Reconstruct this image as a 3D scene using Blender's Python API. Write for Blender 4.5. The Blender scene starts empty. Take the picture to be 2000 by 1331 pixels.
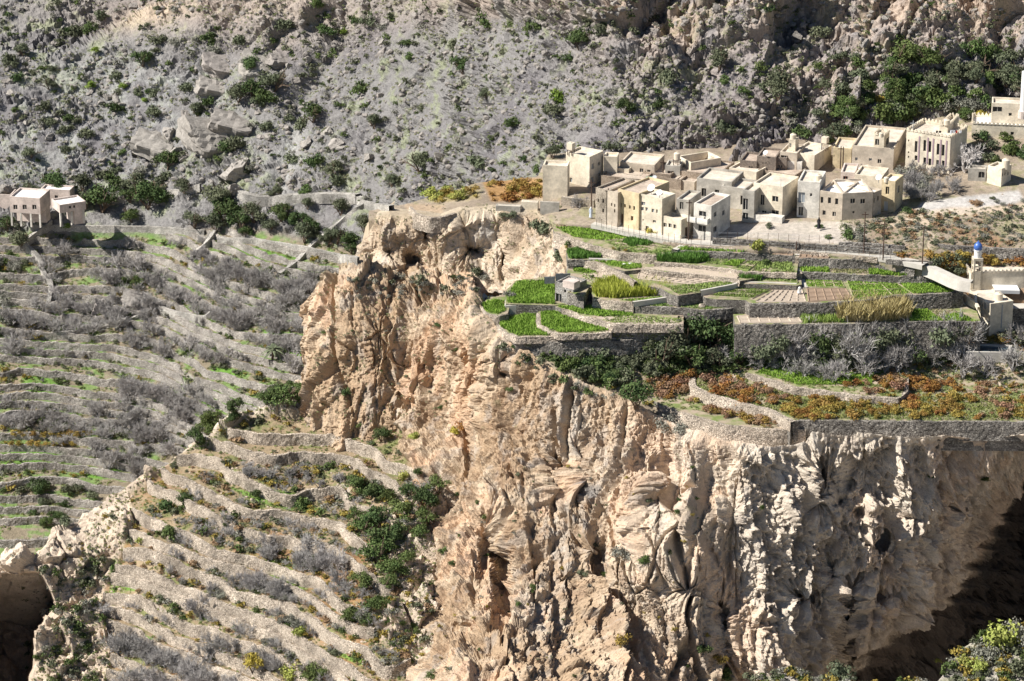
import bpy, bmesh, math, random
import numpy as np
from mathutils import Vector, Matrix

# ------------------------------------------------------------------ camera, sky, sun, exposure
random.seed(7); RS = np.random.RandomState(7)
scn = bpy.context.scene
F_PX, PITCH, ZC = 6250.0, math.radians(20.4), 155.0
cam_d = bpy.data.cameras.new('camera'); cam = bpy.data.objects.new('camera', cam_d)
scn.collection.objects.link(cam); scn.camera = cam
cam.location = (0, 0, ZC); cam.rotation_euler = (math.pi/2 - PITCH, 0, 0)
cam_d.sensor_width = 36.0; cam_d.lens = 36.0*F_PX/2000.0
cam_d.clip_start = 1.0; cam_d.clip_end = 5000.0
SUN_EL, SUN_AZ = math.radians(45), math.radians(-102)      # azimuth from +Y, clockwise positive (sun is to the left, slightly beyond)
to_sun = Vector((math.sin(SUN_AZ)*math.cos(SUN_EL), math.cos(SUN_AZ)*math.cos(SUN_EL), math.sin(SUN_EL)))
sd = bpy.data.lights.new('sun', 'SUN'); sd.energy = 5.0; sd.angle = math.radians(0.5); sd.color = (1.0, 0.955, 0.88)
so = bpy.data.objects.new('sun', sd); scn.collection.objects.link(so)
so.rotation_euler = (-to_sun).to_track_quat('-Z', 'Y').to_euler(); so.location = (-200, 300, 400)
w = bpy.data.worlds.new('World'); scn.world = w; w.use_nodes = True
nt = w.node_tree; bg = nt.nodes['Background']; sky = nt.nodes.new('ShaderNodeTexSky')
sky.sky_type = 'NISHITA'; sky.sun_disc = False; sky.sun_elevation = SUN_EL; sky.sun_rotation = SUN_AZ; sky.altitude = 2000
nt.links.new(sky.outputs[0], bg.inputs[0]); bg.inputs[1].default_value = 0.05
scn.view_settings.view_transform = 'Standard'; scn.view_settings.look = 'None'
scn.view_settings.exposure = 0.70; scn.view_settings.gamma = 1.0
scn.cycles.max_bounces = 5; scn.cycles.diffuse_bounces = 3; scn.cycles.use_denoising = True

# ------------------------------------------------------------------ helpers: names, rays, noise
COL = scn.collection
def tag(o, label=None, cat=None, group=None, kind=None):
    if label: o['label'] = label
    if cat: o['category'] = cat
    if group: o['group'] = group
    if kind: o['kind'] = kind
    return o
def mesh_np(name, V, Fq, mats, parent=None, mi=None, smooth=True, col=None):
    me = bpy.data.meshes.new(name)
    V = np.asarray(V, dtype=np.float32); Fq = np.asarray(Fq, dtype=np.int32); n, k = Fq.shape
    me.vertices.add(len(V)); me.vertices.foreach_set('co', V.ravel())
    me.loops.add(n*k); me.loops.foreach_set('vertex_index', Fq.ravel())
    me.polygons.add(n); me.polygons.foreach_set('loop_start', np.arange(0, n*k, k, dtype=np.int32))
    try: me.polygons.foreach_set('loop_total', np.full(n, k, dtype=np.int32))
    except Exception: pass
    if mi is not None: me.polygons.foreach_set('material_index', np.asarray(mi, dtype=np.int32))
    me.polygons.foreach_set('use_smooth', np.full(n, smooth))
    if not isinstance(mats, (list, tuple)): mats = [mats]
    for m in mats: me.materials.append(m)
    if col is not None:
        a = me.color_attributes.new('Col', 'FLOAT_COLOR', 'POINT')
        c = np.ones((len(V), 4), dtype=np.float32); c[:, :3] = col; a.data.foreach_set('color', c.ravel())
    me.update(calc_edges=True); me.validate()
    o = bpy.data.objects.new(name, me); COL.objects.link(o)
    if parent: o.parent = parent
    return o
cP, sP = math.cos(PITCH), math.sin(PITCH)
def ray(px, py):
    a = (np.asarray(px, float)-1000)/F_PX; b = (np.asarray(py, float)-665.5)/F_PX
    dy = cP - b*sP; dz = -sP - b*cP
    return a/dy, dz/dy                       # dx, dz per unit of Y
def tanth(py): return -ray(1000, py)[1]
def atY(px, py, Y):
    dx, dz = ray(px, py); Y = np.asarray(Y, float)
    return np.stack(np.broadcast_arrays(dx*Y, Y, ZC+dz*Y), -1)
def onz(px, py, z):
    dx, dz = ray(px, py); return atY(px, py, (np.asarray(z, float)-ZC)/dz)
def proj(p):
    x, y, z = p[0], p[1], p[2]-ZC
    f = y*cP - z*sP; u = y*sP + z*cP
    return 1000+F_PX*x/f, 665.5-F_PX*u/f
def hash3(ix, iy, iz, s=0):
    h = (ix.astype(np.int64)*374761393 + iy.astype(np.int64)*668265263 + iz.astype(np.int64)*2147483647 + s*144665) & 0xffffffff
    h = ((h ^ (h >> 13))*1274126177) & 0xffffffff
    h = ((h ^ (h >> 15))*2246822519) & 0xffffffff
    return (h ^ (h >> 16)) & 0xffffffff
def vnoise(P, sc=1.0, s=0):
    """gradient noise, about -1..1"""
    P = P*sc; i = np.floor(P).astype(np.int64); f = P-i; u = f*f*f*(f*(f*6-15)+10)
    r = 0
    for dx in (0, 1):
        wx = u[..., 0] if dx else 1-u[..., 0]
        for dy in (0, 1):
            wy = u[..., 1] if dy else 1-u[..., 1]
            for dz in (0, 1):
                wz = u[..., 2] if dz else 1-u[..., 2]
                h = hash3(i[..., 0]+dx, i[..., 1]+dy, i[..., 2]+dz, s)
                gx = (h & 255)/127.5-1; gy = ((h >> 8) & 255)/127.5-1; gz = ((h >> 16) & 255)/127.5-1
                r = r + wx*wy*wz*(gx*(f[..., 0]-dx)+gy*(f[..., 1]-dy)+gz*(f[..., 2]-dz))
    return r*1.25
def fbm(P, sc, octv=4, s=0, gain=.5):
    r = 0; a = 1; t = 0
    for k in range(octv):
        r = r + a*vnoise(P, sc*2.03**k, s+k); t += a; a *= gain
    return r/t*1.6
def ridged(P, sc, octv=4, s=0, gain=.5):
    r = 0; a = 1; t = 0
    for k in range(octv):
        r = r + a*(1-np.abs(vnoise(P, sc*2.03**k, s+k))*2.2); t += a; a *= gain
    return r/t
def voro(P, sc, s=0):
    P = P*sc; i = np.floor(P).astype(np.int64); f = P-i
    F1 = np.full(P.shape[:-1], 9.0); F2 = F1.copy(); ID = np.zeros(P.shape[:-1])
    for dx in (-1, 0, 1):
        for dy in (-1, 0, 1):
            for dz in (-1, 0, 1):
                h = hash3(i[..., 0]+dx, i[..., 1]+dy, i[..., 2]+dz, s)
                ox = (h & 1023)/1023.; oy = ((h >> 10) & 1023)/1023.; oz = ((h >> 20) & 1023)/1023.
                d = np.sqrt((dx+ox-f[..., 0])**2+(dy+oy-f[..., 1])**2+(dz+oz-f[..., 2])**2)
                n = d < F1
                F2 = np.where(n, F1, np.minimum(F2, d)); ID = np.where(n, (h % 997)/997., ID); F1 = np.where(n, d, F1)
    return F1, F2, ID
def facet(P, sc, k, s=0, sharp=.12):
    """broken-rock facets: every Voronoi cell is a plane with its own tilt and offset"""
    Q = P*sc; i = np.floor(Q).astype(np.int64); f = Q-i; F1 = np.full(P.shape[:-1], 9.0); F2 = F1.copy(); H = np.zeros(P.shape[:-1])
    for dx in (-1, 0, 1):
        for dy in (-1, 0, 1):
            for dz in (-1, 0, 1):
                h = hash3(i[..., 0]+dx, i[..., 1]+dy, i[..., 2]+dz, s); h2 = hash3(i[..., 2]+dz, i[..., 0]+dx, i[..., 1]+dy, s+5)
                v = np.stack([f[..., 0]-dx-(h & 1023)/1023., f[..., 1]-dy-((h >> 10) & 1023)/1023., f[..., 2]-dz-((h >> 20) & 1023)/1023.], -1)
                d = np.sqrt((v**2).sum(-1)); g = np.stack([(h2 & 1023)/511.5-1, ((h2 >> 10) & 1023)/511.5-1, ((h2 >> 20) & 1023)/511.5-1], -1)
                hh = (v*g).sum(-1)*1.5+(h % 997)/997.-.5; n = d < F1; F2 = np.where(n, F1, np.minimum(F2, d)); H = np.where(n, hh, H); F1 = np.where(n, d, F1)
    return k*H*sst(F2-F1, 0, sharp)-k*.35*sst(F2-F1, sharp*.8, 0)
def sst(x, a, b):
    t = np.clip((x-a)/(b-a), 0, 1); return t*t*(3-2*t)
def tps(ctrl, PX, PY):
    c = np.array(ctrl, float); p = c[:, :2]/400.; v = c[:, 2]; n = len(p)
    d = np.linalg.norm(p[:, None]-p[None], axis=-1); K = np.where(d > 0, d*d*np.log(d+1e-12), 0)+np.eye(n)*2e-3
    A = np.zeros((n+3, n+3)); A[:n, :n] = K; A[:n, n] = 1; A[:n, n+1:] = p; A[n, :n] = 1; A[n+1:, :n] = p.T
    wv = np.linalg.solve(A, np.concatenate([v, [0, 0, 0]]))
    q = np.stack([PX, PY], -1)/400.; out = wv[n]+q[..., 0]*wv[n+1]+q[..., 1]*wv[n+2]
    for k in range(n):
        d2 = (q[..., 0]-p[k, 0])**2+(q[..., 1]-p[k, 1])**2
        out = out+wv[k]*.5*d2*np.log(d2+1e-12)
    return out
def pl(pts, x):                                            # piecewise-linear lookup
    a = np.array(pts, float); return np.interp(x, a[:, 0], a[:, 1])
def inpoly(poly, X, Y):
    X = np.asarray(X, float); Y = np.asarray(Y, float); r = np.zeros(X.shape, bool); n = len(poly)
    for i in range(n):
        x1, y1 = poly[i]; x2, y2 = poly[(i+1) % n]
        if y1 == y2: continue
        c = ((y1 > Y) != (y2 > Y)) & (X < (x2-x1)*(Y-y1)/(y2-y1)+x1); r ^= c
    return r
def grid_faces(nr, nc, keep=None):
    i, j = np.meshgrid(np.arange(nr-1), np.arange(nc-1), indexing='ij'); a = i*nc+j
    Fq = np.stack([a, a+nc, a+nc+1, a+1], -1).reshape(-1, 4)
    return Fq if keep is None else Fq[keep.ravel()[Fq].all(1)]
def normals(P):
    du = np.gradient(P, axis=1); dv = np.gradient(P, axis=0)
    n = np.cross(dv, du); return n/(np.linalg.norm(n, axis=-1, keepdims=True)+1e-9)
def lerp(a, b, t): return a+(b-a)*t[..., None] if isinstance(t, np.ndarray) else a+(b-a)*t
def blur(A, n=1):
    for _ in range(n):
        A = (np.roll(A, 1, 0)+np.roll(A, -1, 0)+np.roll(A, 1, 1)+np.roll(A, -1, 1)+4*A)/8
    return A

# ------------------------------------------------------------------ materials
def mat(name, rgb, rough=.9, vcol=False, nscale=2.0, namp=.25, fine=14.0, fineamp=.2, bump=0.0, bscale=6.0, rnd=0.0, rgb2=None, metal=0, vary=.5, spec=.2, trans=0.0):
    m = bpy.data.materials.new(name); m.use_nodes = True; N = m.node_tree.nodes; L = m.node_tree.links
    b = N['Principled BSDF']; b.inputs['Roughness'].default_value = rough; b.inputs['Metallic'].default_value = metal
    b.inputs['Specular IOR Level'].default_value = spec
    g = N.new('ShaderNodeNewGeometry')
    if vcol:
        c = N.new('ShaderNodeVertexColor'); c.layer_name = 'Col'; base = c.outputs[0]
    elif rgb2 is not None:
        n0 = N.new('ShaderNodeTexNoise'); n0.inputs['Scale'].default_value = vary; n0.inputs['Detail'].default_value = 4; L.new(g.outputs['Position'], n0.inputs['Vector'])
        mr = N.new('ShaderNodeMapRange'); mr.inputs[1].default_value = .38; mr.inputs[2].default_value = .62; L.new(n0.outputs[0], mr.inputs[0])
        mx = N.new('ShaderNodeMix'); mx.data_type = 'RGBA'; mx.inputs[6].default_value = (*rgb, 1); mx.inputs[7].default_value = (*rgb2, 1)
        L.new(mr.outputs[0], mx.inputs[0]); base = mx.outputs[2]
    else:
        r = N.new('ShaderNodeRGB'); r.outputs[0].default_value = (*rgb, 1); base = r.outputs[0]
    fac = None
    for sc_, am in ((nscale, namp), (fine, fineamp)):
        if am <= 0: continue
        n = N.new('ShaderNodeTexNoise'); n.inputs['Scale'].default_value = sc_; n.inputs['Detail'].default_value = 5; n.inputs['Roughness'].default_value = .65
        L.new(g.outputs['Position'], n.inputs['Vector'])
        mr = N.new('ShaderNodeMapRange'); mr.inputs[1].default_value = .3; mr.inputs[2].default_value = .7; mr.inputs[3].default_value = 1-am; mr.inputs[4].default_value = 1+am
        L.new(n.outputs[0], mr.inputs[0])
        if fac is None: fac = mr.outputs[0]
        else:
            q = N.new('ShaderNodeMath'); q.operation = 'MULTIPLY'; L.new(fac, q.inputs[0]); L.new(mr.outputs[0], q.inputs[1]); fac = q.outputs[0]
    if rnd > 0:
        oi = N.new('ShaderNodeObjectInfo'); mr = N.new('ShaderNodeMapRange'); mr.inputs[3].default_value = 1-rnd; mr.inputs[4].default_value = 1+rnd
        L.new(oi.outputs['Random'], mr.inputs[0])
        if fac is None: fac = mr.outputs[0]
        else:
            q = N.new('ShaderNodeMath'); q.operation = 'MULTIPLY'; L.new(fac, q.inputs[0]); L.new(mr.outputs[0], q.inputs[1]); fac = q.outputs[0]
        hs = N.new('ShaderNodeHueSaturation'); mh = N.new('ShaderNodeMapRange'); mh.inputs[3].default_value = .5-rnd*.07; mh.inputs[4].default_value = .5+rnd*.07
        ml = N.new('ShaderNodeMath'); ml.operation = 'MULTIPLY'; ml.inputs[1].default_value = 7.13; L.new(oi.outputs['Random'], ml.inputs[0])
        mf = N.new('ShaderNodeMath'); mf.operation = 'FRACT'; L.new(ml.outputs[0], mf.inputs[0]); L.new(mf.outputs[0], mh.inputs[0])
        L.new(mh.outputs[0], hs.inputs['Hue']); L.new(base, hs.inputs['Color']); base = hs.outputs[0]
    if fac is not None:
        vm = N.new('ShaderNodeVectorMath'); vm.operation = 'SCALE'; L.new(base, vm.inputs[0]); L.new(fac, vm.inputs['Scale']); base = vm.outputs[0]
    L.new(base, b.inputs['Base Color'])
    if bump > 0:
        n = N.new('ShaderNodeTexNoise'); n.inputs['Scale'].default_value = bscale; n.inputs['Detail'].default_value = 6; n.inputs['Roughness'].default_value = .65
        L.new(g.outputs['Position'], n.inputs['Vector'])
        bp = N.new('ShaderNodeBump'); bp.inputs['Strength'].default_value = 1.0; bp.inputs['Distance'].default_value = bump
        L.new(n.outputs[0], bp.inputs['Height']); L.new(bp.outputs[0], b.inputs['Normal'])
    return m
def stone_mat(name, c1, c2, gap, scale=3.2, zs=1.5, bump=.12):
    """dry-laid stones: Voronoi cells flattened in z, dark joints, a colour per stone"""
    m = bpy.data.materials.new(name); m.use_nodes = True; N = m.node_tree.nodes; L = m.node_tree.links; b = N['Principled BSDF']
    b.inputs['Roughness'].default_value = .95; b.inputs['Specular IOR Level'].default_value = .1
    g = N.new('ShaderNodeNewGeometry'); mp = N.new('ShaderNodeMapping'); mp.inputs['Scale'].default_value = (scale*1.25, scale*1.25, scale*zs*1.35); L.new(g.outputs['Position'], mp.inputs[0])
    v = N.new('ShaderNodeTexVoronoi'); v.feature = 'F1'; L.new(mp.outputs[0], v.inputs['Vector']); v.inputs['Scale'].default_value = 1
    v2 = N.new('ShaderNodeTexVoronoi'); v2.feature = 'DISTANCE_TO_EDGE'; L.new(mp.outputs[0], v2.inputs['Vector']); v2.inputs['Scale'].default_value = 1
    mx = N.new('ShaderNodeMix'); mx.data_type = 'RGBA'; mx.inputs[6].default_value = (*c1, 1); mx.inputs[7].default_value = (*c2, 1)
    sp = N.new('ShaderNodeSeparateColor'); L.new(v.outputs['Color'], sp.inputs[0]); L.new(sp.outputs[0], mx.inputs[0])
    mr = N.new('ShaderNodeMapRange'); mr.inputs[1].default_value = .0; mr.inputs[2].default_value = .075; L.new(v2.outputs['Distance'], mr.inputs[0])
    mg = N.new('ShaderNodeMix'); mg.data_type = 'RGBA'; mg.inputs[6].default_value = (*gap, 1); L.new(mx.outputs[2], mg.inputs[7]); L.new(mr.outputs[0], mg.inputs[0])
    n = N.new('ShaderNodeTexNoise'); n.inputs['Scale'].default_value = .35; n.inputs['Detail'].default_value = 4; L.new(g.outputs['Position'], n.inputs['Vector'])
    m3 = N.new('ShaderNodeMapRange'); m3.inputs[1].default_value = .3; m3.inputs[2].default_value = .7; m3.inputs[3].default_value = .55; m3.inputs[4].default_value = 1.3; L.new(n.outputs[0], m3.inputs[0])
    vm = N.new('ShaderNodeVectorMath'); vm.operation = 'SCALE'; L.new(mg.outputs[2], vm.inputs[0]); L.new(m3.outputs[0], vm.inputs['Scale'])
    L.new(vm.outputs[0], b.inputs['Base Color'])
    bp = N.new('ShaderNodeBump'); bp.inputs['Distance'].default_value = bump; L.new(mr.outputs[0], bp.inputs['Height']); L.new(bp.outputs[0], b.inputs['Normal'])
    return m
M_MOUNT = mat('scree_rock', (1, 1, 1), vcol=True, nscale=1.3, namp=.22, fine=7, fineamp=.28, bump=.35, bscale=2.2)
M_CLIFF = mat('cliff_rock', (1, 1, 1), vcol=True, nscale=.9, namp=.16, fine=5, fineamp=.2, bump=.30, bscale=2.6)
M_SOIL = mat('terrace_soil', (1, 1, 1), vcol=True, nscale=1.5, namp=.25, fine=9, fineamp=.3, bump=.08, bscale=6)
M_WALL = stone_mat('pale_dry_stone', (.43, .36, .29), (.64, .55, .45), (.10, .085, .07), 2.4, 1.6)
M_WALLG = stone_mat('grey_dry_stone', (.17, .155, .14), (.38, .35, .31), (.035, .03, .027), 2.4, 1.6)
M_WALLF = stone_mat('valley_dry_stone', (.33, .30, .27), (.52, .48, .43), (.11, .10, .09), 2.6, 1.6)
M_CONC = mat('concrete', (.50, .47, .42), nscale=.8, namp=.12, fine=6, fineamp=.08)

# ------------------------------------------------------------------ TERRAIN 1: far mountain and the terraced valley side
C = lambda *a: np.array(a, float)
FOOT = [(-400,440,583),(150,440,583),(300,440,580),(480,425,570),(600,450,563),(700,470,557),(850,440,542),(1000,365,516),(1200,300,500),(1500,270,502),(1800,235,505),(2000,200,505),(2400,190,505)]
def foot(px):
    a = np.array(FOOT, float); y = np.interp(px, a[:, 0], a[:, 1]); Y = np.interp(px, a[:, 0], a[:, 2]); return y, Y
sx = 3.0
pxs = np.arange(-140, 2150, sx); pys = np.concatenate([np.arange(-90, 430, 3.0), np.arange(430, 1140, 2.2)])
PX, PY = np.meshgrid(pxs, pys)
k = np.exp(-np.linspace(-2.2, 2.2, 61)**2); k /= k.sum()
fy, fY = foot(pxs); fy = np.convolve(np.pad(fy, 30, 'edge'), k, 'valid'); fY = np.convolve(np.pad(fY, 30, 'edge'), k, 'valid')
fz = ZC-fY*tanth(fy); T = tanth(PY)
s_up = np.interp(pxs, [0, 900, 2000], [.60, .66, .72]); s_dn = .47
up = (PY < fy[None])
S = np.where(up, s_up[None], s_dn)
Y0 = (ZC-fz[None]+S*fY[None])/(T+S)
P = atY(PX, PY, Y0)
# the farther slope seen past the ridge at top left
far = sst(PY, pl([(-140, 130), (0, 95), (120, 110), (235, 45), (330, -5), (420, -60), (2200, -400)], PX)+6, pl([(-140, 130), (0, 95), (120, 110), (235, 45), (330, -5), (420, -60), (2200, -400)], PX)-6)
P = atY(PX, PY, Y0+far*55)
NRM = normals(P)
# terraces
Vm = sst(PY, fy[None]+4, fy[None]+22)*sst(PX, 1250, 1150)
Z0 = P[..., 2].copy()
Q = P.copy(); Q[..., 2] = 0
cellF1, cellF2, cellID = voro(Q+np.stack([fbm(Q, .05, 2, 3)*6]*2+[0*Z0], -1), .055, 5)
bl = blur(cellID, 14)
offn = fbm(Q, .03, 3, 11)*1.1+fbm(Q, .11, 2, 12)*.22+.3*np.sin(Z0*1.1+PX*.004)
ph = Z0/1.3+offn
kk = np.floor(ph); ff = ph-kk; wth = .10
g = np.where(ff < 1-wth, .10*ff/(1-wth), .10+.90*np.clip((ff-(1-wth))/wth, 0, 1))
Zt = 1.3*(kk+g-offn)-.45
rough = fbm(P, .09, 5, 21)*3.0+ridged(P*C(1,1,1.4), .22, 3, 31)*.9
F1, F2, ID = voro(P*C(1, 1, 1.3)+np.stack([fbm(P, .3, 2, 8)]*3, -1)*1.2, .33, 2)
blocks = facet(P*C(1, 1, 1.3)+np.stack([fbm(P, .3, 2, 8)]*3, -1)*1.2, .30, 1.5, 2)
G1, G2, GI = voro(P*C(1, 1, 1.2), .95, 12)
small = facet(P*C(1, 1, 1.2), .95, .62, 12)
# rocky crags, top right and along the bottom right of the mountain
crag = np.clip(sst(PY, 150, 30)*sst(PX, 1050, 1350)+sst(PY, 75, 0)*sst(PX, 700, 950)*.6, 0, 1)
for cx, cy, rx, ry, am in ((1620,190,130,110,.8),(1660,60,160,120,1),(1440,270,90,55,1),(1500,245,60,40,1),(1300,90,120,80,.7),(1950,80,90,160,1.2),(1860,110,90,70,.8),(560,40,90,60,.5)):
    crag = np.maximum(crag, am*np.exp(-((PX-cx)/rx)**2-((PY-cy)/ry)**2))
big = ridged(P*C(1, 1, .6), .055, 4, 77)
bF1, bF2, bID = voro(P*C(1, 1, .8)+np.stack([fbm(P, .1, 2, 18)]*3, -1)*3, .10, 6)
rk = np.clip(sst(fbm(P, .06, 4, 55)+.25*fbm(P, .3, 2, 56), -.25, .35)*.85+sst(PX, 700, 1500)*.35+crag, .12, 1)
D = rough*(.55+.5*crag)+blocks*rk*.8+small*rk+fbm(P, 1.2, 3, 57)*.12+crag*(big*7.5+facet(P*C(1, 1, .7)+np.stack([fbm(P, .1, 2, 18)]*3, -1)*3, .10, 5.5, 6)-2)
gully = np.exp(-((PX-pl([(-90, 690), (100, 650), (190, 585), (300, 560), (420, 520)], PY))/22)**2)*(PY < 420)
D = D-gully*2.2
D = D*(1-Vm)*sst(PX, -9e9, 1)
P2 = P+NRM*D[..., None]
P2[..., 2] = np.where(Vm > 0, P2[..., 2]*(1-Vm)+Zt*Vm, P2[..., 2])
P2[..., 2] += Vm*(fbm(P, .5, 3, 91)*.10)
# colours (albedo)
n1 = fbm(P, .05, 4, 41); n2 = fbm(P, .25, 4, 42); n3 = fbm(P, 1.1, 3, 43)
grey = C(.21, .202, .198); lav = C(.158, .149, .155); tan_ = C(.46, .36, .28); pale = C(.31, .308, .298); green = C(.24, .27, .14)
col = lerp(grey, lav, sst(n1, -.1, .5)); col = lerp(col, pale, sst(n2+n1*.3, .25, .6)*.6)
rt = sst(PX, 900, 1500)
col = lerp(col, C(.27, .245, .25), rt*.55); col = lerp(col, tan_, np.clip(crag, 0, 1)*sst(n1+n2*.5, -.5, .15)*.85)
col = lerp(col, C(.17, .155, .16), np.clip(np.exp(-((PX-1450)/110)**2-((PY-270)/60)**2)*1.6, 0, 1)*.8)
col = lerp(col, green, sst(n2-n1*.4+n3*.4, .15, .55)*.62*(1-.6*crag))
col = lerp(col, C(.42, .41, .39), gully*.5*sst(PY, 180, 240))
for cx, cy, rx, ry in ((120,300,190,90),(330,190,120,80),(560,300,60,70),(180,150,120,50)):
    col = lerp(col, C(.35, .355, .345), .5*np.exp(-((PX-cx)/rx)**2-((PY-cy)/ry)**2)*sst(n2, -.4, .3))
col = lerp(col, C(.50, .40, .29), .85*np.exp(-((PX-300)/75)**2-((PY-28+(PX-300)*.25)/22)**2))
col = lerp(col, C(.45, .36, .29), .5*np.exp(-((PX-480)/330)**2-((PY-15)/55)**2))
soil = lerp(C(.23, .19, .13), C(.31, .26, .19), sst(n2, -.3, .3)); soil = lerp(soil, C(.14, .24, .055), sst(n2-n3*.3, -.08, .18)*.85)
soil = lerp(soil, C(.33, .25, .16), sst(-n1+n3*.3, .2, .6)*.6)
col = lerp(col, soil, Vm*.95)
GREENV = [[(435,473),(500,474),(595,492),(560,500),(430,484)],[(150,447),(300,448),(300,458),(150,456)],[(215,520),(330,528),(325,545),(210,535)],[(60,655),(210,662),(205,682),(50,672)],
 [(35,705),(110,730),(130,750),(45,735)],[(50,715),(120,765),(90,772),(40,745)],[(130,828),(225,832),(220,848),(128,845)],[(0,868),(130,872),(120,892),(0,890)],[(0,890),(115,894),(110,905),(0,902)],[(150,905),(240,905),(235,925),(150,922)],
 [(510,630),(600,650),(598,700),(560,690),(512,650)],[(410,705),(470,712),(468,730),(410,720)],[(385,740),(470,755),(475,800),(400,790)],[(385,535),(450,545),(440,560),(380,548)],[(150,610),(195,614),(190,628),(150,622)],[(500,590),(590,605),(585,618),(505,600)],[(230,770),(300,780),(300,792),(230,786)]]
mg = np.zeros(PX.shape)
for poly in GREENV: mg = np.maximum(mg, inpoly(poly, PX, PY).astype(float))
mg = blur(mg, 2)
col = lerp(col, C(.12, .26, .035), mg*Vm*.9*sst(n3, -.8, .1))
wallm = (ff > 1-wth-.02)*(Vm > .6)
col = lerp(col, C(.40, .37, .34), wallm*.9)
nr, nc = PX.shape
mountain = mesh_np('mountain', P2.reshape(-1, 3), grid_faces(nr, nc, ~((PX > 860) & (PY > fy[None]+150))), M_MOUNT, smooth=False, col=col.reshape(-1, 3)); tag(mountain, kind='structure')

WALLS = []
def contour_walls(name_label, PXg, Pg, phg, maskg, wth, h, offg, mats, seglen, thick=.35, lab=None, grp=None, minlen=6, rise=.12):
    """for each terrace step: a dry stone wall ribbon along the line where the step begins; offg = z of level k"""
    nr, nc = PXg.shape; made = []
    kmin, kmax = int(phg.min()), int(phg.max())
    for k in range(kmin, kmax+1):
        lev = k+1-wth; s = phg-lev
        cr = (s[:-1] >= 0) & (s[1:] < 0) & (maskg[:-1] > .6)      # rows go down-slope
        jj = np.where(cr.any(0), cr.argmax(0), -1)
        run = []
        def flush():
            nonlocal run
            if len(run) >= minlen: made.append(build_ribbon(run, h, mats, thick, rise))
            run = []
        L = random.uniform(.5, 1)*seglen
        for i in range(nc):
            j = jj[i]
            if j < 0 or (run and abs(j-run[-1][3]) > 9):
                flush()
                if j < 0: continue
            t = s[j, i]/(s[j, i]-s[j+1, i]+1e-9)
            p = Pg[j, i]*(1-t)+Pg[j+1, i]*t; zl = offg(k, j, i)
            run.append((p[0], p[1], zl, j))
            if len(run)*abs(PXg[0, 1]-PXg[0, 0]) > L: last = run[-1]; flush(); run = [last]; L = random.uniform(.5, 1)*seglen
        flush()
    for o in made:
        tag(o, lab, 'stone wall', grp, 'thing'); a_ = np.array([v.co for v in o.data.vertices]).mean(0); WALLS.append((o, a_))
    return made
def build_ribbon(run, h, mats, thick, rise):
    a = np.array([(r[0], r[1], r[2]) for r in run]); n = len(a)
    kk = np.array([.25, .5, .25]); b = a.copy()
    for _ in range(3): b[1:-1] = .25*b[:-2]+.5*b[1:-1]+.25*b[2:]
    a = b; d = np.gradient(a[:, :2], axis=0); d /= (np.linalg.norm(d, axis=1, keepdims=True)+1e-9)
    nrm = np.stack([d[:, 1], -d[:, 0]], -1)                         # towards the viewer for a run going right
    q0 = np.stack([a[:, 0], a[:, 1], a[:, 2]*0], -1); hh = h+rise+vnoise(q0, .5, 3)*.3-1.3*sst(vnoise(q0, .16, 31), .38, .62)+.12*np.round(vnoise(q0, .9, 5)*2)
    rows = [(-.35, 0), (0, .02)]+[(t, .0) for t in (.25, .5, .75)]+[(1, 0), (1, -thick)]
    V = []
    for t, o in rows:
        q = np.zeros((n, 3)); bat = (1-max(t, 0))*.12+.14
        off = bat+(o if o < 0 else 0)
        q[:, :2] = a[:, :2]+nrm*off; q[:, 2] = a[:, 2]+hh*max(t, 0)+(-.5 if t < 0 else 0)
        w3 = vnoise(q, 2.2, 5)*.09+vnoise(q, .7, 6)*.1
        q[:, :2] += nrm*w3[:, None]; q[:, 2] += vnoise(q, 1.7, 9)*.05
        V.append(q)
    V = np.array(V); nr = len(rows)
    return mesh_np('dry_stone_wall', V.reshape(-1, 3), grid_faces(nr, n), mats, smooth=False)
vis = Vm*(PX < 760)*(PY < 1100)
contour_walls('v', PX, P, ph, vis, wth, 1.3*.92, lambda k, j, i: 1.3*(k+.10-offn[j, i])-.45, M_WALLF, 420, .45,
    'grey dry stone terrace wall stepping across the far valley side', 'terrace walls of the far valley side', minlen=8)

# ------------------------------------------------------------------ TERRAIN 2: the lower spur with its stepped terraces
SP = [(390,880,-31),(850,940,-28.5),(870,830,-26),(600,800,-26.5),(700,840,-27.5),(200,1150,-46.5),(600,1331,-46.5),(850,1331,-43),(200,1331,-54.5),(230,960,-37),(300,1050,-38.5),(500,1100,-38.5),(700,1150,-36),(60,1090,-42),(0,1100,-44),(-120,1130,-48),(0,1331,-55),(450,790,-26.5),(950,1000,-34),(950,1331,-45),(700,1450,-48),(200,1450,-58),(480,1000,-34),(650,980,-33)]
RIDGE = [(-160,1135),(0,1094),(60,1076),(130,1030),(230,960),(300,912),(410,848),(480,796),(560,765),(610,725),(660,720),(1000,720)]
pxs = np.arange(-140, 930, 2.2); pys = np.arange(640, 1440, 2.2); PX, PY = np.meshgrid(pxs, pys)
TY = pl(RIDGE, PX); PYc = np.maximum(PY, TY)
Zs = tps(SP, PX, PYc); P = onz(PX, PYc, Zs)
nb = np.maximum(0, (TY-PY)/2.2); P[..., 1] += nb*.35; P[..., 2] -= nb*.42*sst(nb, 0, 12)
NRM = normals(P)
TER = [(262,1010),(250,960),(300,925),(345,885),(420,850),(490,800),(600,800),(870,838),(870,940),(730,1000),(720,1100),(800,1170),(700,1200),(860,1331),(860,1460),(150,1460),(215,1280),(200,1150),(235,1075)]
Vm = blur(inpoly(TER, PX, PY).astype(float), 6)*(nb < 1)
Q = P.copy(); Q[..., 2] = 0; Z0 = P[..., 2].copy()
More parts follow.
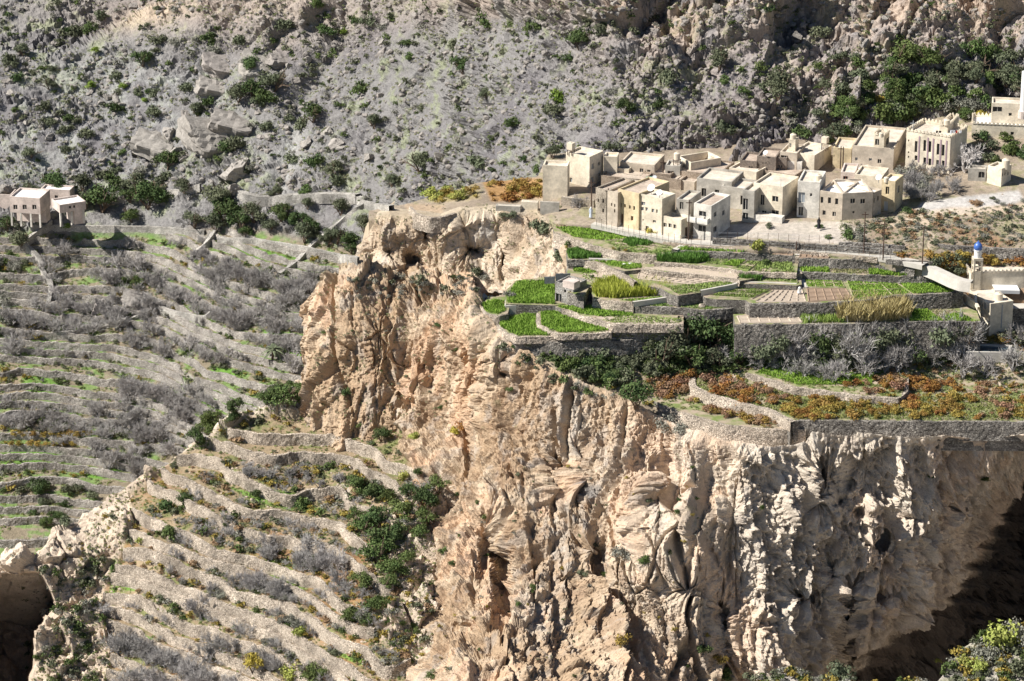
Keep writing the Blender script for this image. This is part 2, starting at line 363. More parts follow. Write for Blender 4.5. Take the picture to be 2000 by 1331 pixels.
on = fbm(Q, .05, 3, 61)*.7+fbm(Q, .14, 2, 62)*.22+.2*np.sin(Z0*1.3)
h = 1.85
ph = Z0/h+on; kk = np.floor(ph); ff = ph-kk; wth = .10
g = np.where(ff < 1-wth, .08*ff/(1-wth), .08+.92*np.clip((ff-(1-wth))/wth, 0, 1)); Zt = h*(kk+g-on)-.4
D = fbm(P, .1, 4, 71)*2.0+facet(P*C(1, 1, .5), .22, 1.8, 72)+facet(P, .7, .6, 73)

# dark cave cliff at the lower left
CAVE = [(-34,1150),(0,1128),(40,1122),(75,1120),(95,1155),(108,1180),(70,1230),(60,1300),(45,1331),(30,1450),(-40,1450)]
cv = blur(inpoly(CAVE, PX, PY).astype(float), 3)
D = D*(1-.55*sst(PY, 1120, 1050)*(PX < 430)); P2 = P+NRM*(D*(1-Vm)*sst(nb, 30, 0))[..., None]
P2[..., 2] = P2[..., 2]*(1-Vm)+Zt*Vm
P2[..., 2] += Vm*fbm(P, .6, 3, 73)*.1
dxr, dzr = ray(PX, PYc); recede = cv*24+cv*fbm(P, .2, 4, 74)*3
P2[..., 0] += dxr*recede; P2[..., 1] += recede; P2[..., 2] += dzr*recede+cv*0
n1 = fbm(P, .06, 4, 81); n2 = fbm(P, .3, 4, 82); n3 = fbm(P, 1.2, 3, 83)
col = lerp(C(.54, .44, .34), C(.63, .54, .44), sst(n1, -.3, .4)); col = lerp(col, C(.42, .34, .27), sst(n2, 0, .5)*.8)
col = lerp(col, C(.28, .28, .15), sst(n3+n2*.5, .35, .8)*.6)
soil = lerp(C(.34, .26, .165), C(.26, .20, .125), sst(n2, -.3, .3)); soil = lerp(soil, C(.19, .22, .08), sst(n2-n3*.3, 0, .4)*.75)
soil = lerp(soil, C(.34, .185, .085), sst(-n1+n3*.3, .05, .4)*.8)
col = lerp(col, soil, Vm)
GREENS = [[(215,1090),(228,1095),(235,1130),(280,1130),(275,1148),(245,1145),(232,1128),(222,1165),(214,1160)],[(415,1160),(520,1185),(500,1200)],[(240,1215),(300,1240),(290,1265),(240,1240)],[(645,1228),(725,1270),(700,1285),(640,1250)],[(430,930),(560,950),(650,985),(560,985)],[(520,1065),(600,1125),(580,1150),(515,1110)],[(380,1160),(430,1185),(400,1200),(370,1180)]]
mg = np.zeros(PX.shape)
for poly in GREENS: mg = np.maximum(mg, inpoly(poly, PX, PY).astype(float))
col = lerp(col, C(.13, .27, .04), blur(mg, 2)*.85*sst(n3, -.9, .2))
wallm = (ff > 1-wth)*(Vm > .6); col = lerp(col, C(.46, .40, .34), wallm*.8)
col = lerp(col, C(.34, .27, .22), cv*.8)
nr, nc = PX.shape
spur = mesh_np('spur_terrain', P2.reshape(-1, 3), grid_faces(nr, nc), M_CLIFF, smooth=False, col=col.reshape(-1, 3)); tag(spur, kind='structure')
contour_walls('s', PX, P, ph, Vm*(PY < 1420), wth, h*.93, lambda k, j, i: h*(k+.08-on[j, i])-.4, M_WALL, 330, .5,
    'pale dry stone terrace wall curving across the lower spur', 'terrace walls of the lower spur', minlen=8)

# ------------------------------------------------------------------ TERRAIN 3: the cliffs
def rock_disp(P, am=1.0, flute=1.0, pock=0.0, s=0):
    W = P+np.stack([fbm(P*C(1, .6, .4), .1, 3, 101+s), fbm(P*C(1, 1, .4), .1, 3, 102+s), fbm(P, .12, 3, 103+s)], -1)*1.5
    D = fbm(W*C(1, 1, .7), .055, 3, 104+s)*3.0+ridged(W*C(1, .3, .2), .12, 3, 105+s)*2.4*flute
    D += facet(W*C(1, .3, .2), .13, 2.2*flute, 15+s, .1)+facet(W*C(1, .4, .25), .34, .9*flute, 19+s, .1)+facet(W*C(1, .7, .5), .8, .36, 16+s, .12)+facet(W, 1.9, .15, 23+s, .15)+ridged(W*C(1, .3, .16), .45, 2, 108+s)*.3*flute+facet(W*C(1, .5, .35)+40, .5, .5, 29+s, .1)
    return D*am
def cliff_color(P, PX, PY, pal):
    n1 = fbm(P*C(1, 1, .35), .09, 4, 121); n2 = fbm(P*C(1, 1, .4), .35, 4, 122); n3 = fbm(P, 1.0, 3, 123)
    col = lerp(pal[0], pal[1], sst(n1, -.15, .2)); col = lerp(col, pal[2], sst(n2, .0, .35)*.75); col = lerp(col, C(.36, .33, .30), sst(fbm(P*C(1, 1, .12), .5, 3, 124), .15, .4)*.45)
    return col, n1, n2, n3
# main cliff
CM = [(640,548,474),(700,525,476),(850,530,477),(930,545,469),(945,610,447),(1010,662,439.5),(1120,740,431.5),(1200,765,428.6),(1290,815,425),(1420,868,416.5),(1575,872,417),(1700,855,417.6),(2000,856,418.6),(2180,866,420),
 (700,565,468),(850,572,465),(620,700,462),(750,700,459),(880,700,452),(600,835,458),(700,835,453),(860,835,448.5),(650,1000,454),(600,1300,452),(950,800,441),(905,950,431),(700,1090,441),(800,1090,427),(850,1331,394),(740,1331,424),(800,1331,409),(1000,1331,386),
 (1000,1000,421),(1000,1200,402),(1200,1000,417),(1200,1200,408),(1200,1331,397),(1330,1200,408),(1400,1331,404),(1400,1000,412),(1420,900,416.5),(1600,1000,416),(1600,1200,414),(1600,1331,413),(1800,1000,421),(1800,1200,421),(1700,950,420),(1900,960,427),(1990,960,432),(2150,1000,440),(2150,1300,440),(1400,1450,401),(1000,1450,376),(1800,1450,424),(560,700,475),(1100,860,427),(1300,900,420)]
TM = [(500,560),(620,556),(650,545),(690,526),(800,525),(905,527),(920,535),(935,580),(945,612),(975,652),(1010,664),(1045,700),(1120,742),(1200,768),(1290,812),(1345,842),(1420,862),(1500,872),(1575,868),(1590,846),(1650,852),(1700,847),(1780,856),(1850,850),(1920,860),(2000,848),(2200,850)]
LM = [(480,705),(510,690),(560,643),(600,622),(700,612),(780,600),(835,592),(900,600),(1000,640),(1450,700)]     # py -> px of the left silhouette
pxs = np.arange(520, 2160, 2.1); pys = np.arange(440, 1440, 2.1); PX, PY = np.meshgrid(pxs, pys)
T_ = pl(TM, PX); PYc = np.maximum(PY, T_); Lx = pl(LM, PYc); PXc = np.maximum(PX, Lx)
Y = tps(CM, PXc, PYc)
def gb(cx, cy, rx, ry, am, p=2):  # recess (+) or bulge (-) in depth
    global Y
    Y = Y+am*np.exp(-(np.abs((PXc-cx)/rx)**p)-(np.abs((PYc-cy)/ry)**p))
for a in [(1660,1190,24,60,7,3),(1650,1290,28,60,8,3),(1600,930,46,50,3,2),(1590,985,22,22,4,3),(1560,1165,30,25,4,3),(1622,1110,16,22,3,3),(1715,1060,26,12,3,3),(985,1115,20,75,7,3),(968,1060,14,40,5,3),(945,1090,9,60,3,3),(1130,930,10,50,4,3),(1085,945,10,45,4,3),(870,1000,10,60,2.5,3),(915,860,8,90,2.2,3),(950,800,8,80,2.2,3),(1290,940,12,50,2.5,3),(1240,1020,10,60,2.5,3),(1820,1105,30,20,3,2),(1870,990,18,12,3,2),(1790,1010,28,14,3,2),(1730,1165,30,10,2.5,2),
  (1350,1150,34,34,1.6,2),(1385,1180,30,20,1.0,2),(1160,1085,16,16,2,3),(1090,940,12,40,2.5,3),(1135,920,10,36,2.6,3),(1330,1000,14,44,1.4,3),(785,765,14,16,3.5,3),(830,715,9,10,3,3),(835,750,12,10,3,3),(795,725,10,18,2.4,3),(990,730,8,10,2.5,3),(995,700,12,12,2.2,3),(920,715,14,30,1.6,3),
  (905,1235,26,22,3,3),(1410,1240,18,60,4,3),(1100,1140,10,12,2,3),(745,655,12,8,1.5,2),(780,845,10,18,2,3),
  (1470,900,45,30,-2.5,3),(1440,1000,40,80,-2,2),(1700,980,50,90,-2,2),(1760,1100,60,70,-2.5,2),(1500,1250,60,80,-2,2),(960,900,40,120,-1.5,2),(1230,980,50,110,-1.8,2),(1730,1250,50,50,-2,3),(1850,920,50,40,-1.5,2)]: gb(*a)
# undercut at the lower right
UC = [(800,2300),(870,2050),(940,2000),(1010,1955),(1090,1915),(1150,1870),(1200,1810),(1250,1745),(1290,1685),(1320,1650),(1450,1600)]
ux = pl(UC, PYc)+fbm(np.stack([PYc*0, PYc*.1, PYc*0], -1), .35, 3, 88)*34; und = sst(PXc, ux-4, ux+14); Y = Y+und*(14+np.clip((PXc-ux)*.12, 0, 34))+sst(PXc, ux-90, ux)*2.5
edge = sst(np.minimum(PYc-T_, 60), 0, 34)
P = atY(PXc, PYc, Y)
# wrap round the left end and fold under the plateau at the top
nb = np.maximum(0, (Lx-PX)/2.1); P[..., 1] += nb*.75; P[..., 0] += nb*.25+.0
nt_ = np.maximum(0, (T_-PY)/2.1); P[..., 1] += nt_*.25; P[..., 2] -= nt_*.12
NRM = blur(normals(blur(P, 40)), 16); NRM /= (np.linalg.norm(NRM, axis=-1, keepdims=True)+1e-6)
NRM = lerp(NRM, C(-.62, -.75, .22), sst(PX-Lx, 40, 4)); rightw = sst(PX, 1380, 1520)
D = rock_disp(P, 1.0, 1.0-.15*rightw, 0)
D += facet(P*C(1, .8, .6)+9, .22, .9*rightw, 33)+facet(P+31, .55, .5*rightw, 34)+facet(P+17, 1.3, .3*rightw, 35)+facet(P*C(1, .5, .3)+3, .3, .9*rightw, 36)
F1, F2, ID = voro(P, .40, 17); D -= rightw*1.7*sst(F1, .44, .25)*(ID > .45)
F1, F2, ID = voro(P*C(1, 1, .8), .95, 18); D -= (rightw*.8+.2)*.9*sst(F1, .42, .2)*(ID > .5)
F1, F2, ID = voro(P*C(1, 1, .8)+D[..., None]*.3, 1.5, 27); D += (ID-.5)*.34*sst(F2-F1, 0, .12)-.12*sst(F2-F1, .1, 0)
D *= (.25+.75*edge)*(1-.8*sst(PXc, ux-30, ux-5)*(1-sst(PXc, ux+20, ux+60)))*np.where(nt_ > 0, .3, 1)

P2 = P+NRM*D[..., None]
pal = [C(.405, .295, .195), C(.54, .435, .32), C(.31, .21, .135)]
col, n1, n2, n3 = cliff_color(P, PX, PY, pal)
palw = np.clip(rightw*.8+np.exp(-((PX-1340)/120)**2-((PY-1080)/260)**2)*.55+np.exp(-((PX-1300)/150)**2-((PY-900)/70)**2)*.35, 0, 1)
col = lerp(col, lerp(C(.68, .61, .52), C(.50, .45, .39), sst(n2, -.2, .4)), palw*.85)
# orange stained flutes, grey wash, dark water streaks
col = lerp(col, C(.50, .27, .14), sst(n1-n2*.5, .12, .4)*.42*(1-.6*palw))
streak = sst(fbm(P*C(1, 1, .05), .55, 3, 131), .1, .45)
for cx, cy, rx, ry, am in ((1120,940,45,70,1.0),(1060,950,25,60,.6),(1150,1000,40,90,.8),(1640,930,60,60,.5),(1900,870,120,40,.6)):
    col = lerp(col, C(.17, .165, .165), am*streak*np.exp(-((PX-cx)/rx)**2-((PY-cy)/ry)**2))
for cx, cy, rx, ry in ((1110,850,40,50),(1090,1060,35,80),(1130,780,30,40),(1050,1200,40,60),(1330,820,60,25)):
    col = lerp(col, C(.43, .40, .36), .75*np.exp(-((PX-cx)/rx)**2-((PY-cy)/ry)**2)*sst(n3, -.6, .4))
ledge = np.exp(-((PY-560)/22)**2)*(PX < 1000)
col = lerp(col, C(.38, .31, .22), np.clip(ledge, 0, 1)*sst(n2, -.3, .3)*.8)
col = lerp(col, C(.26, .27, .14), sst(n3+n2*.6-.2, .3, .8)*.35*(1-.7*rightw)); col = lerp(col, C(.11, .09, .08), und*.9)  # undercut recess painted near-black to deepen its shade
nr, nc = PX.shape
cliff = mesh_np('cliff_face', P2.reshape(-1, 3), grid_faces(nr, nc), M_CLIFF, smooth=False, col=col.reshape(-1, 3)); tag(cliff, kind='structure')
# upper cliff above the ledge
pxs = np.arange(640, 1125, 2.0); pys = np.arange(380, 580, 1.6); PX, PY = np.meshgrid(pxs, pys)
TU = [(600,520),(690,500),(712,462),(735,425),(760,420),(860,428),(900,415),(960,410),(1050,412),(1078,436),(1090,470),(1120,480)]
LU = [(380,735),(430,733),(470,712),(500,695),(530,682),(580,660)]
CU = [(690,500,479),(690,545,474),(735,425,480),(760,420,479.5),(860,425,477),(960,410,478),(1060,412,475.5),(1085,440,471),(1095,500,464),(1110,560,458),(740,530,475.5),(860,525,476.5),(950,520,474),(1000,530,470),(1060,550,462),(800,470,478),(950,460,478),(1030,470,472)]
T_ = pl(TU, PX); PYc = np.maximum(PY, T_); Lx = pl(LU, PYc); PXc = np.maximum(PX, Lx)
Y = tps(CU, PXc, PYc)
for a in [(808,515,18,20,5,3),(835,455,12,18,2.5,3),(925,490,22,16,4,3),(985,500,8,45,3.5,3),(975,450,10,20,2.5,3),(905,440,12,14,2,3),(760,500,10,14,2,3),(880,500,30,40,-1.5,2),(770,455,24,20,-1.5,2),(950,460,20,26,-1.2,2),(1030,500,22,40,-1.2,2)]: gb(*a)
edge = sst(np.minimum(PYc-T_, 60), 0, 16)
P = atY(PXc, PYc, Y)
nb = np.maximum(0, (Lx-PX)/2.0); P[..., 1] += nb*.6; P[..., 0] += nb*.2
nt_ = np.maximum(0, (T_-PY)/1.6); P[..., 1] += nt_*.35; P[..., 2] -= nt_*.05
NRM = blur(normals(blur(P, 40)), 16); NRM /= (np.linalg.norm(NRM, axis=-1, keepdims=True)+1e-6)
D = rock_disp(P, .75, .6, 0, 40)*(.2+.8*edge)*np.where(nt_ > 0, .2, 1)
P2 = P+NRM*D[..., None]
col, n1, n2, n3 = cliff_color(P, PX, PY, [C(.47, .37, .27), C(.58, .48, .37), C(.38, .29, .2)])
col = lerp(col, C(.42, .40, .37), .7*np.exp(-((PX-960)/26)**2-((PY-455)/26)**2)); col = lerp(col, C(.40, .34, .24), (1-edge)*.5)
nr, nc = PX.shape
ucliff = mesh_np('upper_cliff_face', P2.reshape(-1, 3), grid_faces(nr, nc), M_CLIFF, smooth=False, col=col.reshape(-1, 3)); tag(ucliff, kind='structure')

# ------------------------------------------------------------------ TERRAIN 4: village ground and the plateau under the fields
VG = [(700,420,-3.8),(800,405,-3.0),(950,400,-1.5),(1060,400,-.6),(1080,430,-.5),(1165,437,0),(1250,458,0),(1345,474,0),(1560,489,0),(1715,503,0),(1800,519,-.3),(1840,540,-2),(1890,575,-4.6),(2050,580,-4.6),(1500,445,1),(1640,440,1.3),(1760,430,1.6),(1900,500,-.2),(2050,490,.3),(1900,430,2),(2050,420,2.5),(1600,390,1.6),(1480,380,.8),(1300,400,.4),(1200,350,1.0),(1080,350,1),(900,370,-1.5),(1500,330,2.7),(1700,340,2.6),(1850,335,4.0),(2000,345,4.2),(1960,270,6.6),(2100,240,8),(1500,290,3.4),(1700,290,3.6),(1200,310,1.9),(850,385,-2.6),(1000,350,-1)]
TV = [(640,425),(735,428),(760,424),(860,430),(900,418),(960,412),(1050,414),(1080,434),(1165,440),(1250,461),(1345,480),(1560,491),(1715,504),(1800,520),(1840,541),(1880,569),(1900,582),(2200,592)]
pxs = np.arange(720, 2160, 3.0); pys = np.arange(215, 640, 2.0); PX, PY = np.meshgrid(pxs, pys)
T_ = pl(TV, PX); TB = pl([(700,415),(800,398),(930,358),(1050,345),(1070,300),(1200,298),(1400,288),(1500,268),(1640,252),(1750,232),(2000,195),(2200,190)], PX)
PYc = np.clip(PY, TB, T_); Z = tps(VG, PX, PYc); P = onz(PX, PYc, Z); nb = np.maximum(0, (TB-PY)/2.0); P[..., 1] += nb*.1; P[..., 2] -= nb*.3
nt_ = np.maximum(0, (PY-T_)/2.0); P[..., 2] -= np.minimum(nt_*.4, 4)+fbm(P, .5, 3, 150)*0
P[..., 2] += fbm(P, .15, 4, 151)*.28*(nt_ < 1)*sst(PX, 700, 760)
n2 = fbm(P, .12, 4, 152); n3 = fbm(P, .6, 4, 153)
col = lerp(C(.32, .265, .205), C(.26, .21, .16), sst(n2, -.3, .3)); scr = sst(PX, 1690, 1760)*sst(PY, 420, 440)
brown = sst(n2+n3*.5, -.2, .4); col = lerp(col, C(.29, .18, .105), brown*scr*.9); col = lerp(col, C(.22, .22, .10), sst(n3-n2, .1, .6)*.6)
for poly, c, a in (([(1400,440),(1640,432),(1700,455),(1640,478),(1420,462)], C(.47, .42, .37), .85), ([(1800,395),(1990,372),(2000,392),(1870,420),(1790,412)], C(.48, .46, .44), .9), ([(1690,440),(1760,425),(1850,405),(2010,398),(2010,412),(1860,425),(1820,440),(1828,470),(1818,492),(1808,490),(1815,465),(1800,445),(1740,445)], C(.52, .42, .32), .75),
   ([(1395,445),(1430,440),(1440,470),(1395,470)], C(.3, .26, .22), .5), ([(790,400),(870,400),(860,430),(800,425)], C(.45, .33, .22), .6), ([(940,350),(1060,350),(1060,385),(960,395)], C(.36, .2, .07), .8), ([(820,365),(930,360),(940,390),(840,395)], C(.30, .24, .1), .6)):
    col = lerp(col, c, blur(inpoly(poly, PX, PY).astype(float), 3)*a)
nr, nc = PX.shape
vground = mesh_np('village_ground', P.reshape(-1, 3), grid_faces(nr, nc), M_SOIL, col=col.reshape(-1, 3)); tag(vground, kind='structure')

PB = [(990,560,-7.5),(1100,500,-5.5),(1080,440,-4),(950,600,-8),(1000,650,-9.2),(1200,520,-5.8),(1300,490,-4),(1560,500,-4.2),(1560,560,-6.6),(1560,620,-9.6),(1250,600,-7.6),(1250,660,-10),(1560,660,-9.4),(1560,690,-10.6),(1750,660,-9.3),(1750,690,-10.6),(1850,560,-7),(1900,600,-8.5),(1900,668,-10.2),(1940,652,-8.7),(1990,650,-8.7),(1900,692,-10.8),(2100,600,-7),(2100,660,-10.5),(1500,700,-11.4),(1250,720,-11.6),(1120,735,-11.9),(1560,760,-13.6),(1900,760,-13.8),(2100,760,-13.8),(1290,790,-15),(1560,825,-15.3),(2000,825,-15.3),(2150,825,-15.3),(1050,690,-10),(1150,680,-10),(1400,810,-15.3)]
pxs = np.arange(915, 2165, 2.6); pys = np.arange(440, 870, 2.2); PX, PY = np.meshgrid(pxs, pys)
T_ = pl(TM, PX); PYc = np.minimum(PY, T_-1); Z = tps(PB, PX, PYc); P = onz(PX, PYc, Z); nt_ = np.maximum(0, (PY-T_)/2.2)
P[..., 2] += fbm(P, .2, 4, 161)*.45*sst(PY, 640, 670)-np.minimum(nt_*.3, 5)
n2 = fbm(P, .15, 4, 162); n3 = fbm(P, .7, 4, 163)
col = lerp(C(.30, .24, .17), C(.40, .33, .25), sst(n2, -.3, .3)); col = lerp(col, C(.17, .20, .07), sst(n3, 0, .5)*.7)
nr, nc = PX.shape
plat = mesh_np('plateau_ground', P.reshape(-1, 3), grid_faces(nr, nc, PX > pl([(440,1082),(535,1090),(555,1010),(572,985),(585,950),(600,938),(650,960),(700,1000)], PY)), M_SOIL, col=col.reshape(-1, 3)); tag(plat, kind='structure')
# gorge floor closing the valley far below
m_g = mat('gorge_rock', (.30, .26, .22), nscale=.1, namp=.3, fine=1, fineamp=.3)
gv = [(-1500, -200, -95), (1500, -200, -95), (1500, 900, -95), (-1500, 900, -95)]
tag(mesh_np('gorge_ground', gv, [(0, 1, 2, 3)], m_g), kind='structure')
# near bushy slope at the bottom right corner
pxs = np.arange(1440, 2200, 3); pys = np.arange(1180, 1500, 3); PX, PY = np.meshgrid(pxs, pys)
TN = [(1440,1340),(1520,1318),(1640,1322),(1700,1345),(1830,1330),(1880,1262),(1930,1240),(2000,1225),(2200,1180)]
T_ = pl(TN, PX); PYc = np.maximum(PY, T_); Y = 396-(PYc-1250)*.11-(PX-1800)*.01; P = atY(PX, PYc, Y); nb = np.maximum(0, (T_-PY)/3)
P[..., 1] += nb*.3; P[..., 2] -= nb*.35
P[..., 2] += fbm(P, .2, 4, 171)*.8; n2 = fbm(P, .4, 4, 172)
col = lerp(C(.42, .38, .34), C(.30, .29, .2), sst(n2, -.2, .4))
nr, nc = PX.shape
near = mesh_np('near_slope', P.reshape(-1, 3), grid_faces(nr, nc), M_CLIFF, smooth=False, col=col.reshape(-1, 3)); tag(near, kind='structure')

# unseen rock added past the right edge to block sky light from the undercut
xs, zs = np.meshgrid(np.linspace(0, 1, 90), np.linspace(0, 1, 50)); pth = np.array([(150, 470), (92, 452), (80, 425), (80, 385), (92, 340), (150, 310)], float)
t = np.linspace(0, 1, 6); bx, by = np.interp(xs, t, pth[:, 0]), np.interp(xs, t, pth[:, 1]); P = np.stack([bx+zs*4, by, -96+zs*80], -1)
P[..., 0] += fbm(P, .05, 4, 201)*5+facet(P*C(1, 1, .4), .12, 3, 202); P2 = P.copy()
top = np.array([[[150, y, -18+2*math.sin(y)] for y in np.linspace(470, 310, 90)]]); P2 = np.concatenate([P2, top], 0); nr, nc = P2.shape[:2]
tag(mesh_np('sky_blocker_rock', P2.reshape(-1, 3), grid_faces(nr, nc), M_CLIFF, smooth=False, col=np.tile(C(.42, .36, .30), (nr*nc, 1))), kind='structure')
# ------------------------------------------------------------------ terrace slabs, walls, fields on the plateau
def slab(name, poly, z, depth=4.5, m=None, lab=None, kind='structure', side=None):
    pts = [onz(px, py, z) for px, py in poly]
    bm = bmesh.new(); vs = [bm.verts.new(p) for p in pts]; f = bm.faces.new(vs)
    if f.normal.z < 0: f.normal_flip()
    f.normal_update()
    if f.normal.z < 0: f.normal_flip()
    r = bmesh.ops.extrude_face_region(bm, geom=[f]); lo = [v for v in r['geom'] if isinstance(v, bmesh.types.BMVert)]
    for v in lo: v.co.z -= depth
    bmesh.ops.triangulate(bm, faces=bm.faces[:]); bmesh.ops.recalc_face_normals(bm, faces=bm.faces[:])
    me = bpy.data.meshes.new(name); bm.to_mesh(me); bm.free(); me.materials.append(m); me.materials.append(side or M_WALLG)
    for p_ in me.polygons: p_.material_index = 0 if p_.normal.z > .7 else 1
    o = bpy.data.objects.new(name, me); COL.objects.link(o); tag(o, kind=kind); return o
def resample(pts, step):
    pts = np.array(pts, float); d = np.r_[0, np.cumsum(np.linalg.norm(np.diff(pts, axis=0), axis=1))]
    n = max(3, int(d[-1]/step)+1); t = np.linspace(0, d[-1], n)
    return np.stack([np.interp(t, d, pts[:, k]) for k in range(pts.shape[1])], -1)
def wall(poly, z, h, lab, m=M_WALL, thick=.5, rise=.03, name='dry_stone_wall', rough=1.0, grp='stone walls holding up the plateau fields', z2=None, cat='stone wall', off=.12):
    zz = np.linspace(z, z if z2 is None else z2, len(poly))
    a = resample([onz(p[0], p[1], q) for p, q in zip(poly, zz)], .22); n = len(a)
    for _ in range(3): a[1:-1] = .25*a[:-2]+.5*a[1:-1]+.25*a[2:]
    d = np.gradient(a[:, :2], axis=0); d /= np.linalg.norm(d, axis=1, keepdims=True)+1e-9; nrm = np.stack([d[:, 1], -d[:, 0]], -1)
    if nrm[:, 1].mean() > 0: nrm = -nrm
    nv = max(4, int(h/.22)+1); top = rise+rough*(vnoise(a, .8, 4)*.12)
    V = []; rows = [(t, 0) for t in np.linspace(-h, 0, nv)]+[(0, -thick), (-.6, -thick)]
    for t, o in rows:
        q = a.copy(); q[:, 2] += t+top*(1 if t > -h*.5 else .5)
        q[:, :2] += nrm*(off+(-t/h*.15*h if o == 0 else 0)+o)
        wv = rough*(vnoise(q, 2.4, 5)*.10+vnoise(q, .6, 6)*.12); q[:, :2] += nrm*(wv if o == 0 else wv*0)[:, None]
        q[:, 2] += rough*vnoise(q, 3.1, 8)*.06; V.append(q)
    V = np.array(V); nr = len(rows)
    Fq = grid_faces(nr, n)
    o = mesh_np(name, V.reshape(-1, 3), Fq, m, smooth=False)
    tag(o, lab, cat, grp, 'thing'); return o
M_EARTH = mat('field_soil', (.36, .29, .22), nscale=.8, namp=.15, fine=7, fineamp=.2, rgb2=(.17, .21, .07), vary=.6)
M_TAN = mat('dry_field_soil', (.42, .35, .28), nscale=1.2, namp=.12, fine=9, fineamp=.2)
M_BROWN = mat('brown_field_soil', (.27, .195, .14), nscale=1.2, namp=.15, fine=9, fineamp=.2)
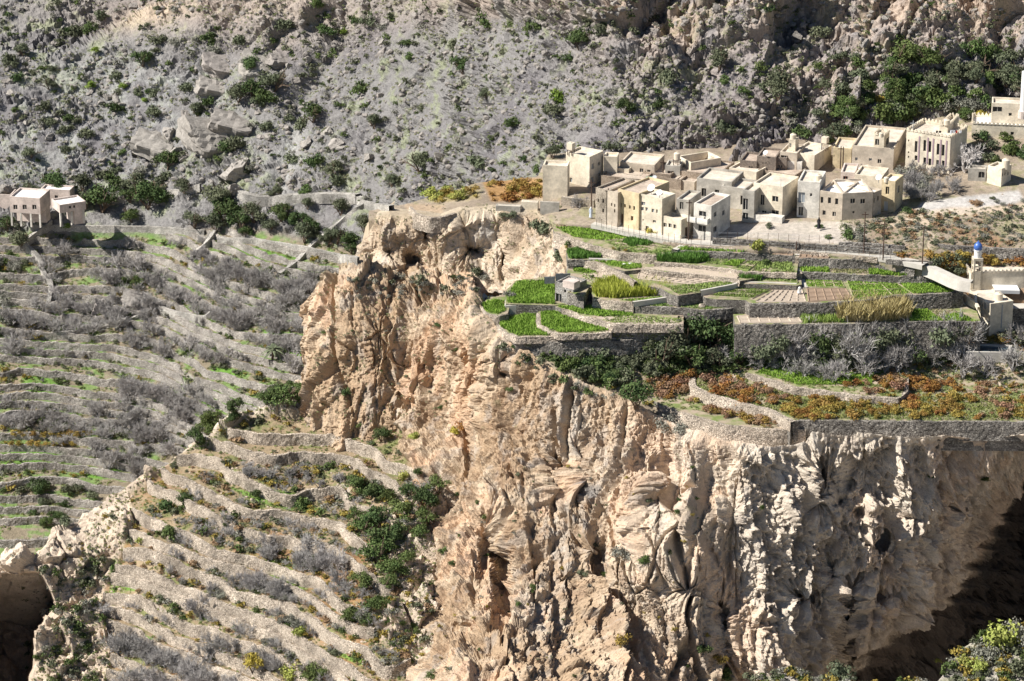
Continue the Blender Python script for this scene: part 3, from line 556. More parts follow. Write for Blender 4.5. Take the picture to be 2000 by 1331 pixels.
SL = [  # z, outline in photo pixels, wall polyline (front), wall height, wall material, label
 (-.8, [(1080,446),(1088,428),(1160,428),(1250,450),(1345,474),(1345,480),(1322,492),(1280,498),(1210,493),(1150,477),(1110,466),(1083,455)], [(1082,455),(1110,466),(1150,478),(1210,494),(1282,500),(1322,493)], 2.2, 'W', 'stone bank below the topmost green field by the village walkway'),
 (-.45, [(1312,489),(1360,468),(1470,472),(1562,480),(1556,501),(1490,496.5),(1406,492.5)], [(1312,489.5),(1406,493),(1490,497),(1553,501)], 1.15, 'G', 'dark stone wall under the long green field below the walkway'),
 (-.5, [(1562,484),(1640,488),(1715,500),(1712,508),(1640,507),(1560,505)], [(1560,505),(1640,507),(1714,508)], 1.6, 'G', 'dark stone wall under the narrow plots right of the water channel'),
 (-1.5, [(1275,505),(1300,487),(1562,492),(1556,535),(1461,531.5),(1398,523),(1333,516),(1280,513)], [(1278,513),(1333,516.5),(1398,523.5),(1461,532),(1556,535)], .7, 'W', 'low pale stone edge below the dark green crop row'),
 (-2.0, [(1560,498),(1700,500),(1730,506),(1800,518),(1840,539),(1766,541),(1700,538),(1562,532)], [(1560,532.5),(1620,534),(1700,538),(1766,541),(1838,540)], 1.15, 'G', 'dark stone wall under the bright green and brown plots right of the channel'),
 (-2.1, [(1250,515),(1285,504),(1470,518),(1500,540),(1446,549),(1430,543),(1370,536),(1280,530),(1255,526)], [(1252,526),(1280,530.5),(1370,537),(1430,544),(1446,550)], .75, 'W', 'curved pale stone bank around the big dry plot'),
 (-2.1, [(1105,488),(1130,480),(1180,494),(1176,507),(1110,508)], [(1108,508),(1140,508),(1176,507)], .9, 'G', 'short stone wall under the dark green patch by the cliff edge'),
 (-2.2, [(1146,508),(1170,498),(1258,511),(1258,526),(1220,530),(1190,522)], [(1142,509),(1170,516),(1190,523),(1222,540),(1240,551)], 1.3, 'W', 'sunlit diagonal stone wall left of the dry grid plots'),
 (-2.5, [(1440,538),(1490,526),(1562,528),(1566,556),(1556,558),(1446,554)], None, 0, '', ''),
 (-2.8, [(1222,530),(1258,516),(1450,532),(1448,556),(1372,571),(1325,578),(1310,575),(1290,563),(1250,557),(1238,549)], None, 0, '', ''),
 (-3.5, [(1112,512),(1150,506),(1240,550),(1235,558),(1180,560),(1150,562),(1140,580),(1108,570),(1108,530)], None, 0, '', ''),
 (-3.1, [(1566,528),(1700,532),(1842,536),(1882,566),(1860,573),(1793,575.5),(1741,578),(1696,586),(1665,588),(1640,591),(1575,592),(1570,560)], [(1575,592.5),(1640,591.5),(1696,586.5),(1741,578.5),(1793,576),(1860,573),(1880,568)], 2.4, 'G', 'tall dark stone wall under the green fields below the mosque path'),
 (-3.3, [(1368,574),(1446,554),(1556,557),(1578,563),(1580,592.5),(1464,592.5),(1456,586.5),(1400,585),(1378,582)], [(1464,593),(1520,593.5),(1580,593)], 2.2, 'G', 'tall dark stone wall below the brown grid plots'),
 (-4.1, [(1150,562),(1180,548),(1310,558),(1328,578),(1236,592.5),(1190,588),(1161,583)], [(1158,583),(1190,588.5),(1238,593)], 1.6, 'W', 'pale stone wall under the yellow crop strip'),
 (-4.6, [(1236,596),(1326,578),(1378,572),(1462,590),(1466,598),(1419,603),(1377,606.5),(1328,602),(1240,599)], [(1240,599),(1328,602.5),(1377,607),(1419,604),(1462,598)], 1.5, 'G', 'dark stone wall under the thin green strip beside the bundles'),
 (-5.5, [(986,569),(1008,548),(1064,542),(1110,548),(1130,590),(1084,597),(988,594)], None, 0, '', ''),
 (-6.0, [(937,594),(960,580),(1000,580),(992,612),(974,618),(945,611)], [(935,594),(945,612),(974,619),(992,613)], 1.0, 'W', 'low stone rim round the small green plot at the cliff edge'),
 (-5.6, [(1083,598),(1120,580),(1165,583),(1240,596),(1335,616),(1335,633),(1193,633),(1145,619),(1100,604)], [(1098,604),(1145,620),(1193,634),(1335,634)], 1.2, 'W', 'bright rubble wall running from the stone house down to the right'),
 (-6.5, [(1050,610),(1084,595),(1115,600),(1150,620),(1195,634),(1194,649),(1094,653),(1057,638)], [(1049,612),(1050,636),(1092,654),(1194,650)], .8, 'W', 'curved stone rim below the middle green field'),
 (-7.1, [(970,628),(1005,611),(1055,602),(1100,640),(1096,657),(1008,658),(974,640)], [(968,629),(974,641),(1008,659),(1098,658)], 1.0, 'W', 'curved stone rim of the lowest green field on the cliff edge'),
 (-7.9, [(1010,655),(1190,645),(1200,630),(1340,632),(1348,640),(1322,650),(1222,664),(1100,670),(1012,664)], [(1010,665),(1100,671),(1222,665),(1322,651),(1350,641)], 2.2, 'G', 'dark stone wall under the narrow dry plots above the scrub'),
 (-5.4, [(1432,614),(1640,608),(1660,595),(1740,586),(1862,572),(1905,600),(1915,629),(1800,627),(1640,633),(1436,634)], [(1434,634.5),(1640,634),(1800,628),(1916,630)], 4.8, 'G', 'high dark stone wall above the dark bushes and bare trees'),
 (-12.1, [(1458,730),(1478,700),(1700,680),(1770,735),(1760,777),(1680,773),(1600,761),(1552,757),(1492,737)], [(1456,730),(1492,738),(1552,758),(1600,762),(1680,774),(1755,779),(1771,765),(1773,738)], 1.3, 'W', 'rubble wall in front of the green plot with bare trees'),
 (-13.2, [(1351,735),(1458,700),(1700,700),(2180,690),(2180,824),(2000,824),(1700,822),(1560,821),(1544,829),(1496,803),(1440,790),(1380,774),(1347,757)], [(1546,828),(1562,822),(1700,823),(2000,825),(2180,825)], 2.7, 'G', 'long dark stone wall on the brink of the right cliff'),
 (-14.3, [(1255,765),(1352,736),(1350,760),(1440,791),(1544,828),(1578,834),(1574,838),(1500,838),(1420,831),(1345,810),(1290,792)], [(1288,792),(1345,811),(1420,832),(1500,839),(1574,839)], 3.3, 'W', 'tall grey stone wall bulging out above the cliff'),
]
for z, poly, wp, h, wm, lab in SL:
    slab('field_ground', poly, z, m=M_EARTH)
    if wp: wall(wp, z, h, lab, M_WALL if wm == 'W' else M_WALLG)
wall([(1351,735),(1347,745),(1349,758),(1380,775),(1440,791),(1496,804),(1546,829)], -13.2, 1.3, 'pale stone wall sweeping between the two rows of orange bushes', M_WALL, .9, .3)
wall([(1392,466),(1500,473),(1640,481),(1760,489)], 1.0, 1.3, 'stone wall between the dusty square and the walkway', M_WALLG, .5)
wall([(1712,505),(1750,510),(1788,518)], -.2, 1.9, 'stone wall under the walkway bend', M_WALLG, .4)
wall([(1345,480),(1420,485),(1562,491.5),(1640,497),(1714,504)], -.02, .8, 'low stone kerb wall carrying the walkway', M_WALL, .4)
wall([(1638,474),(1700,476),(1768,482)], 1.1, 1.2, 'dark stone wall in the scrub right of the square', M_WALLG, .5)
wall([(1832,480),(1920,484),(2060,492)], .9, 1.6, 'long rough stone wall above the orange bushes at right', M_WALLG, .6)
wall([(1730,508),(1770,510),(1822,512)], .2, .7, 'low wall beside the walkway poles', M_WALLG, .4)
wall([(800,404),(812,418),(840,426),(868,424),(900,414)], -1.2, 2.4, 'rounded stone revetment on the tip of the upper cliff', M_WALL, .5, grp='stone revetments on the cliff rim')
wall([(1018,412),(1030,419),(1052,419),(1056,410)], -1.2, 2.4, 'round grey stone buttress left of the village', M_WALLG, .5, grp='stone revetments on the cliff rim')
wall([(700,531),(720,526),(800,524),(860,522),(940,521),(1000,523)], -10.3, .8, 'narrow stone ledge path across the left cliff', M_CONC, 1.6, .1, rough=.6, cat='ledge path', name='ledge_path', grp='stone revetments on the cliff rim')
wall([(1806,519),(1826,527),(1843,535),(1860,543),(1877,549),(1897,552)], -.35, 1.5, 'curved concrete wall carrying the walkway to the mosque', M_CONC, 1.3, .1, rough=.15, name='walkway_wall', cat='concrete wall', off=.3)
def strip(name, poly, z, wdt, lab, m=M_CONC, hgt=.25, cat='channel', grp=None, z2=None, kind=None, drop=.6):
    zz = z if isinstance(z, list) else np.linspace(z, z if z2 is None else z2, len(poly))
    a = resample([onz(p[0], p[1], q) for p, q in zip(poly, zz)], .5); d = np.gradient(a[:, :2], axis=0); d /= np.linalg.norm(d, axis=1, keepdims=True)+1e-9
    nrm = np.stack([d[:, 1], -d[:, 0]], -1); V = []
    for o, t in ((-.5, -drop), (-.5, hgt), (.5, hgt), (.5, -drop)):
        q = a.copy(); q[:, :2] += nrm*o*wdt; q[:, 2] += t+vnoise(a, .7, 2)*.03; V.append(q)
    V = np.array(V); o = mesh_np(name, V.reshape(-1, 3), grid_faces(4, len(a)), m, smooth=False)
    tag(o, lab, None if kind else cat, grp, kind or 'thing'); return o
strip('path', [(1160,436),(1187,441),(1250,456),(1344,473),(1460,480),(1560,485.5),(1640,492),(1715,499),(1760,507),(1807,517)], .05, 1.9, None, hgt=.1, kind='structure')
strip('path', [(1345,474),(1330,482),(1318,489)], -.3, .9, None, hgt=.1, kind='structure')
CH = 'concrete water channels between the fields'
for z_, pp_ in ((-.47, [(1553,488),(1565,488),(1564.5,503.5),(1553,502.5)]), (-1.96, [(1553,512),(1565,512),(1567,535),(1555,536)]), (-3.02, [(1559,541),(1569,541),(1577,563.5),(1566,563)])): slab('field_ground', pp_, z_, 1.8, M_WALL, side=M_WALL)
strip('water_channel', [(1559,490),(1557,499)], -.42, .7, 'top piece of the stepped concrete channel between the fields', hgt=.06, grp=CH, drop=.1)
strip('water_channel', [(1559,517),(1560,524),(1562,531)], -1.95, .7, 'middle piece of the stepped concrete channel between the fields', hgt=.06, grp=CH, drop=.1)
strip('water_channel', [(1567,545),(1570,554),(1574,562)], -3.0, .7, 'bottom piece of the stepped concrete channel between the fields', hgt=.06, grp=CH, drop=.1)
strip('water_channel', [(1368,571),(1410,563),(1432,559),(1446,554),(1500,555.5),(1556,558)], -2.75, .35, 'white concrete channel along the back of the brown plots', hgt=.3, grp=CH)
strip('water_channel', [(1236,592),(1280,586),(1328,579),(1370,579)], -3.9, .4, 'white concrete channel in front of the yellow crop', hgt=.2, grp=CH)
strip('water_channel', [(1163,598),(1224,607)], -5.5, .35, 'short concrete channel right of the stone house', hgt=.25, grp=CH)
strip('water_channel', [(1150,507),(1200,509),(1250,512)], -2.1, .35, 'thin concrete channel above the small green field', hgt=.2, grp=CH)
# stones set along the field edge beside the green grid plot
for k in range(11):
    pass
# --- fields: soil sheet + standing crop, one object each
def leaf_field(poly, z, hgt, dens, cols, name='crop_field', seed=0, wid=.10, base=.012, rowdir=None, bare=0.0):
    rs = np.random.RandomState(seed+11)
    W = np.array([onz(p[0], p[1], z) for p in poly]); lo, hi = W[:, :2].min(0), W[:, :2].max(0)
    area = (hi-lo).prod(); n = int(area*dens); xy = lo+rs.rand(n, 2)*(hi-lo)
    keep = inpoly([tuple(q) for q in W[:, :2]], xy[:, 0], xy[:, 1]); xy = xy[keep]
    p3 = np.c_[xy, np.zeros(len(xy))]
    nz = fbm(p3, .35, 3, seed)+.4*vnoise(p3, 1.3, seed+3)
    if bare > 0: k = nz > bare-1; xy, p3, nz = xy[k], p3[k], nz[k]
    n = len(xy)
    if n == 0: return None
    ang = rs.rand(n)*6.28; hh = hgt*(.65+.7*rs.rand(n))*(1+.35*nz); wd = wid*(.6+.8*rs.rand(n)); lean = (rs.rand(n, 2)-.5)*hh[:, None]*.9
    dx = np.c_[np.cos(ang), np.sin(ang)]*wd[:, None]
    V = np.zeros((n, 3, 3)); V[:, 0, :2] = xy-dx; V[:, 1, :2] = xy+dx; V[:, 2, :2] = xy+lean; V[:, :2, 2] = z+base; V[:, 2, 2] = z+hh
    c0, c1 = np.array(cols[0]), np.array(cols[1]); t = np.clip(.5+nz*.8+(rs.rand(n)-.5)*.5, 0, 1)
    col = np.repeat((c0+(c1-c0)*t[:, None])[:, None], 3, 1).reshape(-1, 3)
    return V.reshape(-1, 3), np.arange(3*n).reshape(-1, 3), col
M_CROP = mat('crop_leaf', (1, 1, 1), vcol=True, nscale=.7, namp=.15, fine=5, fineamp=.2, rough=.7, spec=.15)
GR = ((.15, .25, .035), (.28, .43, .075)); DG = ((.07, .15, .028), (.13, .25, .05)); LG = ((.20, .27, .08), (.28, .36, .11)); YG = ((.30, .34, .05), (.45, .48, .09)); OL = ((.20, .21, .10), (.30, .27, .14))
def field(lab, z, poly, cols, hgt=.3, dens=55, soil=None, bare=0.0, grid=None, seed=1, wid=.11):
    """a crop bed: soil sheet, optional grid of low earth ridges, leaves"""
    pts = [onz(p[0], p[1], z+.03) for p in poly]
    bm = bmesh.new(); f = bm.faces.new([bm.verts.new(p) for p in pts]); f.normal_update()
    if f.normal.z < 0: f.normal_flip()
    bmesh.ops.triangulate(bm, faces=bm.faces[:])
    if grid:
        nx, ny = grid; q = [Vector(onz(p[0], p[1], z+.03)) for p in poly[:4]]
        def bi(u, v): return (q[0]*(1-u)+q[1]*u)*(1-v)+(q[3]*(1-u)+q[2]*u)*v
        def ridge(a, b):
            d = (b-a); nn = Vector((d.y, -d.x, 0)).normalized()*.14
            vs = [bm.verts.new(p) for p in (a-nn, a+Vector((0, 0, .16)), a+nn, b-nn, b+Vector((0, 0, .16)), b+nn)]
            bm.faces.new((vs[0], vs[1], vs[4], vs[3])); bm.faces.new((vs[1], vs[2], vs[5], vs[4]))
        for i in range(nx+1): ridge(bi(i/nx, 0), bi(i/nx, 1))
        for j in range(ny+1): ridge(bi(0, j/ny), bi(1, j/ny))
    me = bpy.data.meshes.new('field'); bm.to_mesh(me); bm.free(); me.materials.append(soil or M_EARTH)
    o = bpy.data.objects.new('crop_field', me); COL.objects.link(o); tag(o, lab, 'field', 'planted plots on the plateau', 'thing')
    if cols:
        r = leaf_field(poly, z+.03, hgt, dens, cols, seed=seed, wid=wid, bare=bare)
        if r:
            c = mesh_np('crop', r[0], r[1], M_CROP, parent=o, col=r[2], smooth=False); tag(c, kind='stuff')
    return o
FD = [
 ('brown fallow plot at the left end of the walkway', -.8, [(1086,431),(1160,429),(1172,442),(1086,442)], OL, .15, 25, M_BROWN, .9, None),
 ('bright green field below the tower houses', -.8, [(1084,444),(1172,443),(1240,456),(1258,462),(1180,470),(1120,463)], GR, .22, 70, None, .35, None),
 ('light green striped field beside the small tree', -.8, [(1185,473),(1262,462),(1340,479),(1318,490),(1282,496),(1215,490)], LG, .16, 45, None, .6, (3,5)),
 ('dark leafy patch left of the small yellow tree', -.8, [(1215,474),(1235,462),(1278,468),(1272,478),(1232,482)], DG, .5, 90, None, 0, None),
 ('long bright green field under the walkway', -.45, [(1320,488),(1362,475),(1450,478),(1475,486),(1480,494),(1406,491),(1330,489)], GR, .35, 80, None, .1, None),
 ('dark cabbage bed behind the yellow bush', -.45, [(1440,486),(1485,486),(1492,495),(1450,493)], DG, .4, 70, None, 0, None),
 ('bare ploughed plot below the walkway, left of the channel', -.45, [(1500,487),(1552,489),(1548,500),(1494,495)], None, 0, 0, M_BROWN, 0, (5,2)),
 ('bare brown plot right of the channel top', -.5, [(1566,493),(1626,496),(1618,505),(1562,503.5)], None, 0, 0, M_BROWN, 0, (5,2)),
 ('pale green narrow plot right of the channel top', -.5, [(1630,497),(1700,500),(1710,506),(1622,505)], LG, .18, 55, None, .4, (4,1)),
 ('thick dark green hedge-like crop row', -1.5, [(1284,506),(1320,498),(1380,500),(1384,510),(1360,515),(1284,511)], DG, .95, 130, None, 0, None),
 ('small pale green plot beside the dark crop row', -1.5, [(1386,506),(1425,506),(1412,518),(1378,515)], LG, .18, 60, None, .3, None),
 ('small vivid green square plot', -1.5, [(1430,508),(1455,509),(1440,521),(1412,518)], GR, .25, 90, None, 0, None),
 ('half-bare plot left of the two leafy bushes', -1.5, [(1460,511),(1484,512),(1462,529),(1436,525)], LG, .15, 40, None, .7, (2,2)),
 ('weedy plot with two leafy bushes', -1.5, [(1486,512),(1546,514),(1550,532),(1468,530)], LG, .3, 45, None, .7, None),
 ('vivid green square plot right of the channel', -2.0, [(1562,513),(1616,514),(1620,532),(1564,531)], GR, .4, 110, None, 0, None),
 ('weedy brown plot between two green plots', -2.0, [(1622,516),(1692,518),(1694,535),(1624,533)], OL, .2, 45, None, .5, None),
 ('deep green plot with a pale leafy bush', -2.0, [(1698,516),(1760,517),(1800,523),(1834,538),(1760,539),(1697,536)], GR, .4, 90, None, 0, None),
 ('thin dry strip of plots behind the pale stone bank', -2.1, [(1260,524),(1380,518),(1462,528),(1440,544),(1370,534),(1280,528)], LG, .1, 12, M_TAN, .9, (8,1)),
 ('wide dry field of small square basins', -2.8, [(1250,528),(1426,545),(1360,556),(1246,545)], OL, .08, 10, M_TAN, .9, (9,5)),
 ('thin green field in front of the dry basins', -2.8, [(1300,560),(1372,554),(1438,548),(1440,555),(1372,569),(1326,576)], LG, .2, 50, None, .35, None),
 ('round-cornered dark green crop bed', -2.5, [(1442,545),(1456,535),(1490,536),(1494,543),(1484,549),(1450,549)], DG, .8, 130, None, 0, None),
 ('pale green plot behind the concrete channel', -2.5, [(1500,538),(1554,537),(1558,553),(1490,550)], LG, .2, 65, None, .2, (5,1)),
 ('green gridded plot right of the channel', -3.1, [(1571,542),(1640,544),(1650,562),(1576,562)], GR, .16, 60, None, .1, (4,2)),
 ('brown gridded plot right of the channel foot', -3.1, [(1577,565),(1652,565),(1664,584),(1580,590)], None, 0, 0, M_BROWN, 0, (5,3)),
 ('green field split by pale diagonal ridges', -3.1, [(1652,543),(1740,546),(1780,574),(1668,584)], GR, .2, 65, None, .15, (3,3)),
 ('bright green field nearest the mosque', -3.1, [(1745,546),(1800,544),(1832,551),(1864,568),(1856,571),(1784,574)], GR, .3, 85, None, .05, None),
 ('green plot with low dark ridges beside the brown grid', -3.3, [(1446,560),(1514,562),(1470,584),(1382,579)], ((.13,.19,.04),(.2,.27,.07)), .18, 60, None, .2, (3,3)),
 ('tan gridded plot above the tall dark wall', -3.3, [(1520,563),(1566,565),(1574,590),(1476,590)], None, 0, 0, M_TAN, 0, (6,5)),
 ('row of tall yellow-green crop', -4.1, [(1156,567),(1168,558),(1300,560),(1312,568),(1310,576),(1200,583),(1165,580)], YG, 1.25, 120, None, 0, None),
 ('grass edge in front of the yellow-green crop', -4.1, [(1215,586),(1315,578),(1310,582),(1236,590)], GR, .2, 70, None, 0, None),
 ('small yellow-green crop patch above the long yellow row', -3.5, [(1186,549),(1200,543),(1228,548),(1232,554),(1190,556)], YG, .7, 110, None, 0, None),
 ('dull green strip beside the stone bundles', -4.6, [(1244,592),(1320,583),(1450,592),(1455,597),(1377,604),(1328,600),(1250,597)], ((.12,.2,.05),(.18,.26,.07)), .15, 60, None, .2, None),
 ('deep green corner patch on the cliff edge', -2.1, [(1108,492),(1130,487),(1176,497),(1172,505),(1112,506)], DG, .6, 110, None, 0, None),
 ('small bright green field with white sheets', -2.2, [(1160,509),(1180,506),(1252,514),(1254,524),(1222,526),(1190,518)], GR, .2, 80, None, 0, None),
 ('green patch below the grey water tower', -3.5, [(1120,519),(1145,516),(1178,530),(1150,534),(1120,530)], GR, .3, 80, None, .2, None),
 ('sparse brown garden plot above the yellow crop', -3.5, [(1136,534),(1180,532),(1228,550),(1180,556),(1140,548)], LG, .15, 25, M_TAN, .8, None),
 ('large bright green field left of the stone house', -5.5, [(990,573),(1012,552),(1062,549),(1083,556),(1083,594),(992,592)], GR, .4, 100, None, -.2, None),
 ('small round green plot at the cliff brink', -6., [(940,594),(964,586),(988,588),(986,608),(972,614),(948,608)], GR, .3, 85, None, .1, None),
 ('long green field below the stone house', -5.6, [(1090,599),(1160,598),(1228,609),(1240,617),(1170,618),(1130,612)], GR, .28, 90, None, 0, None),
 ('half-dry field with a single small shrub', -5.6, [(1160,620),(1240,617),(1330,622),(1330,631),(1196,631)], LG, .15, 45, M_TAN, .55, None),
 ('middle green field with a curved stone rim', -6.5, [(1056,612),(1084,600),(1105,605),(1190,646),(1094,650),(1058,635)], GR, .3, 95, None, -.1, None),
 ('lowest green field at the cliff corner', -7.1, [(975,629),(1008,618),(1052,612),(1056,636),(1092,655),(1010,655),(978,639)], GR, .38, 95, None, .05, None),
 ('narrow row of dry basins above the scrub', -7.9, [(1020,660),(1190,656),(1215,662),(1100,667)], None, 0, 0, M_TAN, 0, (10,1)),
 ('second narrow row of dry basins above the scrub', -7.9, [(1204,638),(1330,636),(1320,646),(1208,650)], None, 0, 0, M_TAN, 0, (7,1)),
 ('tan gridded strip under the tall dark wall', -5.4, [(1440,618),(1556,617),(1566,630),(1446,631)], None, 0, 0, M_TAN, 0, (6,2)),
 ('light leafy strip left of the reed clump', -5.4, [(1560,617),(1640,613),(1650,630),(1570,631)], ((.2,.3,.06),(.33,.42,.12)), .8, 60, None, .1, None),
 ('green field below the reeds', -5.4, [(1752,600),(1800,598),(1842,627),(1780,627)], GR, .25, 90, None, -.1, None),
 ('brown garden plot left of the cream courtyard wall', -5.4, [(1804,598),(1852,594),(1872,612),(1838,622)], OL, .15, 40, None, .5, None),
 ('green corner field against the cream courtyard wall', -5.4, [(1842,619),(1874,612),(1906,628),(1846,627)], GR, .3, 90, None, 0, None),
 ('grassy green plot among the bare trees', -12.1, [(1480,728),(1500,704),(1640,696),(1740,712),(1700,752),(1560,752)], GR, .25, 60, None, .15, None),
 ('weedy ground under the orange bushes', -13.2, [(1360,740),(1460,738),(1700,780),(2100,770),(2100,822),(1700,819),(1562,817),(1500,798),(1360,762)], ((.16,.2,.06),(.24,.25,.09)), .2, 35, None, .5, None),
]
for k, (lab, z, poly, cols, hg, dn, soil, bare, gd) in enumerate(FD): field(lab, z, poly, cols, hg, dn, soil, bare, gd, seed=k)
# ------------------------------------------------------------------ buildings
def plaster(name, rgb, dirt=.22): return mat(name, rgb, nscale=.45, namp=dirt, fine=3, fineamp=.14, bump=.03, bscale=4, rgb2=tuple(c*.78 for c in rgb), vary=.55)
MB = dict(cream=plaster('cream_plaster', (.73, .645, .51)), tan=plaster('tan_plaster', (.56, .48, .385)), yellow=plaster('yellow_plaster', (.66, .54, .35)), white=plaster('white_plaster', (.72, .68, .61), .3),
  grey=plaster('grey_render', (.43, .40, .35), .35), mud=stone_mat('mud_stone', (.34, .27, .21), (.46, .38, .30), (.17, .13, .10), 3, 1.5, .06), old=stone_mat('old_rubble', (.42, .36, .29), (.55, .48, .39), (.2, .16, .12), 3, 1.5, .06),
  pink=plaster('pinkish_plaster', (.66, .56, .50)), dark=stone_mat('dark_mud_stone', (.24, .20, .17), (.34, .28, .23), (.12, .1, .08), 3, 1.5, .06), stone=stone_mat('cut_stone', (.30, .28, .26), (.46, .44, .41), (.1, .09, .08), 2.4, 1.5, .05))
M_ROOF = mat('roof_screed', (.63, .57, .48), nscale=.6, namp=.2, fine=3, fineamp=.18, rgb2=(.52, .45, .37), vary=.4)
M_MUDROOF = mat('mud_roof', (.40, .32, .26), nscale=.8, namp=.22, fine=4, fineamp=.2, rgb2=(.50, .42, .34), vary=.5, bump=.05, bscale=3)
M_WROOF = mat('white_roof', (.74, .72, .70), nscale=.6, namp=.12, fine=3, fineamp=.08)
M_PANE = mat('dark_glass', (.025, .028, .032), rough=.25, namp=0, fineamp=0, spec=.5)
M_SHUT = mat('grey_shutter', (.30, .33, .36), namp=.1, fineamp=.05)
M_DOORW = mat('pale_door', (.62, .63, .62), namp=.05, fineamp=.05); M_DOORB = mat('wood_door', (.12, .07, .045), namp=.15)
M_FRAME = mat('window_frame', (.62, .58, .52), namp=.05, fineamp=.0); M_PURP = mat('mauve_panel', (.33, .24, .27), namp=.1, fineamp=.05); M_RED = mat('red_arch', (.45, .13, .10), namp=.1)
M_METAL = mat('rusty_pole', (.10, .065, .05), namp=.2, rough=.7); M_GALV = mat('galvanised_metal', (.42, .44, .46), namp=.12, rough=.5, metal=.3, spec=.4)
M_TANK = mat('cream_tank', (.66, .58, .46), namp=.08, fineamp=.05, rough=.6); M_WHITE = mat('white_paint', (.80, .79, .77), namp=.04, fineamp=.03, rough=.6)
WM = dict(p=M_PANE, s=M_SHUT, w=M_DOORW, b=M_DOORB, r=M_RED)
def emp(name, loc, lab=None, cat=None, grp=None):
    o = bpy.data.objects.new(name, None); COL.objects.link(o); o.location = loc; o.empty_display_size = .5; tag(o, lab, cat, grp, 'thing'); return o
class MBld:
    def __init__(s, org): s.v = []; s.f = []; s.o = np.array(org, float)
    def q(s, *ps):
        b = len(s.v); s.v += [np.array(p, float)-s.o for p in ps]; s.f.append(tuple(range(b, b+len(ps))))
    def box(s, c, ax, ay, hx, hy, z0, z1):
        c = np.array(c[:2], float); P = [c+ax*sx*hx+ay*sy*hy for sx, sy in ((-1, -1), (1, -1), (1, 1), (-1, 1))]
        lo = [(*p, z0) for p in P]; hi = [(*p, z1) for p in P]; s.q(*hi); s.q(*lo[::-1])
        for i in range(4): s.q(lo[i], lo[(i+1) % 4], hi[(i+1) % 4], hi[i])
    def cyl(s, c, r, z0, z1, n=14, r2=None, cap=True):
        r2 = r if r2 is None else r2; A = [(math.cos(t*6.2832/n), math.sin(t*6.2832/n)) for t in range(n)]
        for i in range(n):
            a, b = A[i], A[(i+1) % n]; s.q((c[0]+a[0]*r, c[1]+a[1]*r, z0), (c[0]+b[0]*r, c[1]+b[1]*r, z0), (c[0]+b[0]*r2, c[1]+b[1]*r2, z1), (c[0]+a[0]*r2, c[1]+a[1]*r2, z1))
        if cap: s.q(*[(c[0]+a[0]*r2, c[1]+a[1]*r2, z1) for a in A])
    def rod(s, a, b, r, n=5, r2=None):
        a = Vector(a); b = Vector(b); d = (b-a).normalized(); u = d.orthogonal().normalized(); v = d.cross(u); r2 = r if r2 is None else r2
        ra = [a+(u*math.cos(t*6.2832/n)+v*math.sin(t*6.2832/n))*r for t in range(n)]; rb = [b+(u*math.cos(t*6.2832/n)+v*math.sin(t*6.2832/n))*r2 for t in range(n)]
        for i in range(n): s.q(ra[i], ra[(i+1) % n], rb[(i+1) % n], rb[i])
        s.q(*rb)
    def build(s, name, m, parent=None, smooth=False):
        me = bpy.data.meshes.new(name); me.from_pydata([tuple(p) for p in s.v], [], s.f); me.materials.append(m)
        if smooth: me.polygons.foreach_set('use_smooth', [True]*len(me.polygons))
        me.update(); o = bpy.data.objects.new(name, me); COL.objects.link(o)
        if parent: o.parent = parent
        else: o.location = tuple(s.o)
        return o
def pxof(p): return proj(p)[0]
def solve(p0, d, target, mx=45):
    lo, hi = .3, mx; s0 = pxof(p0)
    inc = pxof(p0+np.array([*d, 0])*1) > s0
    for _ in range(40):
        m = (lo+hi)/2; v = pxof(p0+np.array([*d, 0])*m)
        if (v < target) == inc: lo = m
        else: hi = m
    return (lo+hi)/2
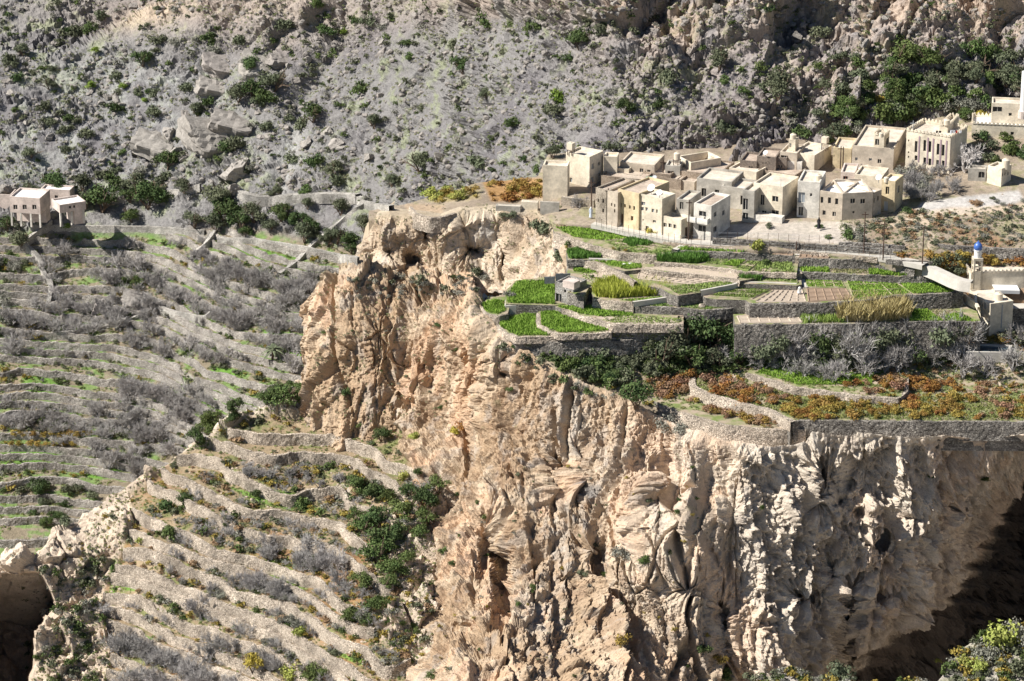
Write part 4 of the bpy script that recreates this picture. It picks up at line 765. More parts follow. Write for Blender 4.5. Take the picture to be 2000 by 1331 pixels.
def house(cx, cyb, z, cyt, lx, rx, a, m, lab, wins=(), roof='s', par=.35, cren=False, name='house', cat='house', grp='houses of the village', depth=None, wl=None, base=2.5):
    a = math.radians(a); P0 = onz(cx, cyb, z); dL = np.array([-math.cos(a), math.sin(a)]); dR = np.array([math.sin(a), math.cos(a)])
    H = atY(cx, cyt, P0[1])[2]-z
    L = solve(P0, dL, lx) if lx is not None else wl
    Rr = solve(P0, dR, rx, 30) if rx is not None else depth
    if depth: Rr = depth
    if wl: L = wl
    if not depth: Rr = min(Rr, 5.6/max(.2, math.cos(a))) if a < 1.2 else Rr
    root = emp(name, P0, lab, cat, grp); o = MBld(P0); z1 = z+H; zb = z-base; wm = MB[m]
    p2 = lambda l, r: P0[:2]+dL*l+dR*r
    def face(pa, d, length, ops, n):
        # ops: (u0,u1,z0,z1) openings; n = outward normal
        us = sorted({0, length, *[u for q in ops for u in q[:2]]}); zs = sorted({zb, z1, *[v for q in ops for v in q[2:4]]})
        for i in range(len(us)-1):
            for j in range(len(zs)-1):
                um, zm = (us[i]+us[i+1])/2, (zs[j]+zs[j+1])/2
                if any(q[0] < um < q[1] and q[2] < zm < q[3] for q in ops): continue
                A, B = pa+d*us[i], pa+d*us[i+1]; o.q((*A, zs[j]), (*B, zs[j]), (*B, zs[j+1]), (*A, zs[j+1]))
        for q in ops:
            A, B = pa+d*q[0], pa+d*q[1]; A2, B2 = A-n*.22, B-n*.22
            o.q((*A, q[2]), (*A2, q[2]), (*A2, q[3]), (*A, q[3])); o.q((*B2, q[2]), (*B, q[2]), (*B, q[3]), (*B2, q[3]))
            o.q((*A2, q[2]), (*A, q[2]), (*B, q[2]), (*B2, q[2])); o.q((*A, q[3]), (*A2, q[3]), (*B2, q[3]), (*B, q[3]))
    nL = -dR; nR = -dL
    OL_, OR_ = [], []; panes = []
    for wn in wins:
        fc, wx, wy, ww, wh = wn[:5]; kd = wn[5] if len(wn) > 5 else 'p'; arch = 'a' in kd; mk = kd.replace('a', '') or 'p'
        d, n = (dL, nL) if fc == 'L' else (dR, nR); Lf = L if fc == 'L' else Rr
        def hit(x, y):
            dx, dz = ray(x, y); # point (dx*Y, Y, ZC+dz*Y) on plane (p-P0).n=0
            Yv = (P0[0]*n[0]+P0[1]*n[1])/(dx*n[0]+n[1]); p = np.array([dx*Yv, Yv, ZC+dz*Yv]); return p
        pa, pb = hit(wx-ww/2, wy), hit(wx+ww/2, wy); u0, u1 = sorted([(pa[:2]-P0[:2])@d, (pb[:2]-P0[:2])@d])
        zt, zl = hit(wx, wy-wh/2)[2], hit(wx, wy+wh/2)[2]
        u0, u1 = max(u0, .12), min(u1, Lf-.12); zt = min(zt, z1-.15); zl = max(zl, zb+.1)
        if u1-u0 < .1 or zt-zl < .15: continue
        ops = OL_ if fc == 'L' else OR_
        if any(u0 < q[1]+.02 and u1 > q[0]-.02 and zl < q[3] and zt > q[2] for q in ops): continue
        ops.append((u0, u1, zl, zt)); panes.append((d, n, u0, u1, zl, zt, mk, arch))
    face(P0[:2], dL, L, OL_, nL); face(P0[:2], dR, Rr, OR_, nR)
    for A, B in ((p2(L, 0), p2(L, Rr)), (p2(L, Rr), p2(0, Rr))): o.q((*A, zb), (*B, zb), (*B, z1), (*A, z1))
    t = min(.22, L*.2, Rr*.2); zr = z1-par
    out = [p2(0, 0), p2(L, 0), p2(L, Rr), p2(0, Rr)]; inn = [p2(t, t), p2(L-t, t), p2(L-t, Rr-t), p2(t, Rr-t)]
    for i in range(4):
        j = (i+1) % 4; o.q((*out[i], z1), (*out[j], z1), (*inn[j], z1), (*inn[i], z1)); o.q((*inn[i], z1), (*inn[j], z1), (*inn[j], zr), (*inn[i], zr))
    o.build('wall', wm, root)
    r = MBld(P0); r.q(*[(*p, zr) for p in inn]); r.build('roof', dict(s=M_ROOF, m=M_MUDROOF, w=M_WROOF)[roof], root)
    for d, n, u0, u1, zl, zt, mk, arch in panes:
        A, B = P0[:2]+d*u0-n*.2, P0[:2]+d*u1-n*.2; isdoor = (zt-zl) > 1.7 and zl < z+.6; w_ = MBld(P0)
        w_.q((*A, zl), (*B, zl), (*B, zt), (*A, zt)); wo = w_.build('door' if isdoor else 'window', WM[mk if mk != 'r' else 'p'], root)
        f = MBld(P0); k = .05; A1, B1 = P0[:2]+d*u0-n*.14, P0[:2]+d*u1-n*.14
        if not isdoor and u1-u0 > .5:
            M_ = (A1+B1)/2; f.q((*(M_-d*.03), zl), (*(M_+d*.03), zl), (*(M_+d*.03), zt), (*(M_-d*.03), zt))
            if arch:
                hh = (u1-u0)/2; zc_ = zt-hh
                for s_ in (-1, 1):
                    pts = [(*(M_+d*s_*hh), zt+.0)]+[(*(M_+d*s_*hh*math.cos(t_)), zc_+hh*math.sin(t_)) for t_ in np.linspace(1.5708, 0, 6)]
                    f.q(*pts)
            f.build('window_frame', M_RED if mk == 'r' else (wm if arch else M_FRAME), wo)
    if cren:
        c = MBld(P0)
        for pa, pb in ((out[0], out[1]), (out[0], out[3]), (out[1], out[2]), (out[3], out[2])):
            ln = np.linalg.norm(pb-pa); d = (pb-pa)/ln; nn = np.array([d[1], -d[0]]); k = int(ln/.62)
            for i in range(k):
                q = pa+d*(i+.5)*ln/k
                for (w_, h0, h1) in ((.24, 0, .22), (.12, .22, .42)): c.box(q+(P0[:2]*0), d, nn, w_, .09, z1+h0, z1+h1)
        c.build('battlement', wm, root)
    return dict(root=root, zr=zr, z1=z1, P0=P0, dL=dL, dR=dR, L=L, R=Rr)
def tank(px, py, z, rpx, hpx, lab, box=False, stand=0, m=None, grp='water tanks on the roofs'):
    """px,py: bottom centre on the roof plane z"""
    p = onz(px, py, z); r = rpx/12.8; h = hpx/12.2; e = emp('water_tank', p, lab, 'water tank', grp); z0 = p[2]
    ax, ay = np.array([.85, -.52]), np.array([.52, .85])
    if stand:
        s = MBld(p)
        for sx in (-1, 1):
            for sy in (-1, 1): c = p[:2]+ax*sx*r*.75+ay*sy*r*.75; s.box(c, ax, ay, .05, .05, z0, z0+stand)
        s.box(p[:2], ax, ay, r, r, z0+stand, z0+stand+.06); s.build('stand', M_METAL, e); z0 += stand+.06
    b = MBld(p)
    if box: b.box(p[:2], ax, ay, r, r, z0, z0+h)
    else: b.cyl(p, r, z0, z0+h*.88); b.cyl(p, r, z0+h*.88, z0+h, r2=r*.55); 
    b.build('tank_body', m or M_TANK, e, smooth=False)
    l = MBld(p); l.cyl(p, r*.3, z0+h, z0+h+.08, 10); l.build('lid', m or M_TANK, e)
    return e
def dish(px, py, z, r, lab, m=None):
    p = onz(px, py, z); e = emp('satellite_dish', p, lab, 'satellite dish', 'satellite dishes on the roofs'); c = Vector(p)+Vector((0, 0, r+.4)); ax = Vector((-.45, -.6, .66)).normalized(); u = ax.orthogonal().normalized(); v = ax.cross(u)
    b = MBld(p); R_ = [(0, 0)]+[(k/4, .28*(k/4)**2) for k in range(1, 5)]
    for i in range(1, 5):
        for t in range(16):
            q = []
            for (kk, tt) in ((i-1, t), (i, t), (i, t+1), (i-1, t+1)):
                rr, dd = R_[kk]; an = tt*6.2832/16; q.append(c+u*math.cos(an)*rr*r+v*math.sin(an)*rr*r+ax*dd*r)
            b.q(*q)
    b.build('reflector', m or M_WHITE, e); s = MBld(p); s.rod(p, tuple(c), .05); s.rod(tuple(c), tuple(c+ax*r*.8), .02); s.rod(tuple(c-u*r*.8+ax*.2*r), tuple(c+ax*r*.8), .02); s.build('mast', M_GALV, e)
# --- far left house on pillars
H = {}
GP = 'pink houses at the far left'
def lhouse(cx, cy0, cyt, Yd, lx, rx, a, lab, wins=(), roof='w', m='pink', pil=0, **k):
    zz = ZC-Yd*float(tanth(cy0)); h = house(cx, cy0, zz, cyt, lx, rx, a, m, lab, wins, roof, grp=GP, base=.1 if pil else 2, **k)
    if pil:
        s = None
        for i, (l, r) in enumerate(pil): 
            c = h['P0'][:2]+h['dL']*h['L']*l+h['dR']*h['R']*r; s = MBld(h['P0']); s.box(c, h['dL'], h['dR'], .16, .16, zz-2.8, zz-.1); s.build('pillar', MB['white'], h['root'])
        s = MBld(h['P0']); c = h['P0'][:2]+h['dL']*h['L']*.5+h['dR']*h['R']*.75; s.box(c, h['dL'], h['dR'], h['L']*.49, h['R']*.2, zz-2.8, zz-.1); s.build('rear_wall', MB['pink'], h['root'])
    return h
lhouse(79, 418, 388, 576, 20, 99, 12, 'pale pink house on thin pillars with white roof at the far left edge', [('L', 30, 405, 8, 9), ('L', 48, 405, 8, 9), ('L', 67, 405, 8, 9)], pil=[(.03, .03), (.33, .03), (.66, .03), (.97, .03)])
lhouse(137, 392, 372, 584, 80, 146, 10, 'set-back pink house with flat roof behind the pillar house', [('L', 110, 386, 6, 8)])
lhouse(117, 416, 401, 572, 101, 168, 62, 'pink terrace building on pillars beside the dark trees at far left', [('R', 137, 405, 4, 5), ('R', 145, 404, 4, 5)], pil=[(.03, .03), (.03, .45), (.03, .9)])
lhouse(22, 398, 381, 586, -40, 40, 8, 'low pink yard wall reaching the left picture edge', (), roof='s', par=1.2)
# --- village
V = 'houses of the village'
H['b1a'] = house(1108, 382, .8, 325, 1060, 1112, 8, 'cream', 'low cream wing leaning on the tall cream house at the village left end', (), depth=2.8)
H['b1b'] = house(1151, 368, .8, 307, 1105, 1178, 34, 'cream', 'tall cream house at the left end of the village', [('L', 1115, 352, 5, 9, 's'), ('R', 1158, 325, 5, 10, 's'), ('R', 1157, 351, 6, 10, 's'), ('R', 1170, 320, 4, 6), ('R', 1171, 342, 4, 6)])
H['b1c'] = house(1205, 350, 1.6, 307, 1179, 1212, 8, 'cream', 'plain cream tower block right of the tall cream house', (), depth=2.5)
tank(1115, 303, H['b1b']['zr'], 6.5, 13, 'square cream water tank on a stand above the tall cream house', True, .9)
H['b2'] = house(1278, 341, 2.4, 323, 1211, 1302, 18, 'tan', 'long low tan house behind the mud roofs', [('L', 1253, 334, 7, 9), ('L', 1267, 336, 6, 8)], depth=6)
house(1228, 343, 2.2, 331, 1205, 1250, 20, 'cream', 'small low cream annex in front of the long tan house', (), depth=3)
H['b3'] = house(1328, 342, 2.5, 325, 1299, 1332, 12, 'grey', 'small grey hut under a cream water tank', [('L', 1310, 337, 12, 5)], depth=3)
tank(1322, 323, H['b3']['zr'], 6.5, 14, 'round cream water tank on a stand above the small grey hut', False, .9)
H['b4'] = house(1349, 337, 2.6, 318, 1328, 1408, 62, 'cream', 'cream walled roof terrace with a tank in its corner', (), par=1.4, wl=4)
tank(1388, 318, H['b4']['zr']+.2, 6, 12, 'round cream water tank in the corner of the walled roof terrace')
# mud roof cluster
for q in [(1258,371,1.2,352,1174,1268,20,'mud','m','brown mud house with a long blank front below the tall cream house',7),
 (1330,366,1.3,352,1250,1344,22,'mud','m','low mud-roofed house with sagging roof in the village middle',6),
 (1250,352,1.9,344,1190,1262,22,'old','m','flat mud roof just right of the cream tower block',6),
 (1310,350,2.2,342,1256,1322,22,'mud','m','rough mud roof with the green sheet',6),
 (1400,352,2.4,343,1318,1418,24,'mud','m','wide worn mud roof behind the grey arched house',8),
 (1356,372,1.0,356,1318,1362,25,'tan','m','tan block with smooth roof left of the grey arched house',5),
 (1440,362,1.6,350,1396,1476,28,'mud','m','brown mud roof house behind the broken balcony house',6),
 (1552,352,2.4,343,1480,1568,30,'mud','m','wide mud roof in front of the grassy roof',7),
 (1536,366,1.4,356,1478,1552,30,'old','m','old mud house with crumbling parapet above the shaded doorway',6)]:
    house(q[0], q[1], q[2], q[3], q[4], q[5], q[6], q[7], q[9], (), q[8], depth=q[10], par=.25)
H['b6a'] = house(1206, 446, 0, 377, 1185, 1212, 38, 'tan', 'beige tower house with two small square windows on the walkway', [('L', 1194.5, 400, 2.6, 6), ('L', 1200.5, 402, 2.6, 6), ('L', 1200.5, 412.5, 2.6, 7)], 'm', depth=7)
house(1184, 440, .1, 372, 1163, 1190, 40, 'old', 'weathered rubble tower house at the left end of the walkway row', [('L', 1168.5, 392, 2.6, 7), ('L', 1178, 393, 3, 8), ('L', 1178, 412, 3, 8), ('L', 1162, 406, 3, 10)], 'm', depth=7)
H['b6b'] = house(1247, 452, 0, 379, 1206, 1252, 38, 'yellow', 'yellow tower house with four small windows and a tall wooden door', [('L', 1212.5, 401, 3.4, 8), ('L', 1220.5, 402.5, 3.4, 7), ('L', 1230, 405, 3.4, 7), ('L', 1238.5, 407, 3.4, 8), ('L', 1214, 429, 6.5, 22, 'b'), ('L', 1234.5, 427, 5, 9, 'b')], 'm', depth=8)
H['b6c'] = house(1292, 461, 0, 389, 1247, 1318, 38, 'cream', 'cream two-storey house with grey shutters on the walkway', [('L', 1256, 398, 9, 7, 's'), ('L', 1254, 408, 7, 7, 's'), ('L', 1263, 409, 5, 7, 's'), ('L', 1275, 412, 5, 7, 's'), ('L', 1283, 413, 3.5, 7, 's'), ('L', 1256, 430, 2.5, 3), ('L', 1278, 433, 6, 5), ('L', 1264, 449, 6, 14, 'b')], 's')
house(1344, 456, .3, 392, 1320, 1352, 25, 'grey', 'grey upper block behind the low house with three windows', [('L', 1331, 402, 7, 14)], 's', depth=5)
H['b6d'] = house(1330, 469, 0, 430, 1293, 1348, 38, 'cream', 'low cream house with three windows in a row beside the small tree', [('L', 1299, 440, 6, 8), ('L', 1308.5, 441, 6, 8), ('L', 1318, 443, 5.5, 8), ('R', 1341, 455, 6, 22, 'b')], 's')
dish(1272, 380, H['b6c']['zr'], .62, 'large tilted white satellite dish above the cream walkway house'); dish(1288, 388, H['b6c']['zr'], .5, 'lower white satellite dish beside the large tilted one'); dish(1278, 358, 2.6, .45, 'small dark satellite dish on the mud roofs', M_GALV)
H['b7'] = house(1428, 398, 1.0, 356, 1360, 1446, 22, 'grey', 'grey cement house with two arched windows', [('L', 1374.5, 376, 9, 16, 'pa'), ('L', 1400, 379, 8, 16, 'pa')], 's', depth=6)
house(1466, 408, .9, 371, 1408, 1474, 25, 'grey', 'grey cement wing with an open upper room behind the balcony house', [('L', 1452, 392, 12, 18), ('L', 1400.5, 380, 6, 10, 'pa')], 's', depth=5)
H['b8'] = house(1388, 471, 0, 403, 1354, 1448, 30, 'white', 'white two-storey house with a balcony at the corner of the dusty square', [('L', 1372, 418, 14, 10), ('L', 1371, 447, 15, 12), ('R', 1397, 419, 5.5, 9), ('R', 1413, 416, 5, 9), ('R', 1437, 411, 4.5, 9), ('R', 1397, 448, 7, 11), ('R', 1436, 436, 4.5, 8)], 'm')
b = MBld(H['b8']['P0']); P0 = H['b8']['P0']; dL, dR = H['b8']['dL'], H['b8']['dR']
b.box(P0[:2]+dL*1.9-dR*.45, dL, dR, 1.7, .45, P0[2]+2.75, P0[2]+2.9)
for s_ in (.3, 3.5): b.box(P0[:2]+dL*s_-dR*.45, dL, dR, .05, .45, P0[2]+2.9, P0[2]+3.6)
b.box(P0[:2]+dL*1.9-dR*.88, dL, dR, 1.7, .05, P0[2]+2.9, P0[2]+3.6); b.build('balcony', MB['white'], H['b8']['root'])
H['b9'] = house(1527, 431, 1.0, 366, 1470, 1558, 28, 'cream', 'cream house with tall dark door opening above a white yard wall', [('L', 1489, 391, 8, 20), ('L', 1514, 389, 12, 11), ('L', 1492, 419, 9, 14), ('L', 1514, 417, 14, 12)], 's')
house(1472, 432, 1.0, 374, 1449, 1480, 25, 'grey', 'half-open grey concrete frame between the balcony house and the cream house', [('L', 1455, 399, 11, 22), ('L', 1455, 422, 12, 12)], 's', depth=5)
H['b9w'] = house(1527, 438, 1.0, 426, 1462, 1532, 22, 'white', 'low white yard wall in front of the cream house', (), 's', depth=1.4, par=.05, name='yard_wall', cat='yard wall', grp='low yard walls')
H['b10'] = house(1599, 427, 1.2, 357, 1556, 1608, 14, 'white', 'narrow white house with a grey shuttered window and round tank', [('L', 1565, 386, 14, 20, 's'), ('L', 1584, 381, 4, 6), ('L', 1564, 413, 9, 17)], 's', depth=6)
tank(1598, 353, H['b10']['zr'], 7, 12, 'round white tank above the narrow white house')
H['b11'] = house(1644, 434, 1.2, 379, 1600, 1650, 26, 'tan', 'tan house with three arched windows in a row', [('L', 1605, 391, 6, 12, 'pa'), ('L', 1620, 392, 6, 12, 'pa'), ('L', 1634, 394, 6, 12, 'pa'), ('L', 1609.5, 416, 6, 9), ('L', 1629, 418.5, 6.5, 9)], 'w', depth=7)
house(1645, 434, 1.2, 378, 1640, 1703, 82, 'tan', 'tan house front with two square windows', [('R', 1665.5, 393, 9, 9), ('R', 1685, 393.5, 9, 9), ('R', 1667, 415, 4, 4)], 'w', wl=7)
house(1704, 430, 1.2, 377, 1696, 1720, 40, 'tan', 'narrow shaded tan side block with two slit windows', [('R', 1707, 392, 3, 9), ('R', 1715, 388, 3, 9)], 'w', wl=5)
H['b12'] = house(1746, 416, 1.7, 355, 1720, 1762, 26, 'yellow', 'slim cream-yellow house with an arched window and pale door', [('L', 1733, 372.5, 7, 15, 'pa'), ('L', 1730, 403, 8, 19, 'w'), ('R', 1755, 370, 4, 13, 's')], 'w')
house(1722, 378, 2.2, 346, 1668, 1730, 18, 'cream', 'cream wing with an air conditioner behind the tan houses', [('L', 1673, 353, 6, 7, 's')], 's', depth=5)
house(1669, 368, 2.2, 338, 1641, 1674, 12, 'pink', 'pinkish house gable with a red arched window', [('L', 1651, 352, 9, 15, 'ra')], 's', depth=5)
H['b13'] = house(1697, 345, 2.8, 336, 1645, 1732, 40, 'tan', 'low cream roof deck with a squat white tank', (), 'w')
tank(1695, 334, H['b13']['zr'], 6.5, 11, 'squat white tank in the middle of the low roof deck'); tank(1731, 356, H['b12']['zr'], 5, 10, 'pinkish round tank beside the slim cream-yellow house')
dish(1716, 358, 4.6, .5, 'blue-white satellite dish beside the pinkish round tank'); dish(1495, 308, 5.0, .4, 'small white satellite dish above the dark old houses')
H['b14'] = house(1744, 334, 3.0, 291, 1663, 1768, 16, 'tan', 'large plain tan block below the rooftop tower', [('L', 1672.5, 311, 5, 6, 's'), ('L', 1700, 312, 6, 5, 's'), ('L', 1717.5, 315.5, 7, 8)], 's', depth=12)
house(1726, 293, 7.0-.9, 266, 1706, 1740, 25, 'cream', 'little crenellated rooftop tower with open sides', [('L', 1713, 278, 8, 12), ('R', 1733, 277, 6, 14)], 's', cren=True, depth=2.6, base=.8)
tank(1721, 268, 8.6, 5, 9, 'round cream tank on the crenellated rooftop tower')
house(1662, 324, 3.2, 291, 1626, 1668, 14, 'yellow', 'orange-yellow block between the two tan blocks', [('L', 1628, 305, 3, 5)], 's', depth=6)
H['b15'] = house(1590, 330, 3.2, 304, 1544, 1626, 30, 'cream', 'cream block with a wide pale roof and a small water tower', (), 's')
house(1556, 317, 4.2, 300, 1523, 1562, 20, 'tan', 'shaded low house left of the wide pale roof', [('L', 1532, 307, 14, 6)], 's', depth=5)
house(1553, 293, 5.6, 274, 1540, 1558, 25, 'cream', 'small cream stair tower under a tall round tank', [('L', 1543, 284, 5, 8, 'w')], 's', depth=1.6, base=1)
tank(1549, 274, 7.0, 6.5, 13, 'tall round cream tank on the stair tower'); tank(1611, 294, 5.2, 6, 12, 'square cream tank raised on a mast', True, 1.2)
house(1515, 331, 3.2, 308, 1478, 1519, 16, 'dark', 'old brown mud-brick house with a row of tiny windows', [('L', 1490, 319, 3, 2), ('L', 1496, 319, 3, 2), ('L', 1502, 319, 3, 2)], 'm', depth=5)
house(1478, 331, 3.0, 316, 1445, 1482, 16, 'dark', 'low dark mud ruin left of the old brown house', [('L', 1466, 327, 8, 3)], 'm', depth=5)
house(1536, 327, 3.4, 309, 1517, 1540, 16, 'dark', 'small brown hut right of the old brown house', [('L', 1524, 325, 7, 5)], 'm', depth=4)
house(1566, 327, 3.4, 317, 1537, 1568, 14, 'white', 'white corrugated yard fence among the old houses', (), 's', depth=1.2, par=.05, name='yard_fence', cat='fence', grp='low yard walls')
house(1477, 347, 2.6, 337, 1424, 1509, 32, 'cream', 'bright low cream roof in the village centre', (), 's')
# grand cream house
H['pal'] = house(1853.6, 334, 4.4, 269, 1768, 1906, 31, 'cream', 'large cream house with battlements and tall narrow arched windows',
  [('L', x, y, 5.4, h, 'pa') for x, y, h in ((1789, 287, 22), (1806, 285, 22), (1816, 287, 22), (1832, 292, 22), (1842, 294, 22), (1789, 309, 10), (1806, 315, 14), (1816, 317, 14), (1831, 320, 14), (1842, 321, 14))]+[('L', 1774.6, 275, 2.6, 4), ('L', 1774.6, 298, 2.6, 4), ('L', 1774.4, 307, 2.6, 4), ('R', 1885, 292, 8, 9), ('R', 1890, 316, 6, 14)], 's', cren=True)
pp = H['pal']; b = MBld(pp['P0'])
for x in (1794.5, 1811.5, 1822, 1836.7, 1848):
    dx, dz = ray(x, 300); n = -pp['dR']; Yv = (pp['P0'][0]*n[0]+pp['P0'][1]*n[1])/(dx*n[0]+n[1]); c = np.array([dx*Yv, Yv]); b.box(c-pp['dR']*.01, pp['dL'], pp['dR'], .12, .05, pp['P0'][2]+.6, pp['z1']-.6)
b.build('mauve_strip', M_PURP, pp['root'])
house(1850, 271, 8.6, 247, 1834, 1880, 24, 'cream', 'rooftop room with washing line on the large battlemented house', [('R', 1873, 256, 5, 14), ('R', 1858, 261, 4, 6)], 's', cren=True, base=.6)
tank(1849, 244, 10.8, 6.5, 11, 'round cream tank above the rooftop washing line')
lm = [mat('cloth_'+n, c, namp=.05, fineamp=0) for n, c in (('white', (.75, .76, .8)), ('black', (.03, .03, .035)), ('red', (.5, .04, .03)))]
for k, (x, y, w_, h_, mi, lb) in enumerate([(1830, 258, 4, 5, 1, 'black cloth hung at the left of the rooftop'), (1836, 258, 5, 4, 1, 'wide black cloth hung left of the rooftop room'), (1858, 258, 4, 7, 0, 'white sheet hung on the rooftop washing line'), (1863.5, 258, 3, 6, 0, 'narrow white cloth next to the red garment'), (1868.5, 258, 3, 5, 2, 'red garment on the rooftop washing line'), (1876, 258, 4, 5, 0, 'white shirt at the right end of the washing line')]):
    p = atY(x, y, pp['P0'][1]-.1 if x > 1850 else pp['P0'][1]+2.5); b = MBld(p); n = 5
    for i in range(n):
        for j in range(3):
            g = lambda i, j: (p[0]+(i/n-.5)*w_/12.8, p[1]+.05*math.sin(i*2.1+j), p[2]+(.5-j/3)*h_/12)
            b.q(g(i, j), g(i+1, j), g(i+1, j+1), g(i, j+1))
    o = b.build('laundry', lm[mi]); tag(o, lb, 'laundry', 'washing on the roof', 'thing')
H['b19'] = house(2060, 276, 6.4, 249, 1897, None, 9, 'cream', 'wide cream house with battlements and bluish roof at the right edge', [('L', 1962, 262, 5, 8, 'wa'), ('L', 1977, 261, 6, 6), ('L', 1912, 264, 10, 5, 's')], 'w', cren=True, depth=5)
house(2060, 238, 9.0, 206, 1936, None, 8, 'cream', 'upper cream house with open balcony at the right edge', [('L', 1948, 214, 18, 10), ('L', 1973, 224, 6, 6)], 's', depth=3.5, base=5)
e = emp('minaret', onz(1999, 205, 12), 'white and pink tower top at the right picture edge', 'tower', None); b = MBld(e.location); p = e.location
b.cyl(p, .55, p[2]-2, p[2]+5.5, 12); b.build('shaft', M_WHITE, e); b = MBld(p); b.cyl(p, .8, p[2]-2.2, p[2]-1, 12); b.build('base', MB['pink'], e)
H['b21'] = house(1955, 363, 3.9, 330, 1927, 1974, 40, 'cream', 'small cream lodge with three small windows and a big tank', [('R', 1958, 341, 2.5, 6), ('R', 1963, 340, 2.5, 6), ('R', 1969, 339, 2.5, 6)], 's')
tank(1964, 330, H['b21']['zr'], 8, 20, 'large cylindrical cream tank on the small lodge')
house(1925, 352, 4.1, 331, 1890, 1928, 12, 'grey', 'low grey arched shelter left of the small lodge', [('L', 1917, 342, 12, 12, 'pa')], 's', depth=2)
# yard walls at the village left edge
for q in [(1016, 416, -.9, 404, 968, 1020, 8, 'grey', 'grey block wall on the rim left of the village', 1.), (1050, 412, -.7, 396, 1018, 1054, 10, 'cream', 'short cream wall stub left of the village', 1.), (1092, 414, -.2, 396, 1055, 1096, 8, 'grey', 'pale grey yard wall with a bare tree behind it', .4), (1160, 408, .3, 392, 1096, 1164, 20, 'old', 'broken rubble wall below the tall cream house', .5)]:
    house(q[0], q[1], q[2], q[3], q[4], q[5], q[6], q[7], q[8], (), 's', depth=q[9], par=.05, name='yard_wall', cat='yard wall', grp='low yard walls', base=1.5)
# --- stone house in the fields
H['st'] = house(1119.5, 598, -5.6, 559, 1084, 1146, 35, 'stone', 'two-tone stone hut among the green fields', [('L', 1108, 562.5, 4, 5), ('L', 1103.5, 569, 4, 6), ('L', 1114, 571, 3.4, 6), ('L', 1091, 583, 11, 18)], 's')
b = MBld(onz(1116, 561, -2.1)); p = b.o; b.box(p[:2], np.array([.82, -.57]), np.array([.57, .82]), 1.0, .8, p[2], p[2]+1.05)
tag(b.build('water_tank', MB['pink']), 'pink square tank on the roof of the stone hut', 'water tank', 'water tanks on the roofs', 'thing')
M_CORR = mat('corrugated_sheet', (.33, .34, .36), namp=.15, rough=.5, spec=.4)
for (x0, x1, yb, yt, lb) in ((1063, 1084, 555, 541, 'low grey corrugated sheet left of the water shed'), (1085, 1100, 558, 535, 'tall striped corrugated sheet above the stone hut'), (1100, 1114, 556, 535, 'leaning corrugated sheet beside the striped one')):
    A, B_ = onz(x0, yb, -4.7), onz(x1, yb-1, -4.7); b = MBld(A); n = 18; hh = (yb-yt)/12.2
    for i in range(n):
        f = lambda i: A+(B_-A)*i/n+np.array([0, .06*(i % 2), 0]); a_, c_ = f(i), f(i+1); b.q(a_, c_, c_+np.array([0, 0, hh]), a_+np.array([0, 0, hh]))
    tag(b.build('corrugated_sheet', M_CORR), lb, 'metal sheet', 'corrugated sheets by the stone hut', 'thing')
b = MBld(onz(1034, 602, -6.5)); A = [onz(x, y, -6.4) for x, y in ((987, 606), (1064, 603), (1083, 596), (988, 594))]
for i in range(4):
    a_, c_ = A[i], A[(i+1) % 4]; d = (c_-a_)[:2]; d /= np.linalg.norm(d); n = np.array([d[1], -d[0]]); m_ = (a_+c_)/2; b.box(m_[:2], d, n, np.linalg.norm((c_-a_)[:2])/2, .13, -7.2, -5.7)
tag(b.build('water_basin', M_CONC), 'long open concrete basin left of the stone hut', 'basin', None, 'thing')
# --- mosque
H['mq'] = house(1894.7, 578, -4.7, 534, 1880, 2120, 84, 'cream', 'cream prayer hall with battlements at the right edge', [('R', 1915, 554, 3, 5, 's'), ('R', 1961, 571, 9, 16), ('R', 1915, 562, 8, 1, 's')], 's', cren=True, wl=9, name='mosque', cat='mosque', grp=None)
q = H['mq']; P0 = q['P0']; mz = q['z1']; e = emp('minaret', (P0[0]+.9, P0[1]+.6, mz), 'slim minaret with a blue dome beside the prayer hall', 'minaret'); p = np.array(e.location)
ax, ay = q['dR'], q['dL']; b = MBld(p)
for sx in (-1, 1):
    for sy in (-1, 1): b.box(p[:2]+ax*sx*.55+ay*sy*.55, ax, ay, .13, .13, mz-4, mz+2.1)
b.box(p[:2], ax, ay, .68, .68, mz-5, mz+.25); b.box(p[:2], ax, ay, .70, .70, mz+1.9, mz+2.3); b.box(p[:2], ax, ay, .66, .66, mz+.9, mz+1.05); b.build('tower', MB['cream'], e)
b = MBld(p); b.cyl(p, .55, mz+2.3, mz+3.5, 16); b.cyl(p, .62, mz+3.35, mz+3.5, 16); b.build('lantern', M_WHITE, e)
b = MBld(p); prof = [(.5, 3.5), (.62, 3.75), (.64, 4.0), (.56, 4.28), (.38, 4.5), (.16, 4.66), (.03, 4.95)]
for (r0, h0), (r1, h1) in zip(prof[:-1], prof[1:]): b.cyl(p, r0, mz+h0, mz+h1, 18, r1, False)
b.build('dome', mat('blue_dome', (.05, .13, .42), rough=.4, namp=.06, fineamp=0, spec=.5), e, smooth=False)
aw = MBld(P0)
def onf(x, y, out):
    n = -q['dL']*0+np.array([-q['dR'][1], q['dR'][0]]); n = n if n[1] < 0 else -n
    dx, dz = ray(x, y); Yv = (P0[0]*n[0]+P0[1]*n[1])/(dx*n[0]+n[1]); pt = np.array([dx*Yv, Yv, ZC+dz*Yv]); pt[:2] += n*out; return pt
aw.q(onf(1937, 556, .05), onf(1986, 557, .05), onf(1986, 560, 1.8), onf(1937, 559, 1.8)); aw.q(onf(1937, 559, 1.8), onf(1986, 560, 1.8), onf(1986, 560, 1.8)-np.array([0, 0, .55]), onf(1937, 559, 1.8)-np.array([0, 0, .55]))
aw.build('awning', M_WHITE, q['root'])
